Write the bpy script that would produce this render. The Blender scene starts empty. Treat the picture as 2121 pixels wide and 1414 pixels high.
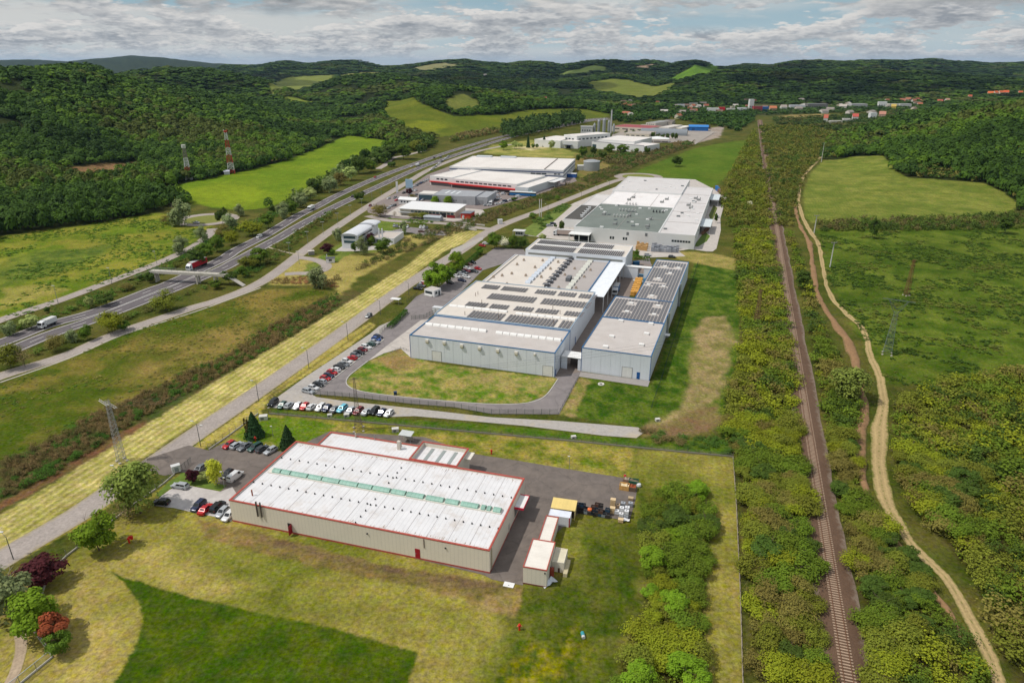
import bpy, bmesh, math, random
import numpy as np
from mathutils import Vector, Matrix
RNG = np.random.default_rng(7)
random.seed(7)
S = bpy.context.scene
COL = S.collection
D = bpy.data
# ---------------------------------------------------------------- camera model (photo 2121 x 1414, 24 mm equivalent lens, 100 m up)
FP, CX, CY, V0, CAMH = 1414.0, 1060.5, 707.0, 131.0, 100.0
PITCH = math.atan((CY - V0) / FP)
CP, SP = math.cos(PITCH), math.sin(PITCH)
def ray(u, v):
 a = (u - CX) / FP; b = (v - CY) / FP
 return a, CP - b * SP, -SP - b * CP
def gp(u, v, z=0.0):
 a, dy, dz = ray(u, v)
 t = (z - CAMH) / dz
 return Vector((a * t, dy * t, z))
def lin(r, g, b, k=0.9):
 f = lambda c: (c / 255 / 12.92) if c <= 10 else ((c / 255 + 0.055) / 1.055) ** 2.4
 return (f(r) * k, f(g) * k, f(b) * k)
# ---------------------------------------------------------------- materials
def mat(name, col, rough=0.8, var=0.10, scale=0.6, metal=0.0, spec=0.3, bump=0.0, stripe=None, cracks=0, dirt=None):
 """Principled with a two-octave tint; stripe=(axis, pitch, depth) cuts sheet seams along an object axis"""
 m = D.materials.new(name); m.use_nodes = True
 nt = m.node_tree; N = nt.nodes; L = nt.links
 p = N['Principled BSDF']; p.inputs['Roughness'].default_value = rough; p.inputs['Metallic'].default_value = metal
 p.inputs['Specular IOR Level'].default_value = spec
 tc = N.new('ShaderNodeTexCoord')
 nz = N.new('ShaderNodeTexNoise'); nz.inputs['Scale'].default_value = scale; nz.inputs['Detail'].default_value = 6; nz.inputs['Roughness'].default_value = 0.65
 L.new(tc.outputs['Object'], nz.inputs['Vector'])
 mr = N.new('ShaderNodeMapRange'); mr.inputs[1].default_value = 0.3; mr.inputs[2].default_value = 0.7
 mr.inputs[3].default_value = 1 - var; mr.inputs[4].default_value = 1 + var
 L.new(nz.outputs['Fac'], mr.inputs[0])
 last = mr.outputs[0]
 if stripe:
  ax, pitch, depth = stripe
  sep = N.new('ShaderNodeSeparateXYZ'); L.new(tc.outputs['Object'], sep.inputs[0])
  md = N.new('ShaderNodeMath'); md.operation = 'PINGPONG'; md.inputs[1].default_value = pitch / 2
  src = sep.outputs['XYZ'.index(ax)] if len(ax) == 1 else None
  if src is None:
   ad = N.new('ShaderNodeMath'); ad.operation = 'ADD'; L.new(sep.outputs[0], ad.inputs[0]); L.new(sep.outputs[1], ad.inputs[1]); src = ad.outputs[0]
  L.new(src, md.inputs[0])
  m2 = N.new('ShaderNodeMapRange'); m2.inputs[1].default_value = 0; m2.inputs[2].default_value = pitch * 0.12
  m2.inputs[3].default_value = 1 - depth; m2.inputs[4].default_value = 1
  L.new(md.outputs[0], m2.inputs[0])
  mm = N.new('ShaderNodeMath'); mm.operation = 'MULTIPLY'; L.new(last, mm.inputs[0]); L.new(m2.outputs[0], mm.inputs[1]); last = mm.outputs[0]
 mx = N.new('ShaderNodeMix'); mx.data_type = 'RGBA'; mx.blend_type = 'MULTIPLY'; mx.inputs[0].default_value = 1
 mx.inputs[6].default_value = (*col[:3], 1)
 L.new(last, mx.inputs[7])
 out = mx.outputs[2]
 if dirt:
  dc, ds, dlo, dhi, damt = dirt
  n3 = N.new('ShaderNodeTexNoise'); n3.inputs['Scale'].default_value = ds; n3.inputs['Detail'].default_value = 8; n3.inputs['Roughness'].default_value = 0.7
  L.new(tc.outputs['Object'], n3.inputs['Vector'])
  m3 = N.new('ShaderNodeMapRange'); m3.inputs[1].default_value = dlo; m3.inputs[2].default_value = dhi; m3.inputs[3].default_value = 0; m3.inputs[4].default_value = damt
  L.new(n3.outputs['Fac'], m3.inputs[0])
  x3 = N.new('ShaderNodeMix'); x3.data_type = 'RGBA'; L.new(m3.outputs[0], x3.inputs[0]); L.new(out, x3.inputs[6]); x3.inputs[7].default_value = (*dc, 1)
  out = x3.outputs[2]
 if cracks:
  vo = N.new('ShaderNodeTexVoronoi'); vo.feature = 'DISTANCE_TO_EDGE'; vo.inputs['Scale'].default_value = cracks
  vs = N.new('ShaderNodeVectorMath'); vs.operation = 'MULTIPLY_ADD'; L.new(nz.outputs['Color'], vs.inputs[0]); vs.inputs[1].default_value = (3, 3, 3); L.new(tc.outputs['Object'], vs.inputs[2]); L.new(vs.outputs[0], vo.inputs['Vector'])
  cm = N.new('ShaderNodeMapRange'); cm.inputs[1].default_value = 0.0; cm.inputs[2].default_value = 0.035; cm.inputs[3].default_value = 0.82; cm.inputs[4].default_value = 1.0; L.new(vo.outputs['Distance'], cm.inputs[0])
  x4 = N.new('ShaderNodeMix'); x4.data_type = 'RGBA'; x4.blend_type = 'MULTIPLY'; x4.inputs[0].default_value = 1; L.new(out, x4.inputs[6]); L.new(cm.outputs[0], x4.inputs[7]); out = x4.outputs[2]
 L.new(out, p.inputs['Base Color'])
 if bump:
  b = N.new('ShaderNodeBump'); b.inputs['Strength'].default_value = bump; b.inputs['Distance'].default_value = 0.05
  L.new(nz.outputs['Fac'], b.inputs['Height']); L.new(b.outputs[0], p.inputs['Normal'])
 return m
_M = {}
def flat(r, g, b, rough=0.6, metal=0.0, var=0.06, scale=1.0, **k):
 key = (r, g, b, rough, metal, var, scale, tuple(sorted(k.items())))
 if key not in _M:
  _M[key] = mat('tone_%d_%d_%d' % (r, g, b), lin(r, g, b), rough, var, scale, metal, **k)
 return _M[key]
# ---------------------------------------------------------------- mesh building
class MB:
 def __init__(s): s.v = []; s.f = []; s.m = []
 def quad(s, a, b, c, d, m=0):
  n = len(s.v); s.v += [tuple(a), tuple(b), tuple(c), tuple(d)]; s.f.append((n, n + 1, n + 2, n + 3)); s.m.append(m)
 def ngon(s, pts, m=0):
  n = len(s.v); s.v += [tuple(p) for p in pts]; s.f.append(tuple(range(n, n + len(pts)))); s.m.append(m)
 def box(s, x0, x1, y0, y1, z0, z1, m=0, top=None, nobot=False):
  if x0 > x1: x0, x1 = x1, x0
  if y0 > y1: y0, y1 = y1, y0
  n = len(s.v)
  s.v += [(x0, y0, z0), (x1, y0, z0), (x1, y1, z0), (x0, y1, z0), (x0, y0, z1), (x1, y0, z1), (x1, y1, z1), (x0, y1, z1)]
  F = [(4, 5, 6, 7), (0, 1, 5, 4), (1, 2, 6, 5), (2, 3, 7, 6), (3, 0, 4, 7)]
  M_ = [m if top is None else top, m, m, m, m]
  if not nobot: F.append((3, 2, 1, 0)); M_.append(m)
  s.f += [tuple(n + i for i in f) for f in F]; s.m += M_
 def prism(s, poly, z0, z1, m=0, top=None, bottom=False):
  n = len(s.v); k = len(poly)
  a = sum(poly[i][0] * poly[(i + 1) % k][1] - poly[(i + 1) % k][0] * poly[i][1] for i in range(k))
  if a < 0: poly = poly[::-1]
  s.v += [(p[0], p[1], z0) for p in poly] + [(p[0], p[1], z1) for p in poly]
  for i in range(k):
   j = (i + 1) % k; s.f.append((n + i, n + j, n + k + j, n + k + i)); s.m.append(m)
  s.f.append(tuple(n + k + i for i in range(k))); s.m.append(m if top is None else top)
  if bottom: s.f.append(tuple(n + k - 1 - i for i in range(k))); s.m.append(m)
 def tube(s, p0, p1, r0, r1=None, k=6, m=0, cap=True):
  p0 = Vector(p0); p1 = Vector(p1); r1 = r0 if r1 is None else r1
  d = (p1 - p0).normalized(); a = d.orthogonal().normalized(); b = d.cross(a)
  n = len(s.v)
  for i in range(k):
   t = 2 * math.pi * i / k; w = a * math.cos(t) + b * math.sin(t)
   s.v.append(tuple(p0 + w * r0)); s.v.append(tuple(p1 + w * r1))
  for i in range(k):
   j = (i + 1) % k; s.f.append((n + 2 * i, n + 2 * j, n + 2 * j + 1, n + 2 * i + 1)); s.m.append(m)
  if cap:
   s.f.append(tuple(n + 2 * i + 1 for i in range(k))); s.m.append(m)
   s.f.append(tuple(n + 2 * (k - 1 - i) for i in range(k))); s.m.append(m)
 def bar(s, p0, p1, w, m=0): s.tube(p0, p1, w * 0.7, k=4, m=m)
 def lathe(s, prof, k=16, m=0, c=(0, 0)):
  n = len(s.v)
  for r, z in prof:
   for i in range(k):
    t = 2 * math.pi * i / k; s.v.append((c[0] + r * math.cos(t), c[1] + r * math.sin(t), z))
  for q in range(len(prof) - 1):
   for i in range(k):
    j = (i + 1) % k; s.f.append((n + q * k + i, n + q * k + j, n + (q + 1) * k + j, n + (q + 1) * k + i)); s.m.append(m)
  s.f.append(tuple(n + (len(prof) - 1) * k + i for i in range(k))); s.m.append(m)
 def build(s, name, mats, parent=None, loc=None, rz=0.0, smooth=False):
  me = D.meshes.new(name); me.from_pydata(s.v, [], s.f)
  mats = mats if isinstance(mats, (list, tuple)) else [mats]
  for m in mats: me.materials.append(m)
  if len(mats) > 1: me.polygons.foreach_set('material_index', s.m)
  if smooth: me.polygons.foreach_set('use_smooth', [True] * len(s.f))
  me.update()
  o = D.objects.new(name, me); COL.objects.link(o)
  if parent is not None: o.parent = parent
  if loc is not None: o.location = loc
  o.rotation_euler = (0, 0, rz)
  return o
def tag(o, label=None, cat=None, group=None, kind=None):
 if label: o['label'] = label
 if cat: o['category'] = cat
 if group: o['group'] = group
 if kind: o['kind'] = kind
 return o
def thing(name, loc, rz, label, cat, group=None):
 o = D.objects.new(name, None); COL.objects.link(o); o.location = loc; o.rotation_euler = (0, 0, rz)
 o.empty_display_size = 0.5
 return tag(o, label, cat, group)
def np_mesh(name, verts, quads, mats, cols=None, mi=None, smooth=False, tri=False):
 """big mesh straight from numpy arrays; cols: per-vertex RGB"""
 me = D.meshes.new(name); nv = len(verts); nf = len(quads); k = 3 if tri else 4
 me.vertices.add(nv); me.vertices.foreach_set('co', np.ascontiguousarray(verts, dtype=np.float32).ravel())
 me.loops.add(nf * k); me.loops.foreach_set('vertex_index', np.ascontiguousarray(quads, dtype=np.int32).ravel())
 me.polygons.add(nf); me.polygons.foreach_set('loop_start', np.arange(0, nf * k, k, dtype=np.int32))
 try: me.polygons.foreach_set('loop_total', np.full(nf, k, dtype=np.int32))
 except Exception: pass
 if smooth: me.polygons.foreach_set('use_smooth', np.ones(nf, dtype=bool))
 for m in mats if isinstance(mats, (list, tuple)) else [mats]: me.materials.append(m)
 if mi is not None: me.polygons.foreach_set('material_index', np.asarray(mi, dtype=np.int32))
 me.update(calc_edges=True)
 if cols is not None:
  at = me.color_attributes.new('Col', 'FLOAT_COLOR', 'POINT')
  c4 = np.ones((nv, 4), dtype=np.float32); c4[:, :cols.shape[1]] = cols
  at.data.foreach_set('color', c4.ravel())
 return me
def link_me(name, me, parent=None, loc=None):
 o = D.objects.new(name, me); COL.objects.link(o)
 if parent is not None: o.parent = parent
 if loc is not None: o.location = loc
 return o
# ---------------------------------------------------------------- numpy noise
def _hash(ix, iy, seed):
 h = (ix.astype(np.int64) * 374761393 + iy.astype(np.int64) * 668265263 + seed * 1442695041) & 0x7fffffff
 h = ((h ^ (h >> 13)) * 1274126177) & 0x7fffffff
 return ((h ^ (h >> 16)) & 0xffff) / 65535.0
def vnoise(x, y, seed=0):
 ix = np.floor(x); iy = np.floor(y); fx = x - ix; fy = y - iy
 fx = fx * fx * (3 - 2 * fx); fy = fy * fy * (3 - 2 * fy)
 a = _hash(ix, iy, seed); b = _hash(ix + 1, iy, seed); c = _hash(ix, iy + 1, seed); d = _hash(ix + 1, iy + 1, seed)
 return (a * (1 - fx) + b * fx) * (1 - fy) + (c * (1 - fx) + d * fx) * fy
def fbm(x, y, seed=0, oct=4, rough=0.55):
 t = 0; w = 1; s = 0
 for i in range(oct):
  t = t + w * vnoise(x * 2 ** i + 17.3 * i, y * 2 ** i - 9.1 * i, seed + i); s += w; w *= rough
 return t / s
def sstep(a, b, x):
 t = np.clip((x - a) / (b - a), 0, 1); return t * t * (3 - 2 * t)
EXPOSURE = -0.14
CLOUD_LO, CLOUD_GAIN = 0.478, 9.0
HAZE = 2.0e-5
# ---------------------------------------------------------------- terrain: valley floor at 0, hills as ridge layers
def _dep(v): return PITCH + math.atan((v - CY) / FP)
HILLS = [
 (560, 700, 11, [(-900,160,800),(-300,150,950),(0,140,1050),(70,136,1100),(150,131,1150),(200,134,1200),(240,148,1250),(320,166,1280),(400,184,1300),(500,202,1300),(560,224,1300),(640,268,1280)]),
 (420, 600, 10, [(250,150,1950),(330,138,2000),(400,138,2000),(480,150,2000),(560,164,2000),(600,184,1950),(650,215,1900)]),
 (620, 700, 10, [(560,215,2050),(620,192,2100),(700,160,2200),(760,151,2250),(800,149,2250),(850,155,2200),(900,166,2150),(960,188,2050),(1010,205,2000)]),
 (480, 500, 6, [(740,240,1350),(800,214,1420),(850,200,1480),(900,184,1520),(950,183,1550),(1020,190,1550),(1100,204,1550),(1180,216,1500),(1260,232,1450),(1330,250,1400)]),
 (2500, 3000, 12, [(-900,122,9000),(0,123,9000),(60,121,9000),(140,126,9000),(170,122,9000),(270,113.5,9000),(340,117.5,9000),(440,130,9000),(520,133,9000)]),
 (1300, 2000, 14, [(470,131,4800),(540,131,4600),(590,124,4500),(640,128,4500),(700,122.5,4500),(740,123.5,4500),(790,134,4400),(850,131,4400),(900,123,4400),(960,119,4300),(1000,126,4300),(1050,129,4400),(1090,122,4400),(1130,124,4400),(1160,132,4500),(1230,122,4200),(1270,120,4200),(1300,123.5,4200),(1350,122,4200),(1390,128,4100),(1440,120,3700),(1490,133.5,3700),(1530,136,3800),(1560,139,3800)]),
 (900, 900, 12, [(840,160,2900),(900,150,3000),(960,146,3000),(1050,158,3000),(1130,165,3000),(1200,157,3100),(1265,149,3100),(1330,158,3000),(1400,168,2900),(1440,180,2800)]),
 (1400, 2000, 14, [(1540,138,4000),(1600,132,4000),(1650,122,4000),(1700,120,4000),(1750,124,4000),(1810,121,4100),(1880,121,4500),(1930,117.5,4600),(1980,124,4700),(2040,126.5,4700),(2121,125.5,4700),(2500,124,4700),(3000,124,4700)]),
 (760, 900, 12, [(1330,190,2350),(1385,166,2550),(1420,152,2600),(1500,138.5,2650),(1560,138,2650),(1650,140,2650),(1750,144,2650),(1900,141,2600),(2000,150,2500),(2121,158,2450),(2500,155,2400),(3000,155,2400)]),
 (470, 700, 10, [(1700,292,960),(1740,282,960),(1800,268,960),(1900,246,960),(2000,226,960),(2121,204,960),(2300,186,930),(2600,170,900),(3200,160,800)]),
]
_LAY = []
for wf, wb, th, pts in HILLS:
 T = []; Y = []; Z = []
 for u, v, y in pts:
  z = max(0.0, CAMH - y * math.tan(_dep(v)) - th)
  t = (u - CX) / FP * (y * CP + (CAMH - z) * SP) / y
  T.append(t); Y.append(y); Z.append(z)
 dT = 0.05
 _LAY.append((wf, wb, np.array([T[0] - dT] + T + [T[-1] + dT]), np.array([Y[0]] + Y + [Y[-1]]), np.array([0.0] + Z + [0.0])))
def H(x, y):
 x = np.asarray(x, float); y = np.asarray(y, float)
 yy = np.maximum(y, 1.0); t = x / yy
 acc = 0.0
 for wf, wb, T, Y, Z in _LAY:
  yc = np.interp(t, T, Y); zc = np.interp(t, T, Z)
  d = y - yc
  g = np.where(d < 0, sstep(-wf, 0, d), 1 - sstep(0, wb, d))
  acc = acc + (zc * g) ** 3
 h = np.cbrt(acc)
 rel = (fbm(x / 160, y / 160, 5, 3) - 0.5) * 2
 return np.maximum(h + rel * np.minimum(h * 0.18, 9.0), 0) * (y > 60)
def H1(x, y): return float(H(np.array([x]), np.array([y]))[0])
_TT = np.concatenate([np.linspace(60, 800, 380), np.geomspace(802, 15000, 900)])
def gpt(u, v):
 """point of the terrain seen at a photo pixel"""
 a, dy, dz = ray(u, v)
 t = _TT / math.hypot(a, dy)
 xs = a * t; ys = dy * t; zs = CAMH + dz * t
 hs = H(xs, ys)
 below = np.nonzero(zs <= hs)[0]
 if len(below) == 0: i = len(t) - 1; return Vector((xs[i], ys[i], hs[i]))
 i = below[0]
 if i == 0: return Vector((xs[0], ys[0], hs[0]))
 d0 = zs[i - 1] - hs[i - 1]; d1 = hs[i] - zs[i]; k = d0 / (d0 + d1 + 1e-9)
 x = xs[i - 1] + (xs[i] - xs[i - 1]) * k; y = ys[i - 1] + (ys[i] - ys[i - 1]) * k
 return Vector((x, y, H1(x, y)))
def wpoly(px): return np.array([gpt(u, v)[:2] for u, v in px])
def inpoly(x, y, P):
 r = np.zeros(x.shape, bool); n = len(P); j = n - 1
 for i in range(n):
  xi, yi = P[i]; xj, yj = P[j]
  c = ((yi > y) != (yj > y))
  with np.errstate(divide='ignore', invalid='ignore'):
   r ^= c & (x < (xj - xi) * (y - yi) / (yj - yi + 1e-12) + xi)
  j = i
 return r
def sdf(x, y, P):
 """signed distance, negative inside"""
 d = np.full(x.shape, 1e18); n = len(P)
 for i in range(n):
  ax, ay = P[i]; bx, by = P[(i + 1) % n]
  ex, ey = bx - ax, by - ay; L2 = ex * ex + ey * ey + 1e-12
  k = np.clip(((x - ax) * ex + (y - ay) * ey) / L2, 0, 1)
  d = np.minimum(d, (x - ax - k * ex) ** 2 + (y - ay - k * ey) ** 2)
 d = np.sqrt(d)
 return np.where(inpoly(x, y, P), -d, d)
# ---------------------------------------------------------------- ground regions (photo outlines carried onto the terrain)
G_OLIVE=(112,112,48); G_TAN=(150,135,78); G_GREEN=(84,108,34); G_DARK=(48,66,24); G_BRIGHT=(126,146,38)
REG = [
 ([(-700,1500),(-700,760),(-300,620),(0,492),(100,476),(180,466),(260,452),(330,441),(345,428),(420,420),(520,426),(560,432),(620,402),(700,364),(760,330),(840,292),(900,286),(1060,250),(1260,238),(1400,225),(1560,215),(1900,222),(2000,225),(1720,290),(1700,330),(2121,440),(2600,560),(2600,1600)], (70,80,24),(96,92,40), 9, 25, 10),
 ([(-500,720),(-200,560),(0,492),(100,476),(180,466),(260,452),(330,441),(400,452),(440,470),(410,500),(310,553),(120,630),(0,668),(-300,760)], (96,116,20),(136,132,46), 14, 4, 4),
 ([(0,560),(60,520),(150,515),(250,500),(200,540),(90,570),(0,600)], (70,92,28),(110,122,40), 6, 8, 8),
 ([(0,600),(110,585),(150,600),(60,625),(0,640)], (156,146,70),(140,136,60), 6, 5, 4),
 ([(300,400),(360,385),(420,372),(480,360),(540,347),(600,330),(650,311),(690,293),(720,280),(770,287),(822,294),(790,312),(750,333),(700,362),(650,388),(600,412),(560,430),(500,436),(440,430),(380,415)], (96,122,8),(112,132,18), 26, 3, 2),
 ([(380,395),(460,380),(520,385),(560,400),(520,425),(440,428),(390,412)], (128,146,14),(118,136,18), 20, 16, 8),  # sunlit spot in the field, painted as a brighter yellow green
 ([(115,352),(160,345),(240,338),(290,330),(300,345),(250,372),(190,378),(140,370)], (140,106,72),(120,96,60), 10, 5, 6),
 ([(545,330),(575,322),(580,330),(550,336)], (150,112,80),(150,112,80), 6, 3, 2),
 ([(775,217),(800,210),(830,208),(870,214),(905,228),(940,241),(1000,238),(1040,239),(1100,228),(1160,226),(1210,226),(1265,236),(1250,246),(1180,256),(1110,262),(1040,262),(950,280),(910,284),(880,283),(850,276),(820,258),(800,240)], (86,100,22),(104,110,30), 40, 4, 4),
 ([(830,262),(870,250),(900,252),(930,262),(900,272),(860,272)], (124,130,22),(112,120,26), 30, 18, 8),
 ([(930,225),(920,205),(960,195),(985,205),(1000,225),(960,235)], (112,116,50),(100,108,44), 20, 6, 6),
 ([(562,170),(600,160),(660,156),(700,155),(690,166),(640,180),(600,190),(575,200),(560,200)], (118,126,54),(122,130,60), 40, 8, 5),
 ([(580,205),(610,200),(660,210),(640,215),(600,215)], (120,132,48),(120,132,48), 40, 6, 4),
 ([(700,157),(760,150),(792,150),(770,156),(720,160)], (150,150,84),(140,142,76), 40, 6, 4),
 ([(850,143),(880,136),(920,130),(945,132),(952,137),(900,146),(880,147)], (136,132,92),(128,126,84), 60, 8, 5),
 ([(1150,150),(1190,143),(1225,136),(1255,139),(1265,150),(1210,152)], (112,128,62),(112,128,62), 60, 8, 5),
 ([(1310,140),(1340,134),(1370,134),(1340,142)], (150,128,106),(150,128,106), 60, 8, 5),
 ([(1215,170),(1300,165),(1400,170),(1385,190),(1350,205),(1290,200),(1240,190)], (116,122,52),(106,116,44), 40, 8, 5),
 ([(1385,162),(1420,147),(1460,139),(1500,138),(1480,150),(1420,162),(1400,170)], (96,130,30),(84,116,28), 40, 14, 10),  # sunlit plantation on the far slope, its light painted as brighter ground
 ([(1600,243),(1640,238),(1720,236),(1700,243),(1620,250)], (150,128,80),(140,124,72), 30, 6, 5),
 ([(1666,446),(1664,400),(1678,360),(1706,332),(1760,325),(1828,322),(1842,336),(1856,354),(1880,368),(1960,373),(2040,380),(2080,398),(2112,425),(2090,440),(2040,452),(1960,460),(1880,462),(1800,462),(1720,462),(1680,462)], (98,112,38),(124,128,54), 12, 2, 1.5),
 ([(1690,475),(1800,470),(2000,470),(2200,462),(2700,520),(2700,900),(2121,770),(1960,790),(1860,800),(1822,780),(1800,720),(1770,670),(1730,620),(1712,560)], (64,86,12),(96,110,32), 9, 5, 4),
 ([(1310,358),(1380,330),(1440,307),(1500,296),(1548,290),(1540,330),(1500,372),(1470,392),(1420,388),(1300,366)], (78,104,18),(92,110,28), 24, 4, 3),
 ([(640,600),(800,540),(900,500),(960,478),(1060,440),(1200,395),(1300,352),(1440,300),(1420,290),(1300,330),(1200,370),(1100,410),(1000,442),(930,462),(860,485),(760,540),(690,590)], (104,88,54),(88,92,40), 8, 3, 3),
 ([(-200,1070),(0,955),(60,930),(138,895),(162,880),(190,858),(240,841),(313,808),(391,768),(475,735),(536,690),(614,646),(700,607),(760,600),(720,640),(560,725),(420,805),(290,885),(130,985),(0,1062),(-200,1190)], (92,80,46),(70,84,34), 5, 2, 2),
 ([(-200,1168),(0,1040),(130,966),(250,893),(300,872),(310,880),(140,980),(0,1058),(-200,1186)], (120,84,56),(104,86,50), 4, 1.2, 1),
 ([(-300,940),(0,795),(140,742),(250,694),(400,644),(480,622),(560,600),(640,596),(700,607),(614,646),(536,690),(475,735),(391,768),(313,808),(240,841),(190,858),(162,880),(138,895),(60,930),(0,955),(-300,1110)], (74,90,14),(130,114,52), 16, 2.5, 3),
 ([(260,760),(420,700),(560,640),(640,620),(560,700),(420,780),(300,820)], (134,116,58),(92,94,30), 10, 12, 8),
 ([(-300,1270),(0,1066),(130,988),(290,888),(420,806),(560,722),(700,640),(780,588),(850,545),(905,500),(940,478),(1000,478),(985,495),(920,520),(870,560),(815,607),(700,681),(560,780),(470,840),(370,898),(250,985),(150,1050),(0,1150),(-300,1350)], (160,152,84),(190,174,112), 4, 1.0, 0.8),
 ([(560,720),(640,650),(700,600),(640,590),(560,590),(560,577),(610,540),(660,530),(690,520),(740,530),(790,520),(830,490),(900,478),(930,480),(870,505),(800,545),(740,575),(720,600)], (150,140,70),(164,148,82), 8, 3, 2),
 ([(690,520),(740,525),(790,522),(830,495),(800,480),(760,500),(700,515)], (96,116,40),(120,124,54), 6, 4, 3),
 ([(-100,1240),(0,1182),(160,1092),(251,1028),(330,975),(395,925),(420,930),(476,902),(540,856),(560,824),(630,780),(700,735),(760,690),(778,672),(765,668),(700,706),(570,806),(435,900),(360,955),(251,1018),(150,1090),(0,1174),(-100,1230)], (176,160,84),(160,146,68), 3, 0.8, 0.6),
 ([(560,815),(660,748),(750,685),(768,672),(772,675),(700,724),(600,794),(540,838)], (110,102,48),(128,120,56), 3, 0.8, 0.6),
 ([(-300,1700),(42,1420),(109,1362),(70,1305),(95,1200),(138,1153),(276,1047),(363,981),(432,932),(476,902),(535,858),(560,858),(860,885),(1038,901),(1180,914),(1400,936),(1518,947),(1527,1045),(1534,1227),(1541,1414),(1560,1700)], (150,138,66),(112,116,40), 22, 0.5, 0.3),
 ([(70,1305),(109,1362),(42,1420),(-200,1600),(-300,1400),(-40,1200),(60,1180)], (166,150,76),(120,120,50), 4, 1, 1),
 ([(535,858),(860,885),(1038,901),(1180,914),(1320,930),(1300,975),(1180,965),(1000,935),(860,905),(720,888),(660,905),(600,930),(560,905),(500,915)], (92,108,22),(156,140,66), 4, 1.5, 1.5),
 ([(480,905),(540,862),(640,870),(700,880),(660,905),(600,935),(560,915),(520,920)], (86,114,18),(106,122,32), 3, 1.5, 1.2),
 ([(1060,1260),(1090,1212),(1180,1190),(1230,1080),(1310,1085),(1330,1000),(1360,1010),(1340,1180),(1320,1300),(1270,1414),(1240,1600),(1010,1600),(1040,1330)], (62,80,12),(96,100,34), 6, 5, 4),
 ([(1030,1400),(1080,1340),(1140,1330),(1200,1290),(1230,1340),(1180,1414),(1170,1500),(1040,1500)], (132,124,22),(70,86,16), 2.0, 5, 4),
 ([(70,1320),(150,1190),(260,1140),(420,1160),(520,1210),(440,1240),(300,1205),(225,1200),(285,1260),(285,1330),(240,1420),(120,1500),(60,1450)], (170,152,82),(150,138,68), 8, 12, 6),
 ([(225,1183),(269,1198),(349,1223),(418,1242),(560,1273),(700,1303),(780,1326),(867,1351),(845,1420),(800,1600),(150,1600),(233,1420),(254,1383),(287,1325),(296,1274),(287,1245),(269,1220),(247,1198)], (60,84,6),(82,96,14), 5, 0.6, 0.4),
 ([(410,1075),(440,1082),(480,1088),(600,1122),(760,1160),(900,1190),(1020,1202),(1080,1212),(1082,1250),(1060,1280),(960,1240),(860,1215),(780,1196),(690,1180),(600,1163),(490,1130),(430,1112)], (140,116,68),(112,102,52), 3, 1.5, 1.5),
 ([(480,1090),(620,1128),(780,1166),(1000,1204),(1060,1220),(980,1222),(800,1185),(640,1150),(520,1115)], (112,92,66),(122,106,60), 2.5, 1.5, 1.2),
 ([(1000,1235),(1050,1225),(1075,1240),(1050,1270),(990,1262)], (160,134,84),(130,116,62), 2, 1.5, 1.5),
 ([(1156,785),(1128,821),(1089,835),(1018,837),(912,829.5),(806,819),(746,810),(723,801),(717,791),(725,777),(762,748),(795,732),(830,722),(850,738),(900,752),(1000,765),(1149,782)], (82,114,16),(158,142,80), 3.2, 0.6, 0.3),
 ([(780,742),(830,722),(850,742),(880,752),(840,765),(800,760)], (150,122,76),(130,118,66), 3, 2, 1.5),
 ([(960,775),(1060,775),(1150,788),(1130,810),(1060,800),(980,795)], (156,140,84),(120,130,52), 2.4, 2, 2),
 ([(1199,780),(1342,801),(1350,789),(1400,660),(1440,540),(1520,540),(1540,600),(1530,700),(1540,800),(1500,890),(1340,888),(1155,858)], (52,82,10),(96,112,34), 3.5, 1, 1),
 ([(1155,858),(1199,780),(1225,786),(1200,830),(1190,862)], (160,136,88),(120,124,52), 2.5, 1.5, 1.2),
 ([(1452,660),(1500,652),(1522,690),(1512,760),(1480,830),(1440,872),(1380,890),(1335,896),(1340,880),(1400,850),(1420,800),(1430,730)], (156,136,92),(120,116,60), 3.5, 3, 3),
 ([(1335,886),(1380,876),(1430,850),(1480,840),(1500,880),(1430,905),(1335,908)], (126,98,70),(120,108,62), 4, 3, 2),
 ([(560,848),(700,860),(820,866),(1089,885),(1300,908),(1500,910),(1518,942),(1400,932),(1180,910),(860,881),(560,853)], (66,98,12),(94,108,30), 4, 1, 1),
 ([(1400,520),(1482,525),(1540,540),(1520,560),(1440,545),(1400,535)], (156,140,78),(130,126,60), 4, 3, 2),
 ([(1020,300),(1100,290),(1200,318),(1190,328),(1100,326),(1000,318)], (160,150,82),(120,128,54), 14, 4, 4),
 ([(1055,306),(1110,301),(1140,305),(1100,312)], (190,178,130),(180,168,120), 14, 3, 2),
 ([(1190,318),(1240,330),(1270,345),(1210,372),(1190,360)], (140,118,70),(110,112,50), 8, 4, 3),
 ([(620,580),(740,520),(860,450),(940,395),(985,365),(850,430),(760,470),(640,545)], (96,116,40),(110,120,48), 6, 2, 2),
 ([(1390,290),(1440,268),(1500,262),(1490,285),(1430,300)], (150,134,120),(160,150,140), 10, 4, 4),
 ([(1400,228),(1560,212),(1780,208),(1960,212),(1960,225),(1780,228),(1600,240),(1450,240)], (62,72,30),(96,92,60), 30, 10, 8),
]
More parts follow.
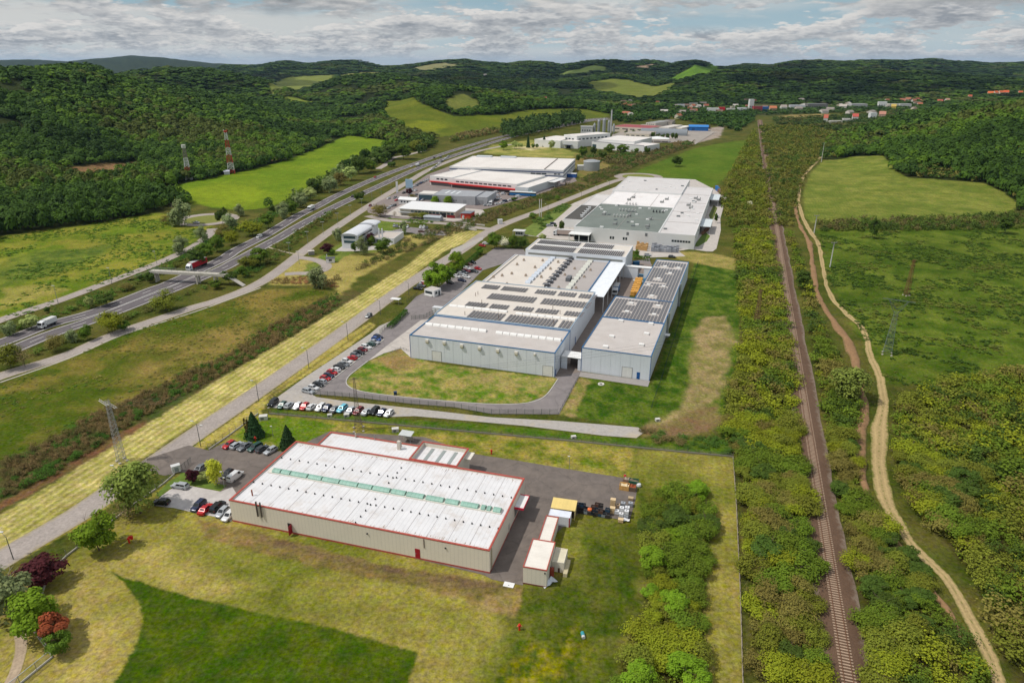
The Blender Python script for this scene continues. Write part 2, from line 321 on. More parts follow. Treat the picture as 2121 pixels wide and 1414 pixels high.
THICK = {
 'a': [(1500,900),(1512,800),(1540,710),(1532,610),(1520,480),(1592,470),(1618,600),(1648,800),(1658,950),(1682,1150),(1704,1330),(1716,1440),(1566,1440),(1558,1227),(1548,1045),(1534,955)],
 'b': [(1350,1030),(1415,1012),(1455,1022),(1472,1065),(1468,1120),(1460,1200),(1448,1300),(1450,1440),(1285,1440),(1300,1360),(1345,1260),(1335,1150)],
 'c': [(1632,480),(1650,520),(1672,600),(1690,655),(1722,710),(1748,762),(1782,840),(1778,1000),(1822,1085),(1890,1175),(1950,1262),(2000,1340),(2035,1440),(1812,1440),(1782,1250),(1742,1050),(1712,880),(1688,720),(1660,600)],
 'd': [(1850,830),(1960,790),(2121,775),(2500,860),(2500,1440),(2122,1440),(2080,1330),(2020,1210),(1960,1120),(1900,1060),(1868,1000),(1858,900)],
}
for k in THICK: REG.append((THICK[k], (58,62,20),(80,74,36), 4, 2.5, 2.5))
FOREST_FLOOR = (46, 54, 24)
R_MEADOW=next(r[0] for r in REG if r[1]==(64,86,12)); L_MEADOW=REG[1][0]; M_MEADOW=next(r[0] for r in REG if r[1]==(74,90,14))
def build_ground():
 th = np.concatenate([np.radians(np.linspace(-180, -48, 24))[:-1], np.radians(np.linspace(-48, 48, 720)), np.radians(np.linspace(48, 180, 24))[1:]])
 r = np.concatenate([[1, 12, 30, 50, 62], np.geomspace(70, 1000, 520), np.geomspace(1004, 5000, 330), np.geomspace(5060, 26000, 70)])
 TH, R = np.meshgrid(th, r)
 x = R * np.sin(TH); y = R * np.cos(TH); z = H(x, y)
 X = x.ravel(); Y = y.ravel()
 c = np.empty((X.size, 3)); c[:] = lin(*FOREST_FLOOR); hay = np.zeros(X.size)
 wild = np.clip((fbm(X / 40, Y / 40, 3, 4) - 0.3) * 2.0, 0, 1)[:, None]
 c = c * (0.75 + 0.5 * wild)
 for poly, ca, cb, mot, soft, wob in REG:
  P = wpoly(poly); m = soft + wob + 2
  lo = P.min(0) - m; hi = P.max(0) + m
  s = np.nonzero((X > lo[0]) & (X < hi[0]) & (Y > lo[1]) & (Y < hi[1]))[0]
  if len(s) == 0: continue
  xs = X[s]; ys = Y[s]
  if wob:
   q = max(wob * 2.2, 1.2)
   xs = xs + (fbm(xs / q, ys / q, 11, 3) - 0.5) * 2 * wob; ys = ys + (fbm(X[s] / q + 50, Y[s] / q, 23, 3) - 0.5) * 2 * wob
  d = sdf(xs, ys, P)
  w = (1 - sstep(-soft * 0.5, soft * 0.5, d))[:, None]
  n = fbm(X[s] / mot, Y[s] / mot, 31, 5, 0.62)
  n = np.clip((n - 0.5) * 3.0 + 0.5, 0, 1)[:, None]
  col = np.array(lin(*ca)) * (1 - n) + np.array(lin(*cb)) * n
  c[s] = c[s] * (1 - w) + col * w
  hay[s] = hay[s] * (1 - w[:, 0]) + w[:, 0] * (1.0 if ca == (160,152,84) else 0.25 if ca in ((150,138,66), (60,84,6), (98,112,38)) else 0)
 nr, nt = R.shape
 i = np.arange(nr - 1)[:, None] * nt + np.arange(nt - 1)[None, :]
 q = np.stack([i, i + 1, i + nt + 1, i + nt], -1).reshape(-1, 4)[:, ::-1]
 me = np_mesh('ground', np.stack([X, Y, z.ravel()], -1), q, GROUND_MAT(), cols=np.c_[c, hay], smooth=True)
 return tag(link_me('ground', me), 'valley floor and hills of grass, mown hay, bare earth and woodland soil', 'ground', kind='structure')
HAYP = 2.4
_a = gp(100, 1101); _b = gp(820, 606); _d = (_b - _a).normalized(); HAYN = (-_d.y, _d.x, 0)
def GROUND_MAT():
 m = D.materials.new('ground_cover'); m.use_nodes = True; nt = m.node_tree; N = nt.nodes; L = nt.links
 p = N['Principled BSDF']; p.inputs['Roughness'].default_value = 0.95; p.inputs['Specular IOR Level'].default_value = 0.05
 at = N.new('ShaderNodeAttribute'); at.attribute_name = 'Col'
 ge = N.new('ShaderNodeNewGeometry')
 def noise(sc, det, ro=0.6):
  n = N.new('ShaderNodeTexNoise'); n.inputs['Scale'].default_value = sc; n.inputs['Detail'].default_value = det; n.inputs['Roughness'].default_value = ro
  L.new(ge.outputs['Position'], n.inputs['Vector']); return n.outputs['Fac']
 def rng(src, a, b, lo, hi):
  r = N.new('ShaderNodeMapRange'); r.inputs[1].default_value = a; r.inputs[2].default_value = b; r.inputs[3].default_value = lo; r.inputs[4].default_value = hi
  L.new(src, r.inputs[0]); return r.outputs[0]
 def mul(a, b):
  k = N.new('ShaderNodeMath'); k.operation = 'MULTIPLY'; L.new(a, k.inputs[0]); L.new(b, k.inputs[1]); return k.outputs[0]
 fine = noise(1.1, 9, 0.80); mid = noise(0.16, 5, 0.6); big = noise(0.018, 4, 0.55)
 f = mul(mul(rng(fine, 0.34, 0.66, 0.50, 1.50), rng(mid, 0.3, 0.7, 0.80, 1.20)), rng(big, 0.3, 0.7, 0.88, 1.12))
 mx = N.new('ShaderNodeMix'); mx.data_type = 'RGBA'; mx.blend_type = 'MULTIPLY'; mx.inputs[0].default_value = 1
 L.new(at.outputs['Color'], mx.inputs[6]); L.new(f, mx.inputs[7])
 dp = N.new('ShaderNodeVectorMath'); dp.operation = 'DOT_PRODUCT'; L.new(ge.outputs['Position'], dp.inputs[0]); dp.inputs[1].default_value = HAYN
 wv = N.new('ShaderNodeMath'); wv.operation = 'SINE'; ph = N.new('ShaderNodeMath'); ph.operation = 'MULTIPLY_ADD'; L.new(dp.outputs['Value'], ph.inputs[0]); ph.inputs[1].default_value = 2 * math.pi / HAYP; L.new(rng(mid, 0, 1, 0, 5.0), ph.inputs[2]); L.new(ph.outputs[0], wv.inputs[0])
 st = N.new('ShaderNodeMix'); st.data_type = 'RGBA'; st.blend_type = 'MULTIPLY'; L.new(at.outputs['Alpha'], st.inputs[0]); L.new(mx.outputs[2], st.inputs[6])
 sr = N.new('ShaderNodeMix'); sr.data_type = 'RGBA'; L.new(rng(wv.outputs[0], -0.6, 0.8, 0, 1), sr.inputs[0]); sr.inputs[6].default_value = (0.80, 0.84, 0.62, 1); sr.inputs[7].default_value = (1.10, 1.09, 1.08, 1); L.new(sr.outputs[2], st.inputs[7])
 hs = N.new('ShaderNodeHueSaturation'); L.new(st.outputs[2], hs.inputs['Color'])
 L.new(rng(noise(0.45, 5, 0.65), 0.3, 0.7, 0.475, 0.525), hs.inputs['Hue'])
 L.new(rng(noise(0.9, 4), 0.3, 0.7, 0.8, 1.15), hs.inputs['Saturation'])
 L.new(hs.outputs['Color'], p.inputs['Base Color'])
 b = N.new('ShaderNodeBump'); b.inputs['Strength'].default_value = 0.6; b.inputs['Distance'].default_value = 0.25
 L.new(fine, b.inputs['Height']); L.new(b.outputs[0], p.inputs['Normal'])
 return m
# ---------------------------------------------------------------- roads, yards, railway, track
def crom(P, step):
 """resample a polyline smoothly at about step metres"""
 P = [Vector(p[:2]) for p in P]; out = []
 Q = [P[0] * 2 - P[1]] + P + [P[-1] * 2 - P[-2]]
 for i in range(1, len(Q) - 2):
  a, b, c, d = Q[i - 1:i + 3]; n = max(1, int((c - b).length / step))
  for j in range(n):
   t = j / n
   out.append(0.5 * ((2 * b) + (c - a) * t + (2 * a - 5 * b + 4 * c - d) * t * t + (3 * b - a - 3 * c + d) * t ** 3))
 out.append(P[-1]); return out
def ribbon_pts(C, widths, step=4.0, off=0.0):
 """left and right edges in plan of a centre line C (2D) with per-control widths"""
 R = crom(C, step)
 if isinstance(widths, (int, float)): Wd = [widths] * len(R)
 else:
  L = [0]
  for i in range(1, len(C)): L.append(L[-1] + (Vector(C[i][:2]) - Vector(C[i - 1][:2])).length)
  l = [0]
  for i in range(1, len(R)): l.append(l[-1] + (R[i] - R[i - 1]).length)
  Wd = np.interp(np.array(l) / l[-1] * L[-1], L, widths)
 Lf, Rt, Ctr = [], [], []
 for i, p in enumerate(R):
  d = (R[min(i + 1, len(R) - 1)] - R[max(i - 1, 0)]).normalized(); n = Vector((-d.y, d.x))
  q = p + n * off
  Lf.append(q + n * Wd[i] / 2); Rt.append(q - n * Wd[i] / 2); Ctr.append(q)
 return Lf, Rt, Ctr
def ribbon(name, C, widths, m, dz, step=4.0, off=0.0, cols=4, wob=0.0, dash=None, crown=0.0, label=None, cat='road'):
 Lf, Rt, _ = ribbon_pts(C, widths, step, off)
 nr = len(Lf); V = []; A = []
 tt = np.arange(nr) * step; rw = np.stack([fbm(tt / 9, tt * 0 + 3.1, 5, 4) - 0.5, fbm(tt / 9, tt * 0 + 8.7, 6, 4) - 0.5], 1) * 7 * wob
 dist = 0
 for i in range(nr):
  if i: dist += ((Lf[i] + Rt[i]) / 2 - (Lf[i - 1] + Rt[i - 1]) / 2).length
  d = (Rt[i] - Lf[i]); dn = d.normalized()
  l = Lf[i] + dn * rw[i, 0]; r_ = Rt[i] + dn * rw[i, 1]
  for j in range(cols + 1):
   k = j / cols; p = l + (r_ - l) * k; V.append((p.x, p.y)); A.append((k * 2 - 1, dist))
 V = np.array(V); z = H(V[:, 0], V[:, 1]) + dz
 A = np.array(A); z = z + crown * (1 - A[:, 0] ** 2)
 F = []
 for i in range(nr - 1):
  if dash and (A[i * (cols + 1), 1] % dash[1]) > dash[0]: continue
  for j in range(cols): a = i * (cols + 1) + j; F.append((a, a + cols + 1, a + cols + 2, a + 1))
 me = np_mesh(name, np.c_[V, z], np.array(F)[:, :], m)
 at = me.attributes.new('across', 'FLOAT', 'POINT'); at.data.foreach_set('value', A[:, 0].astype(np.float32))
 at = me.attributes.new('along', 'FLOAT', 'POINT'); at.data.foreach_set('value', A[:, 1].astype(np.float32))
 o = link_me(name, me)
 return tag(o, label, cat if label else None, kind='structure')
def sheet(name, px, m, dz, label, cat='ground', world=None, kerb=None):
 """flat yard or lawn traced on the valley floor"""
 P = [gp(u, v) for u, v in px] if world is None else [Vector((x, y, 0)) for x, y in world]
 from mathutils.geometry import delaunay_2d_cdt
 n = len(P)
 vs, _, fs, *_ = delaunay_2d_cdt([Vector((p.x, p.y)) for p in P], [], [list(range(n))], 1, 1e-4)
 F = []
 for f in fs:
  a, b_, c = vs[f[0]], vs[f[1]], vs[f[2]]
  F.append(tuple(f) if (b_ - a).cross(c - a) > 0 else tuple(f[::-1]))
 me = D.meshes.new(name); me.from_pydata([(v.x, v.y, dz) for v in vs], [], F); me.materials.append(m); me.update()
 return tag(link_me(name, me), label, cat, kind='structure')
def road_mat(name, ca, cb, ruts=0.12, edge=0.25, rough=0.9, rutpos=0.5, rutw=0.28, fine=1.4, mid_grass=False):
 """asphalt / soil along a ribbon: wheel paths, ragged edge tint, patches"""
 m = D.materials.new(name); m.use_nodes = True; nt = m.node_tree; N = nt.nodes; L = nt.links
 p = N['Principled BSDF']; p.inputs['Roughness'].default_value = rough; p.inputs['Specular IOR Level'].default_value = 0.2
 ge = N.new('ShaderNodeNewGeometry')
 def noise(sc, det=5):
  n = N.new('ShaderNodeTexNoise'); n.inputs['Scale'].default_value = sc; n.inputs['Detail'].default_value = det; n.inputs['Roughness'].default_value = 0.65
  L.new(ge.outputs['Position'], n.inputs['Vector']); return n.outputs['Fac']
 def rng(src, a, b, lo, hi):
  r = N.new('ShaderNodeMapRange'); r.interpolation_type = 'SMOOTHSTEP'
  for i, v in enumerate((a, b, lo, hi)): r.inputs[i + 1].default_value = v
  L.new(src, r.inputs[0]); return r.outputs[0]
 def M(op, a, b):
  k = N.new('ShaderNodeMath'); k.operation = op
  for i, s in enumerate((a, b)):
   if isinstance(s, (int, float)): k.inputs[i].default_value = s
   else: L.new(s, k.inputs[i])
  return k.outputs[0]
 at = N.new('ShaderNodeAttribute'); at.attribute_name = 'across'
 ab = M('ABSOLUTE', at.outputs['Fac'], 0)
 rut = rng(M('ABSOLUTE', M('SUBTRACT', ab, rutpos), 0), 0, rutw, ruts, 0)
 big = noise(0.12); mid = noise(0.7, 6); fn = noise(fine, 7)
 edgev = rng(M('ADD', ab, M('MULTIPLY', M('SUBTRACT', mid, 0.5), 1.0)), 0.66, 1.02, 0, edge)
 if mid_grass: edgev = M('MAXIMUM', edgev, M('MULTIPLY', rng(ab, 0.02, 0.20, 1, 0), rng(M('ADD', mid, M('MULTIPLY', M('SUBTRACT', fn, 0.5), 0.8)), 0.46, 0.62, 0, 0.8)))
 f = M('ADD', M('ADD', rng(big, 0.35, 0.65, -0.06, 0.06), rng(fn, 0.3, 0.7, -0.16, 0.16)), M('SUBTRACT', 1.0, rut))
 mx = N.new('ShaderNodeMix'); mx.data_type = 'RGBA'; L.new(edgev, mx.inputs[0]); mx.inputs[6].default_value = (*ca, 1); mx.inputs[7].default_value = (*cb, 1)
 m2 = N.new('ShaderNodeMix'); m2.data_type = 'RGBA'; m2.blend_type = 'MULTIPLY'; m2.inputs[0].default_value = 1
 L.new(mx.outputs[2], m2.inputs[6]); L.new(f, m2.inputs[7]); L.new(m2.outputs[2], p.inputs['Base Color'])
 return m
A_SVC = road_mat('asphalt_pale', lin(164,154,147), lin(156,142,98), 0.05, 0.5)
A_HWY = road_mat('asphalt_motorway', lin(106,100,102), lin(150,140,120), 0.07, 0.35)
A_YARD = mat('asphalt_yard', lin(112,103,97), 0.9, 0.20, 0.35, cracks=0.14, dirt=(lin(136,124,114), 0.07, 0.46, 0.66, 0.6))
A_DRIVE = mat('asphalt_drive', lin(132,125,124), 0.9, 0.14, 0.3, cracks=0.10, dirt=(lin(160,152,146), 0.07, 0.5, 0.7, 0.4))
GRAVEL = mat('gravel', lin(172,166,160), 0.95, 0.16, 0.9, dirt=(lin(186,170,140), 0.10, 0.52, 0.66, 0.7))
GRAVEL_W = mat('gravel_white', lin(196,190,186), 0.95, 0.12, 0.9, dirt=(lin(160,152,148), 0.10, 0.5, 0.68, 0.6))
CONC = mat('concrete_slab', lin(190,182,174), 0.9, 0.10, 0.4, cracks=0.12, dirt=(lin(172,164,158), 0.08, 0.5, 0.7, 0.5))
PAVER = mat('paver', lin(186,180,174), 0.9, 0.08, 0.8)
PAVER_D = mat('paver_yard', lin(134,122,114), 0.9, 0.12, 0.4)
KERB = flat(200,196,188)
PAINT = flat(222,220,216, 0.7, var=0.12, scale=0.8)
def G(px): return [gpt(u, v) for u, v in px]
SVC = G([(-140,1250),(0,1160),(100,1101),(160,1066),(251,1003),(330,951),(405,899),(560,793),(700,694),(820,606),(900,553),(962,514),(1004,484),(1055,460),(1130,432),(1202,403),(1262,379),(1296,369)])
SIDE = G([(-120,826),(0,779),(140,735),(245,690),(400,637),(440,626),(500,604),(545,582),(582,557),(620,527),(655,500),(690,475),(735,445),(765,426),(800,404),(850,374),(890,351),(950,327),(1000,311),(1060,299)])
CROSS = G([(762,447),(800,456),(843,459),(901,461.5),(941,465),(985,471),(1020,475)])
FRONT = G([(-150,726),(0,664),(120,624),(219,587),(311,552),(371,526),(408,507),(432,488),(440,474)])
HW_U = [(-150,760),(0,711),(100,673),(200,645),(320,598.5),(345,590),(455,540),(489,518.5),(545,490),(579,470),(621,445),(660,426),(700,404.5),(780,369),(866,337),(943,310.5),(1036,284),(1110,268),(1180,256),(1262,245)]
HW_L = [(-150,790),(0,735),(100,694),(200,660),(320,614),(452,560),(489,541),(555,505),(583,490),(621,467),(696,427),(780,388),(866,349),(953,318),(1040,289.5),(1110,272.5),(1180,259),(1262,247)]
def build_roads():
 ribbon('road', SVC, 7.6, A_SVC, 0.05, label='pale service road running beside the mown hay strip to the far roundabout')
 ribbon('road', SIDE, 7.2, A_SVC, 0.045, label='grey side road between the motorway and the drainage ditch')
 ribbon('road', CROSS, 7.0, A_SVC, 0.06, label='short road crossing the canal bridge between the side road and service road')
 ribbon('road', FRONT, 6.6, A_SVC, 0.20, label='frontage road on the meadow side of the motorway')
 u = G(HW_U); l = G(HW_L)
 ribbon('carriageway', u, 9.0, A_HWY, 0.10, label='motorway carriageway nearer the wooded hill')
 ribbon('carriageway', l, 9.0, A_HWY, 0.10, label='motorway carriageway nearer the factories')
 for c in (u, l):
  for off in (-3.7, 3.7): ribbon('road_marking', c, 0.30, PAINT, 0.125, off=off, cols=1, label='white edge line painted along the motorway', cat='road marking')
  ribbon('road_marking', c, 0.24, PAINT, 0.125, step=1.0, off=0, cols=1, dash=(6, 18), label='white dashed lane line painted along the motorway', cat='road marking')
 def ring(cu, cv, ro, ri, m, label, isl):
  c = gpt(cu, cv); pts = [(c.x + (ro + ri) / 2 * math.cos(a), c.y + (ro + ri) / 2 * math.sin(a)) for a in np.linspace(0, 2 * math.pi, 33)]
  ribbon('road', pts, ro - ri, m, 0.24 if c.z > 0.2 or cu < 500 else 0.055, step=3, label=label)
  b = MB(); b.ngon([(c.x + ri * math.cos(a), c.y + ri * math.sin(a), c.z + 0.22) for a in np.linspace(0, 2 * math.pi, 32, endpoint=False)])
  tag(b.build('traffic_island', flat(118,122,52, 0.95, var=0.2)), isl, 'traffic island', kind='structure')
 ring(1322, 366, 23, 15, A_SVC, 'roundabout ring at the end of the service road', 'grass island inside the far roundabout')
 ring(428, 455, 21.5, 14, A_SVC, 'turning loop at the end of the frontage road', 'grass island inside the turning loop')
 ribbon('road', G([(590,568),(617,566),(640,566),(668,560),(676,550),(662,541),(635,535),(610,533)]), 6.0, A_SVC, 0.052, step=2, label='small turning loop off the side road by the white kiosk')
 ribbon('road', G([(783,350),(800,340),(812,328),(840,322),(880,312)]), 7, A_SVC, 0.07, label='rest area lane beside the motorway')
 ribbon('footpath', G([(36,1300),(42,1330),(36,1370),(18,1414),(0,1450)]), 2.0, road_mat('path_soil', lin(178,158,134), lin(150,136,96), 0.1, 0.6), 0.04, step=2, wob=0.15, label='trodden earth path in the bottom corner', cat='footpath')
 ribbon('path', G([(0,792),(140,743),(245,697),(400,647),(470,622),(540,596)]), 0.9, flat(176,170,158), 0.05, label='narrow concrete channel running beside the side road', cat='drain channel')
 ribbon('footpath', G([(555,512),(600,524),(628,528)]), 1.6, flat(176,164,140), 0.05, label='short paved footpath from the motorway shrubs to the side road', cat='footpath')
 sheet('yard', [(305,950),(391,922),(432,933),(463,917),(520,926),(589,936),(640,913),(683,893),(880,905),(976,939),(1080,955),(1180,972),(1289,989),(1320,1010),(1316,1036),(1304,1079),(1262,1072),(1198,1063),(1100,1150),(1083,1212),(1020,1200),(1000,1190),(500,1070),(478,1010),(457,1018),(400,985),(376,978),(340,985),(300,975)], A_YARD, 0.060, 'dark asphalt yard around the white roofed hall', 'yard')
 sheet('parking_lot', [(316,1047),(333,1028),(352,1014),(375,1003),(398,1007),(457,1018),(481,1008),(495,1030),(479,1080),(460,1074),(440,1069),(400,1061),(361,1052)], GRAVEL_W, 0.075, 'white gravel parking lot at the corner of the near hall', 'parking lot')
 sheet('lawn', [(371,985),(376,978),(420,985),(440,1000),(470,1005),(457,1017),(398,1006),(375,1002),(349,1014),(330,1030),(322,1025),(350,998)], flat(96,118,40, 0.95, var=0.3, scale=0.7), 0.085, 'small green bed with shrubs between the two car parks', 'lawn')
 sheet('parking_lot', [(553,846),(574,823),(635,779),(693,741),(767,691),(786,675),(812,664),(800,680),(786,694),(795,702),(647,817),(655,822),(710,830),(852,845),(1018,864),(1149,871),(1250,879),(1322,885),(1334,895),(1318,907),(1250,902),(1089,882),(859,861.5),(812,863),(700,853),(560,844)], GRAVEL, 0.05, 'grey gravel parking lot outside the factory fence', 'parking lot')
 sheet('yard', [(786,694),(800,676),(830,648),(862,614),(885,603),(905,598),(940,570),(985,541),(1026,513),(1085,517),(1092,530),(1000,560),(944,616),(883,663),(860,690),(795,732),(762,748),(725,777),(717,791),(723,801),(746,810),(806,819),(912,829.5),(1018,837),(1089,835),(1128,821),(1156,785),(1149,782),(1160,740),(1195,690),(1240,630),(1290,545),(1345,535),(1350,552),(1300,600),(1205,768),(1200,779),(1158,858),(1018,857),(941,843),(852,836),(740,823),(649,816),(795,702)], A_DRIVE, 0.07, 'grey asphalt drive and entrance yard of the big factory', 'yard')
 sheet('apron', [(800,717),(872,663),(900,660),(850,740),(830,722),(795,732),(762,748)], CONC, 0.085, 'pale concrete apron along the side of the big factory', 'apron')
 sheet('yard', [(1150,782),(1204,770),(1260,680),(1300,620),(1330,570),(1352,548),(1300,540),(1240,600),(1190,690)], PAVER_D, 0.09, 'brown paved lane between the two factory halls', 'yard')
 sheet('apron', [(1203,770),(1346,789),(1342,801),(1199,780)], flat(158,152,148, var=0.1), 0.085, 'grey paved strip in front of the factory hall with the blue door', 'apron')
 sheet('yard', [(1086,487),(1100,470),(1140,445),(1190,420),(1240,400),(1282,385),(1300,372),(1310,366),(1440,372),(1490,398),(1506,407),(1502,417),(1492,453),(1493,477),(1484,515),(1476,521),(1464,521),(1430,516),(1405,520),(1420,531),(1330,534),(1316,520),(1219,499),(1159,497)], CONC, 0.07, 'pale concrete yard around the grey and green roofed works', 'yard')
 sheet('lawn', [(1225,495.5),(1440,510),(1452,507),(1470,492),(1468,487),(1445,500),(1438,514),(1300,505),(1222,499)], flat(92,112,40, 0.95, var=0.25, scale=0.4), 0.10, 'grass verge in front of the grey and green roofed works', 'lawn')
 sheet('lawn', [(1459,480),(1471,489),(1464,500),(1446,511),(1436,511)], flat(88,110,38, 0.95, var=0.25, scale=0.4), 0.105, 'rounded lawn at the corner of the works drive', 'lawn')
 sheet('lawn', [(1468,446),(1478,425),(1486,431),(1474,462)], flat(96,104,44, 0.95, var=0.25, scale=0.4), 0.10, 'narrow grass strip between the works canopies', 'lawn')
 sheet('lawn', [(1110,490),(1148,458),(1186,425),(1170,424),(1128,447),(1090,472),(1070,482)], flat(104,120,46, 0.95, var=0.3, scale=0.3), 0.10, 'shrubby green strip between the service road and the works yard', 'lawn')
 sheet('yard', [(760,432),(790,415),(850,385),(885,362),(930,345),(1180,352),(1195,375),(1125,400),(1060,418),(1010,432),(960,440),(950,455),(1000,452),(970,462),(860,455),(800,452),(762,440)], mat('asphalt_lot', lin(136,124,120), 0.9, 0.14, 0.15), 0.062, 'asphalt lots around the red trimmed store and the car showroom', 'yard')
 sheet('yard', [(798,445),(830,425),(850,420),(1000,435),(1005,442),(988,452),(940,458),(860,452)], CONC, 0.08, 'pale paved court around the low brick based building', 'yard')
 sheet('lay_by', [(926,537),(935,517),(975,500),(1002,490),(1000,497),(970,512)], GRAVEL, 0.075, 'pale gravel lay-by beside the service road', 'lay-by')
 sheet('yard', [(1240,290),(1330,258),(1460,262),(1480,275),(1440,300),(1380,296),(1250,300)], flat(160,150,140, var=0.2, scale=0.05), 0.5, 'dusty yard of the far building materials depot', 'yard')
 sheet('parking_lot', [(810,478),(846,470),(930,480),(925,488),(870,487),(850,482)], A_DRIVE, 0.07, 'small car park beside the white curved roof office', 'parking lot')
 sheet('apron', [(694,520),(712,508),(745,512),(790,508),(800,496),(822,492),(815,505),(795,516),(745,520),(715,521)], PAVER, 0.07, 'paved forecourt of the white curved roof office', 'apron')
 b = MB()
 for a, c in zip([gp(647,818)] + [gp(697,780), gp(750,738)], [gp(697,780), gp(750,738), gp(796,703)]):
  d = (c - a).normalized(); n = Vector((-d.y, d.x, 0)) * 0.15
  b.prism([(a + n)[:2], (c + n)[:2], (c - n)[:2], (a - n)[:2]], 0.0, 0.22)
 tag(b.build('kerb', KERB), 'long concrete kerb beside the slanted car row', 'kerb', kind='structure')
 b = MB(); P = [gp(*p) for p in [(762,748),(725,777),(717,791),(723,801),(746,810),(806,819),(912,829.5),(1018,837),(1089,835),(1128,821),(1156,785)]]
 Lf, Rt, _ = ribbon_pts([p[:2] for p in P], 0.25, 1.5)
 for i in range(len(Lf) - 1): b.prism([Lf[i], Lf[i + 1], Rt[i + 1], Rt[i]], 0, 0.18)
 tag(b.build('kerb', KERB), 'curved concrete kerb round the grass island of the factory', 'kerb', kind='structure')
 rc = [gp(1756.5, 1400, 0.6), gp(1690.5,1050,0.6), gp(1665,860,0.6), gp(1627,585,0.6), gp(1601,425,0.6), gp(1566,257,0.6)]
 a0 = Vector(rc[0][:2]); a1 = Vector(rc[3][:2]); dr = (a1 - a0).normalized(); st = a0 - dr * 40; en = a0 + dr * 1330
 line = [st + (en - st) * k for k in np.linspace(0, 1, 60)]
 bal = road_mat('ballast', lin(102,80,64), lin(140,126,112), 0.0, 0.75, fine=3.0)
 ribbon('railway_bed', line, 8.4, bal, 0.16, step=4, cols=8, wob=0.25, crown=0.45, label='brown ballast bed of the single track railway', cat='railway bed')
 b = MB(); n = Vector((-dr.y, dr.x)); th = math.atan2(dr.y, dr.x)
 L = (en - st).length
 rt = thing('railway_track', (st.x, st.y, 0.58), th, 'single railway track of rusty rails on pale sleepers', 'railway track'); rt['kind'] = 'structure'
 for s in (-1, 1):
  r_ = MB(); r_.box(0, L, s * 0.75 - 0.05, s * 0.75 + 0.05, 0.10, 0.26); r_.build('rail', mat('rail_rust', lin(128,92,70), 0.6, 0.15, 0.8, metal=0.3), rt)
 k = 0.0
 while k < 520: b.box(k, k + 0.26, -1.25, 1.25, -0.04, 0.10, nobot=True); k += 0.72
 while k < L: b.box(k, k + 0.5, -1.25, 1.25, -0.04, 0.10, nobot=True); k += 1.6
 s_ = b.build('sleepers', mat('sleeper', lin(176,152,130), 0.9, 0.2, 2.0), rt); s_['kind'] = 'stuff'
 tk = [(1705,318,5),(1692,335,6),(1664,367,6.5),(1654,408,7),(1655,425,7),(1664,453,9),(1679,481,12),(1695,506,10),(1705,559,10),(1720,612,10),(1750,647,13),(1787,683,14),(1802,736,16),(1818,771,17),(1831,824,22),(1820,900,33),(1829,1020,38),(1882,1118,24),(1952,1191,27),(2001,1264,28),(2036,1336,29),(2068,1414,32),(2120,1540,36)]
 C = [gpt(u, v) for u, v, w in tk]; W = [max(2.2, w / FP * (p.y * CP + (CAMH - p.z) * SP) * 0.92) for (u, v, w), p in zip(tk, C)]
 soil = road_mat('track_soil', lin(170,148,104), lin(104,108,46), -0.16, 1.0, rutpos=0.42, rutw=0.20, fine=1.5, mid_grass=True)
 ribbon('dirt_track', C, W, soil, 0.17, step=2.5, cols=8, wob=0.22, label='sandy rutted dirt track winding down beside the railway', cat='dirt track')
 bk = [(1644,414,7),(1655,464,7),(1676,502,10),(1686,570,11),(1693,612,11),(1711,640,13),(1729,672,16),(1754,704,20),(1764,735,24),(1778,775,14),(1789,824,14),(1788,860,18),(1779,900,22),(1786,984,20),(1808,1045,20),(1826,1080,18),(1862,1130,14),(1902,1176,18),(1940,1232,18),(1974,1280,16),(1990,1330,10)]
 C = [gpt(u, v) for u, v, w in bk]; W = [w / FP * (p.y * CP + (CAMH - p.z) * SP) * 0.95 for (u, v, w), p in zip(bk, C)]
 ribbon('earth_bank', C, W, road_mat('bank_soil', lin(146,114,82), lin(100,92,50), 0.0, 0.9, fine=1.2), 0.13, step=2.5, cols=8, wob=0.35, crown=0.5, label='bare orange earth bank between the railway scrub and dirt track', cat='earth bank')
 b = MB()
 for (ua, va), (ub, vb), n, (du, dv) in (((925, 573), (966, 541), 12, (16, 4.2)), ((945, 591), (985, 556), 11, (14, 3.4))):
  for i in range(n):
   k = i / (n - 1); p = gp(ua + (ub - ua) * k, va + (vb - va) * k, 0); q = gp(ua + (ub - ua) * k + du, va + (vb - va) * k + dv, 0); d = (q - p).normalized(); m = Vector((-d.y, d.x, 0)) * 0.07
   b.quad(*[(w.x, w.y, 0.076) for w in (p - m, q - m, q + m, p + m)])
 tag(b.build('road_marking', PAINT), 'white parking bay lines painted on the factory car park', 'road marking', kind='structure')
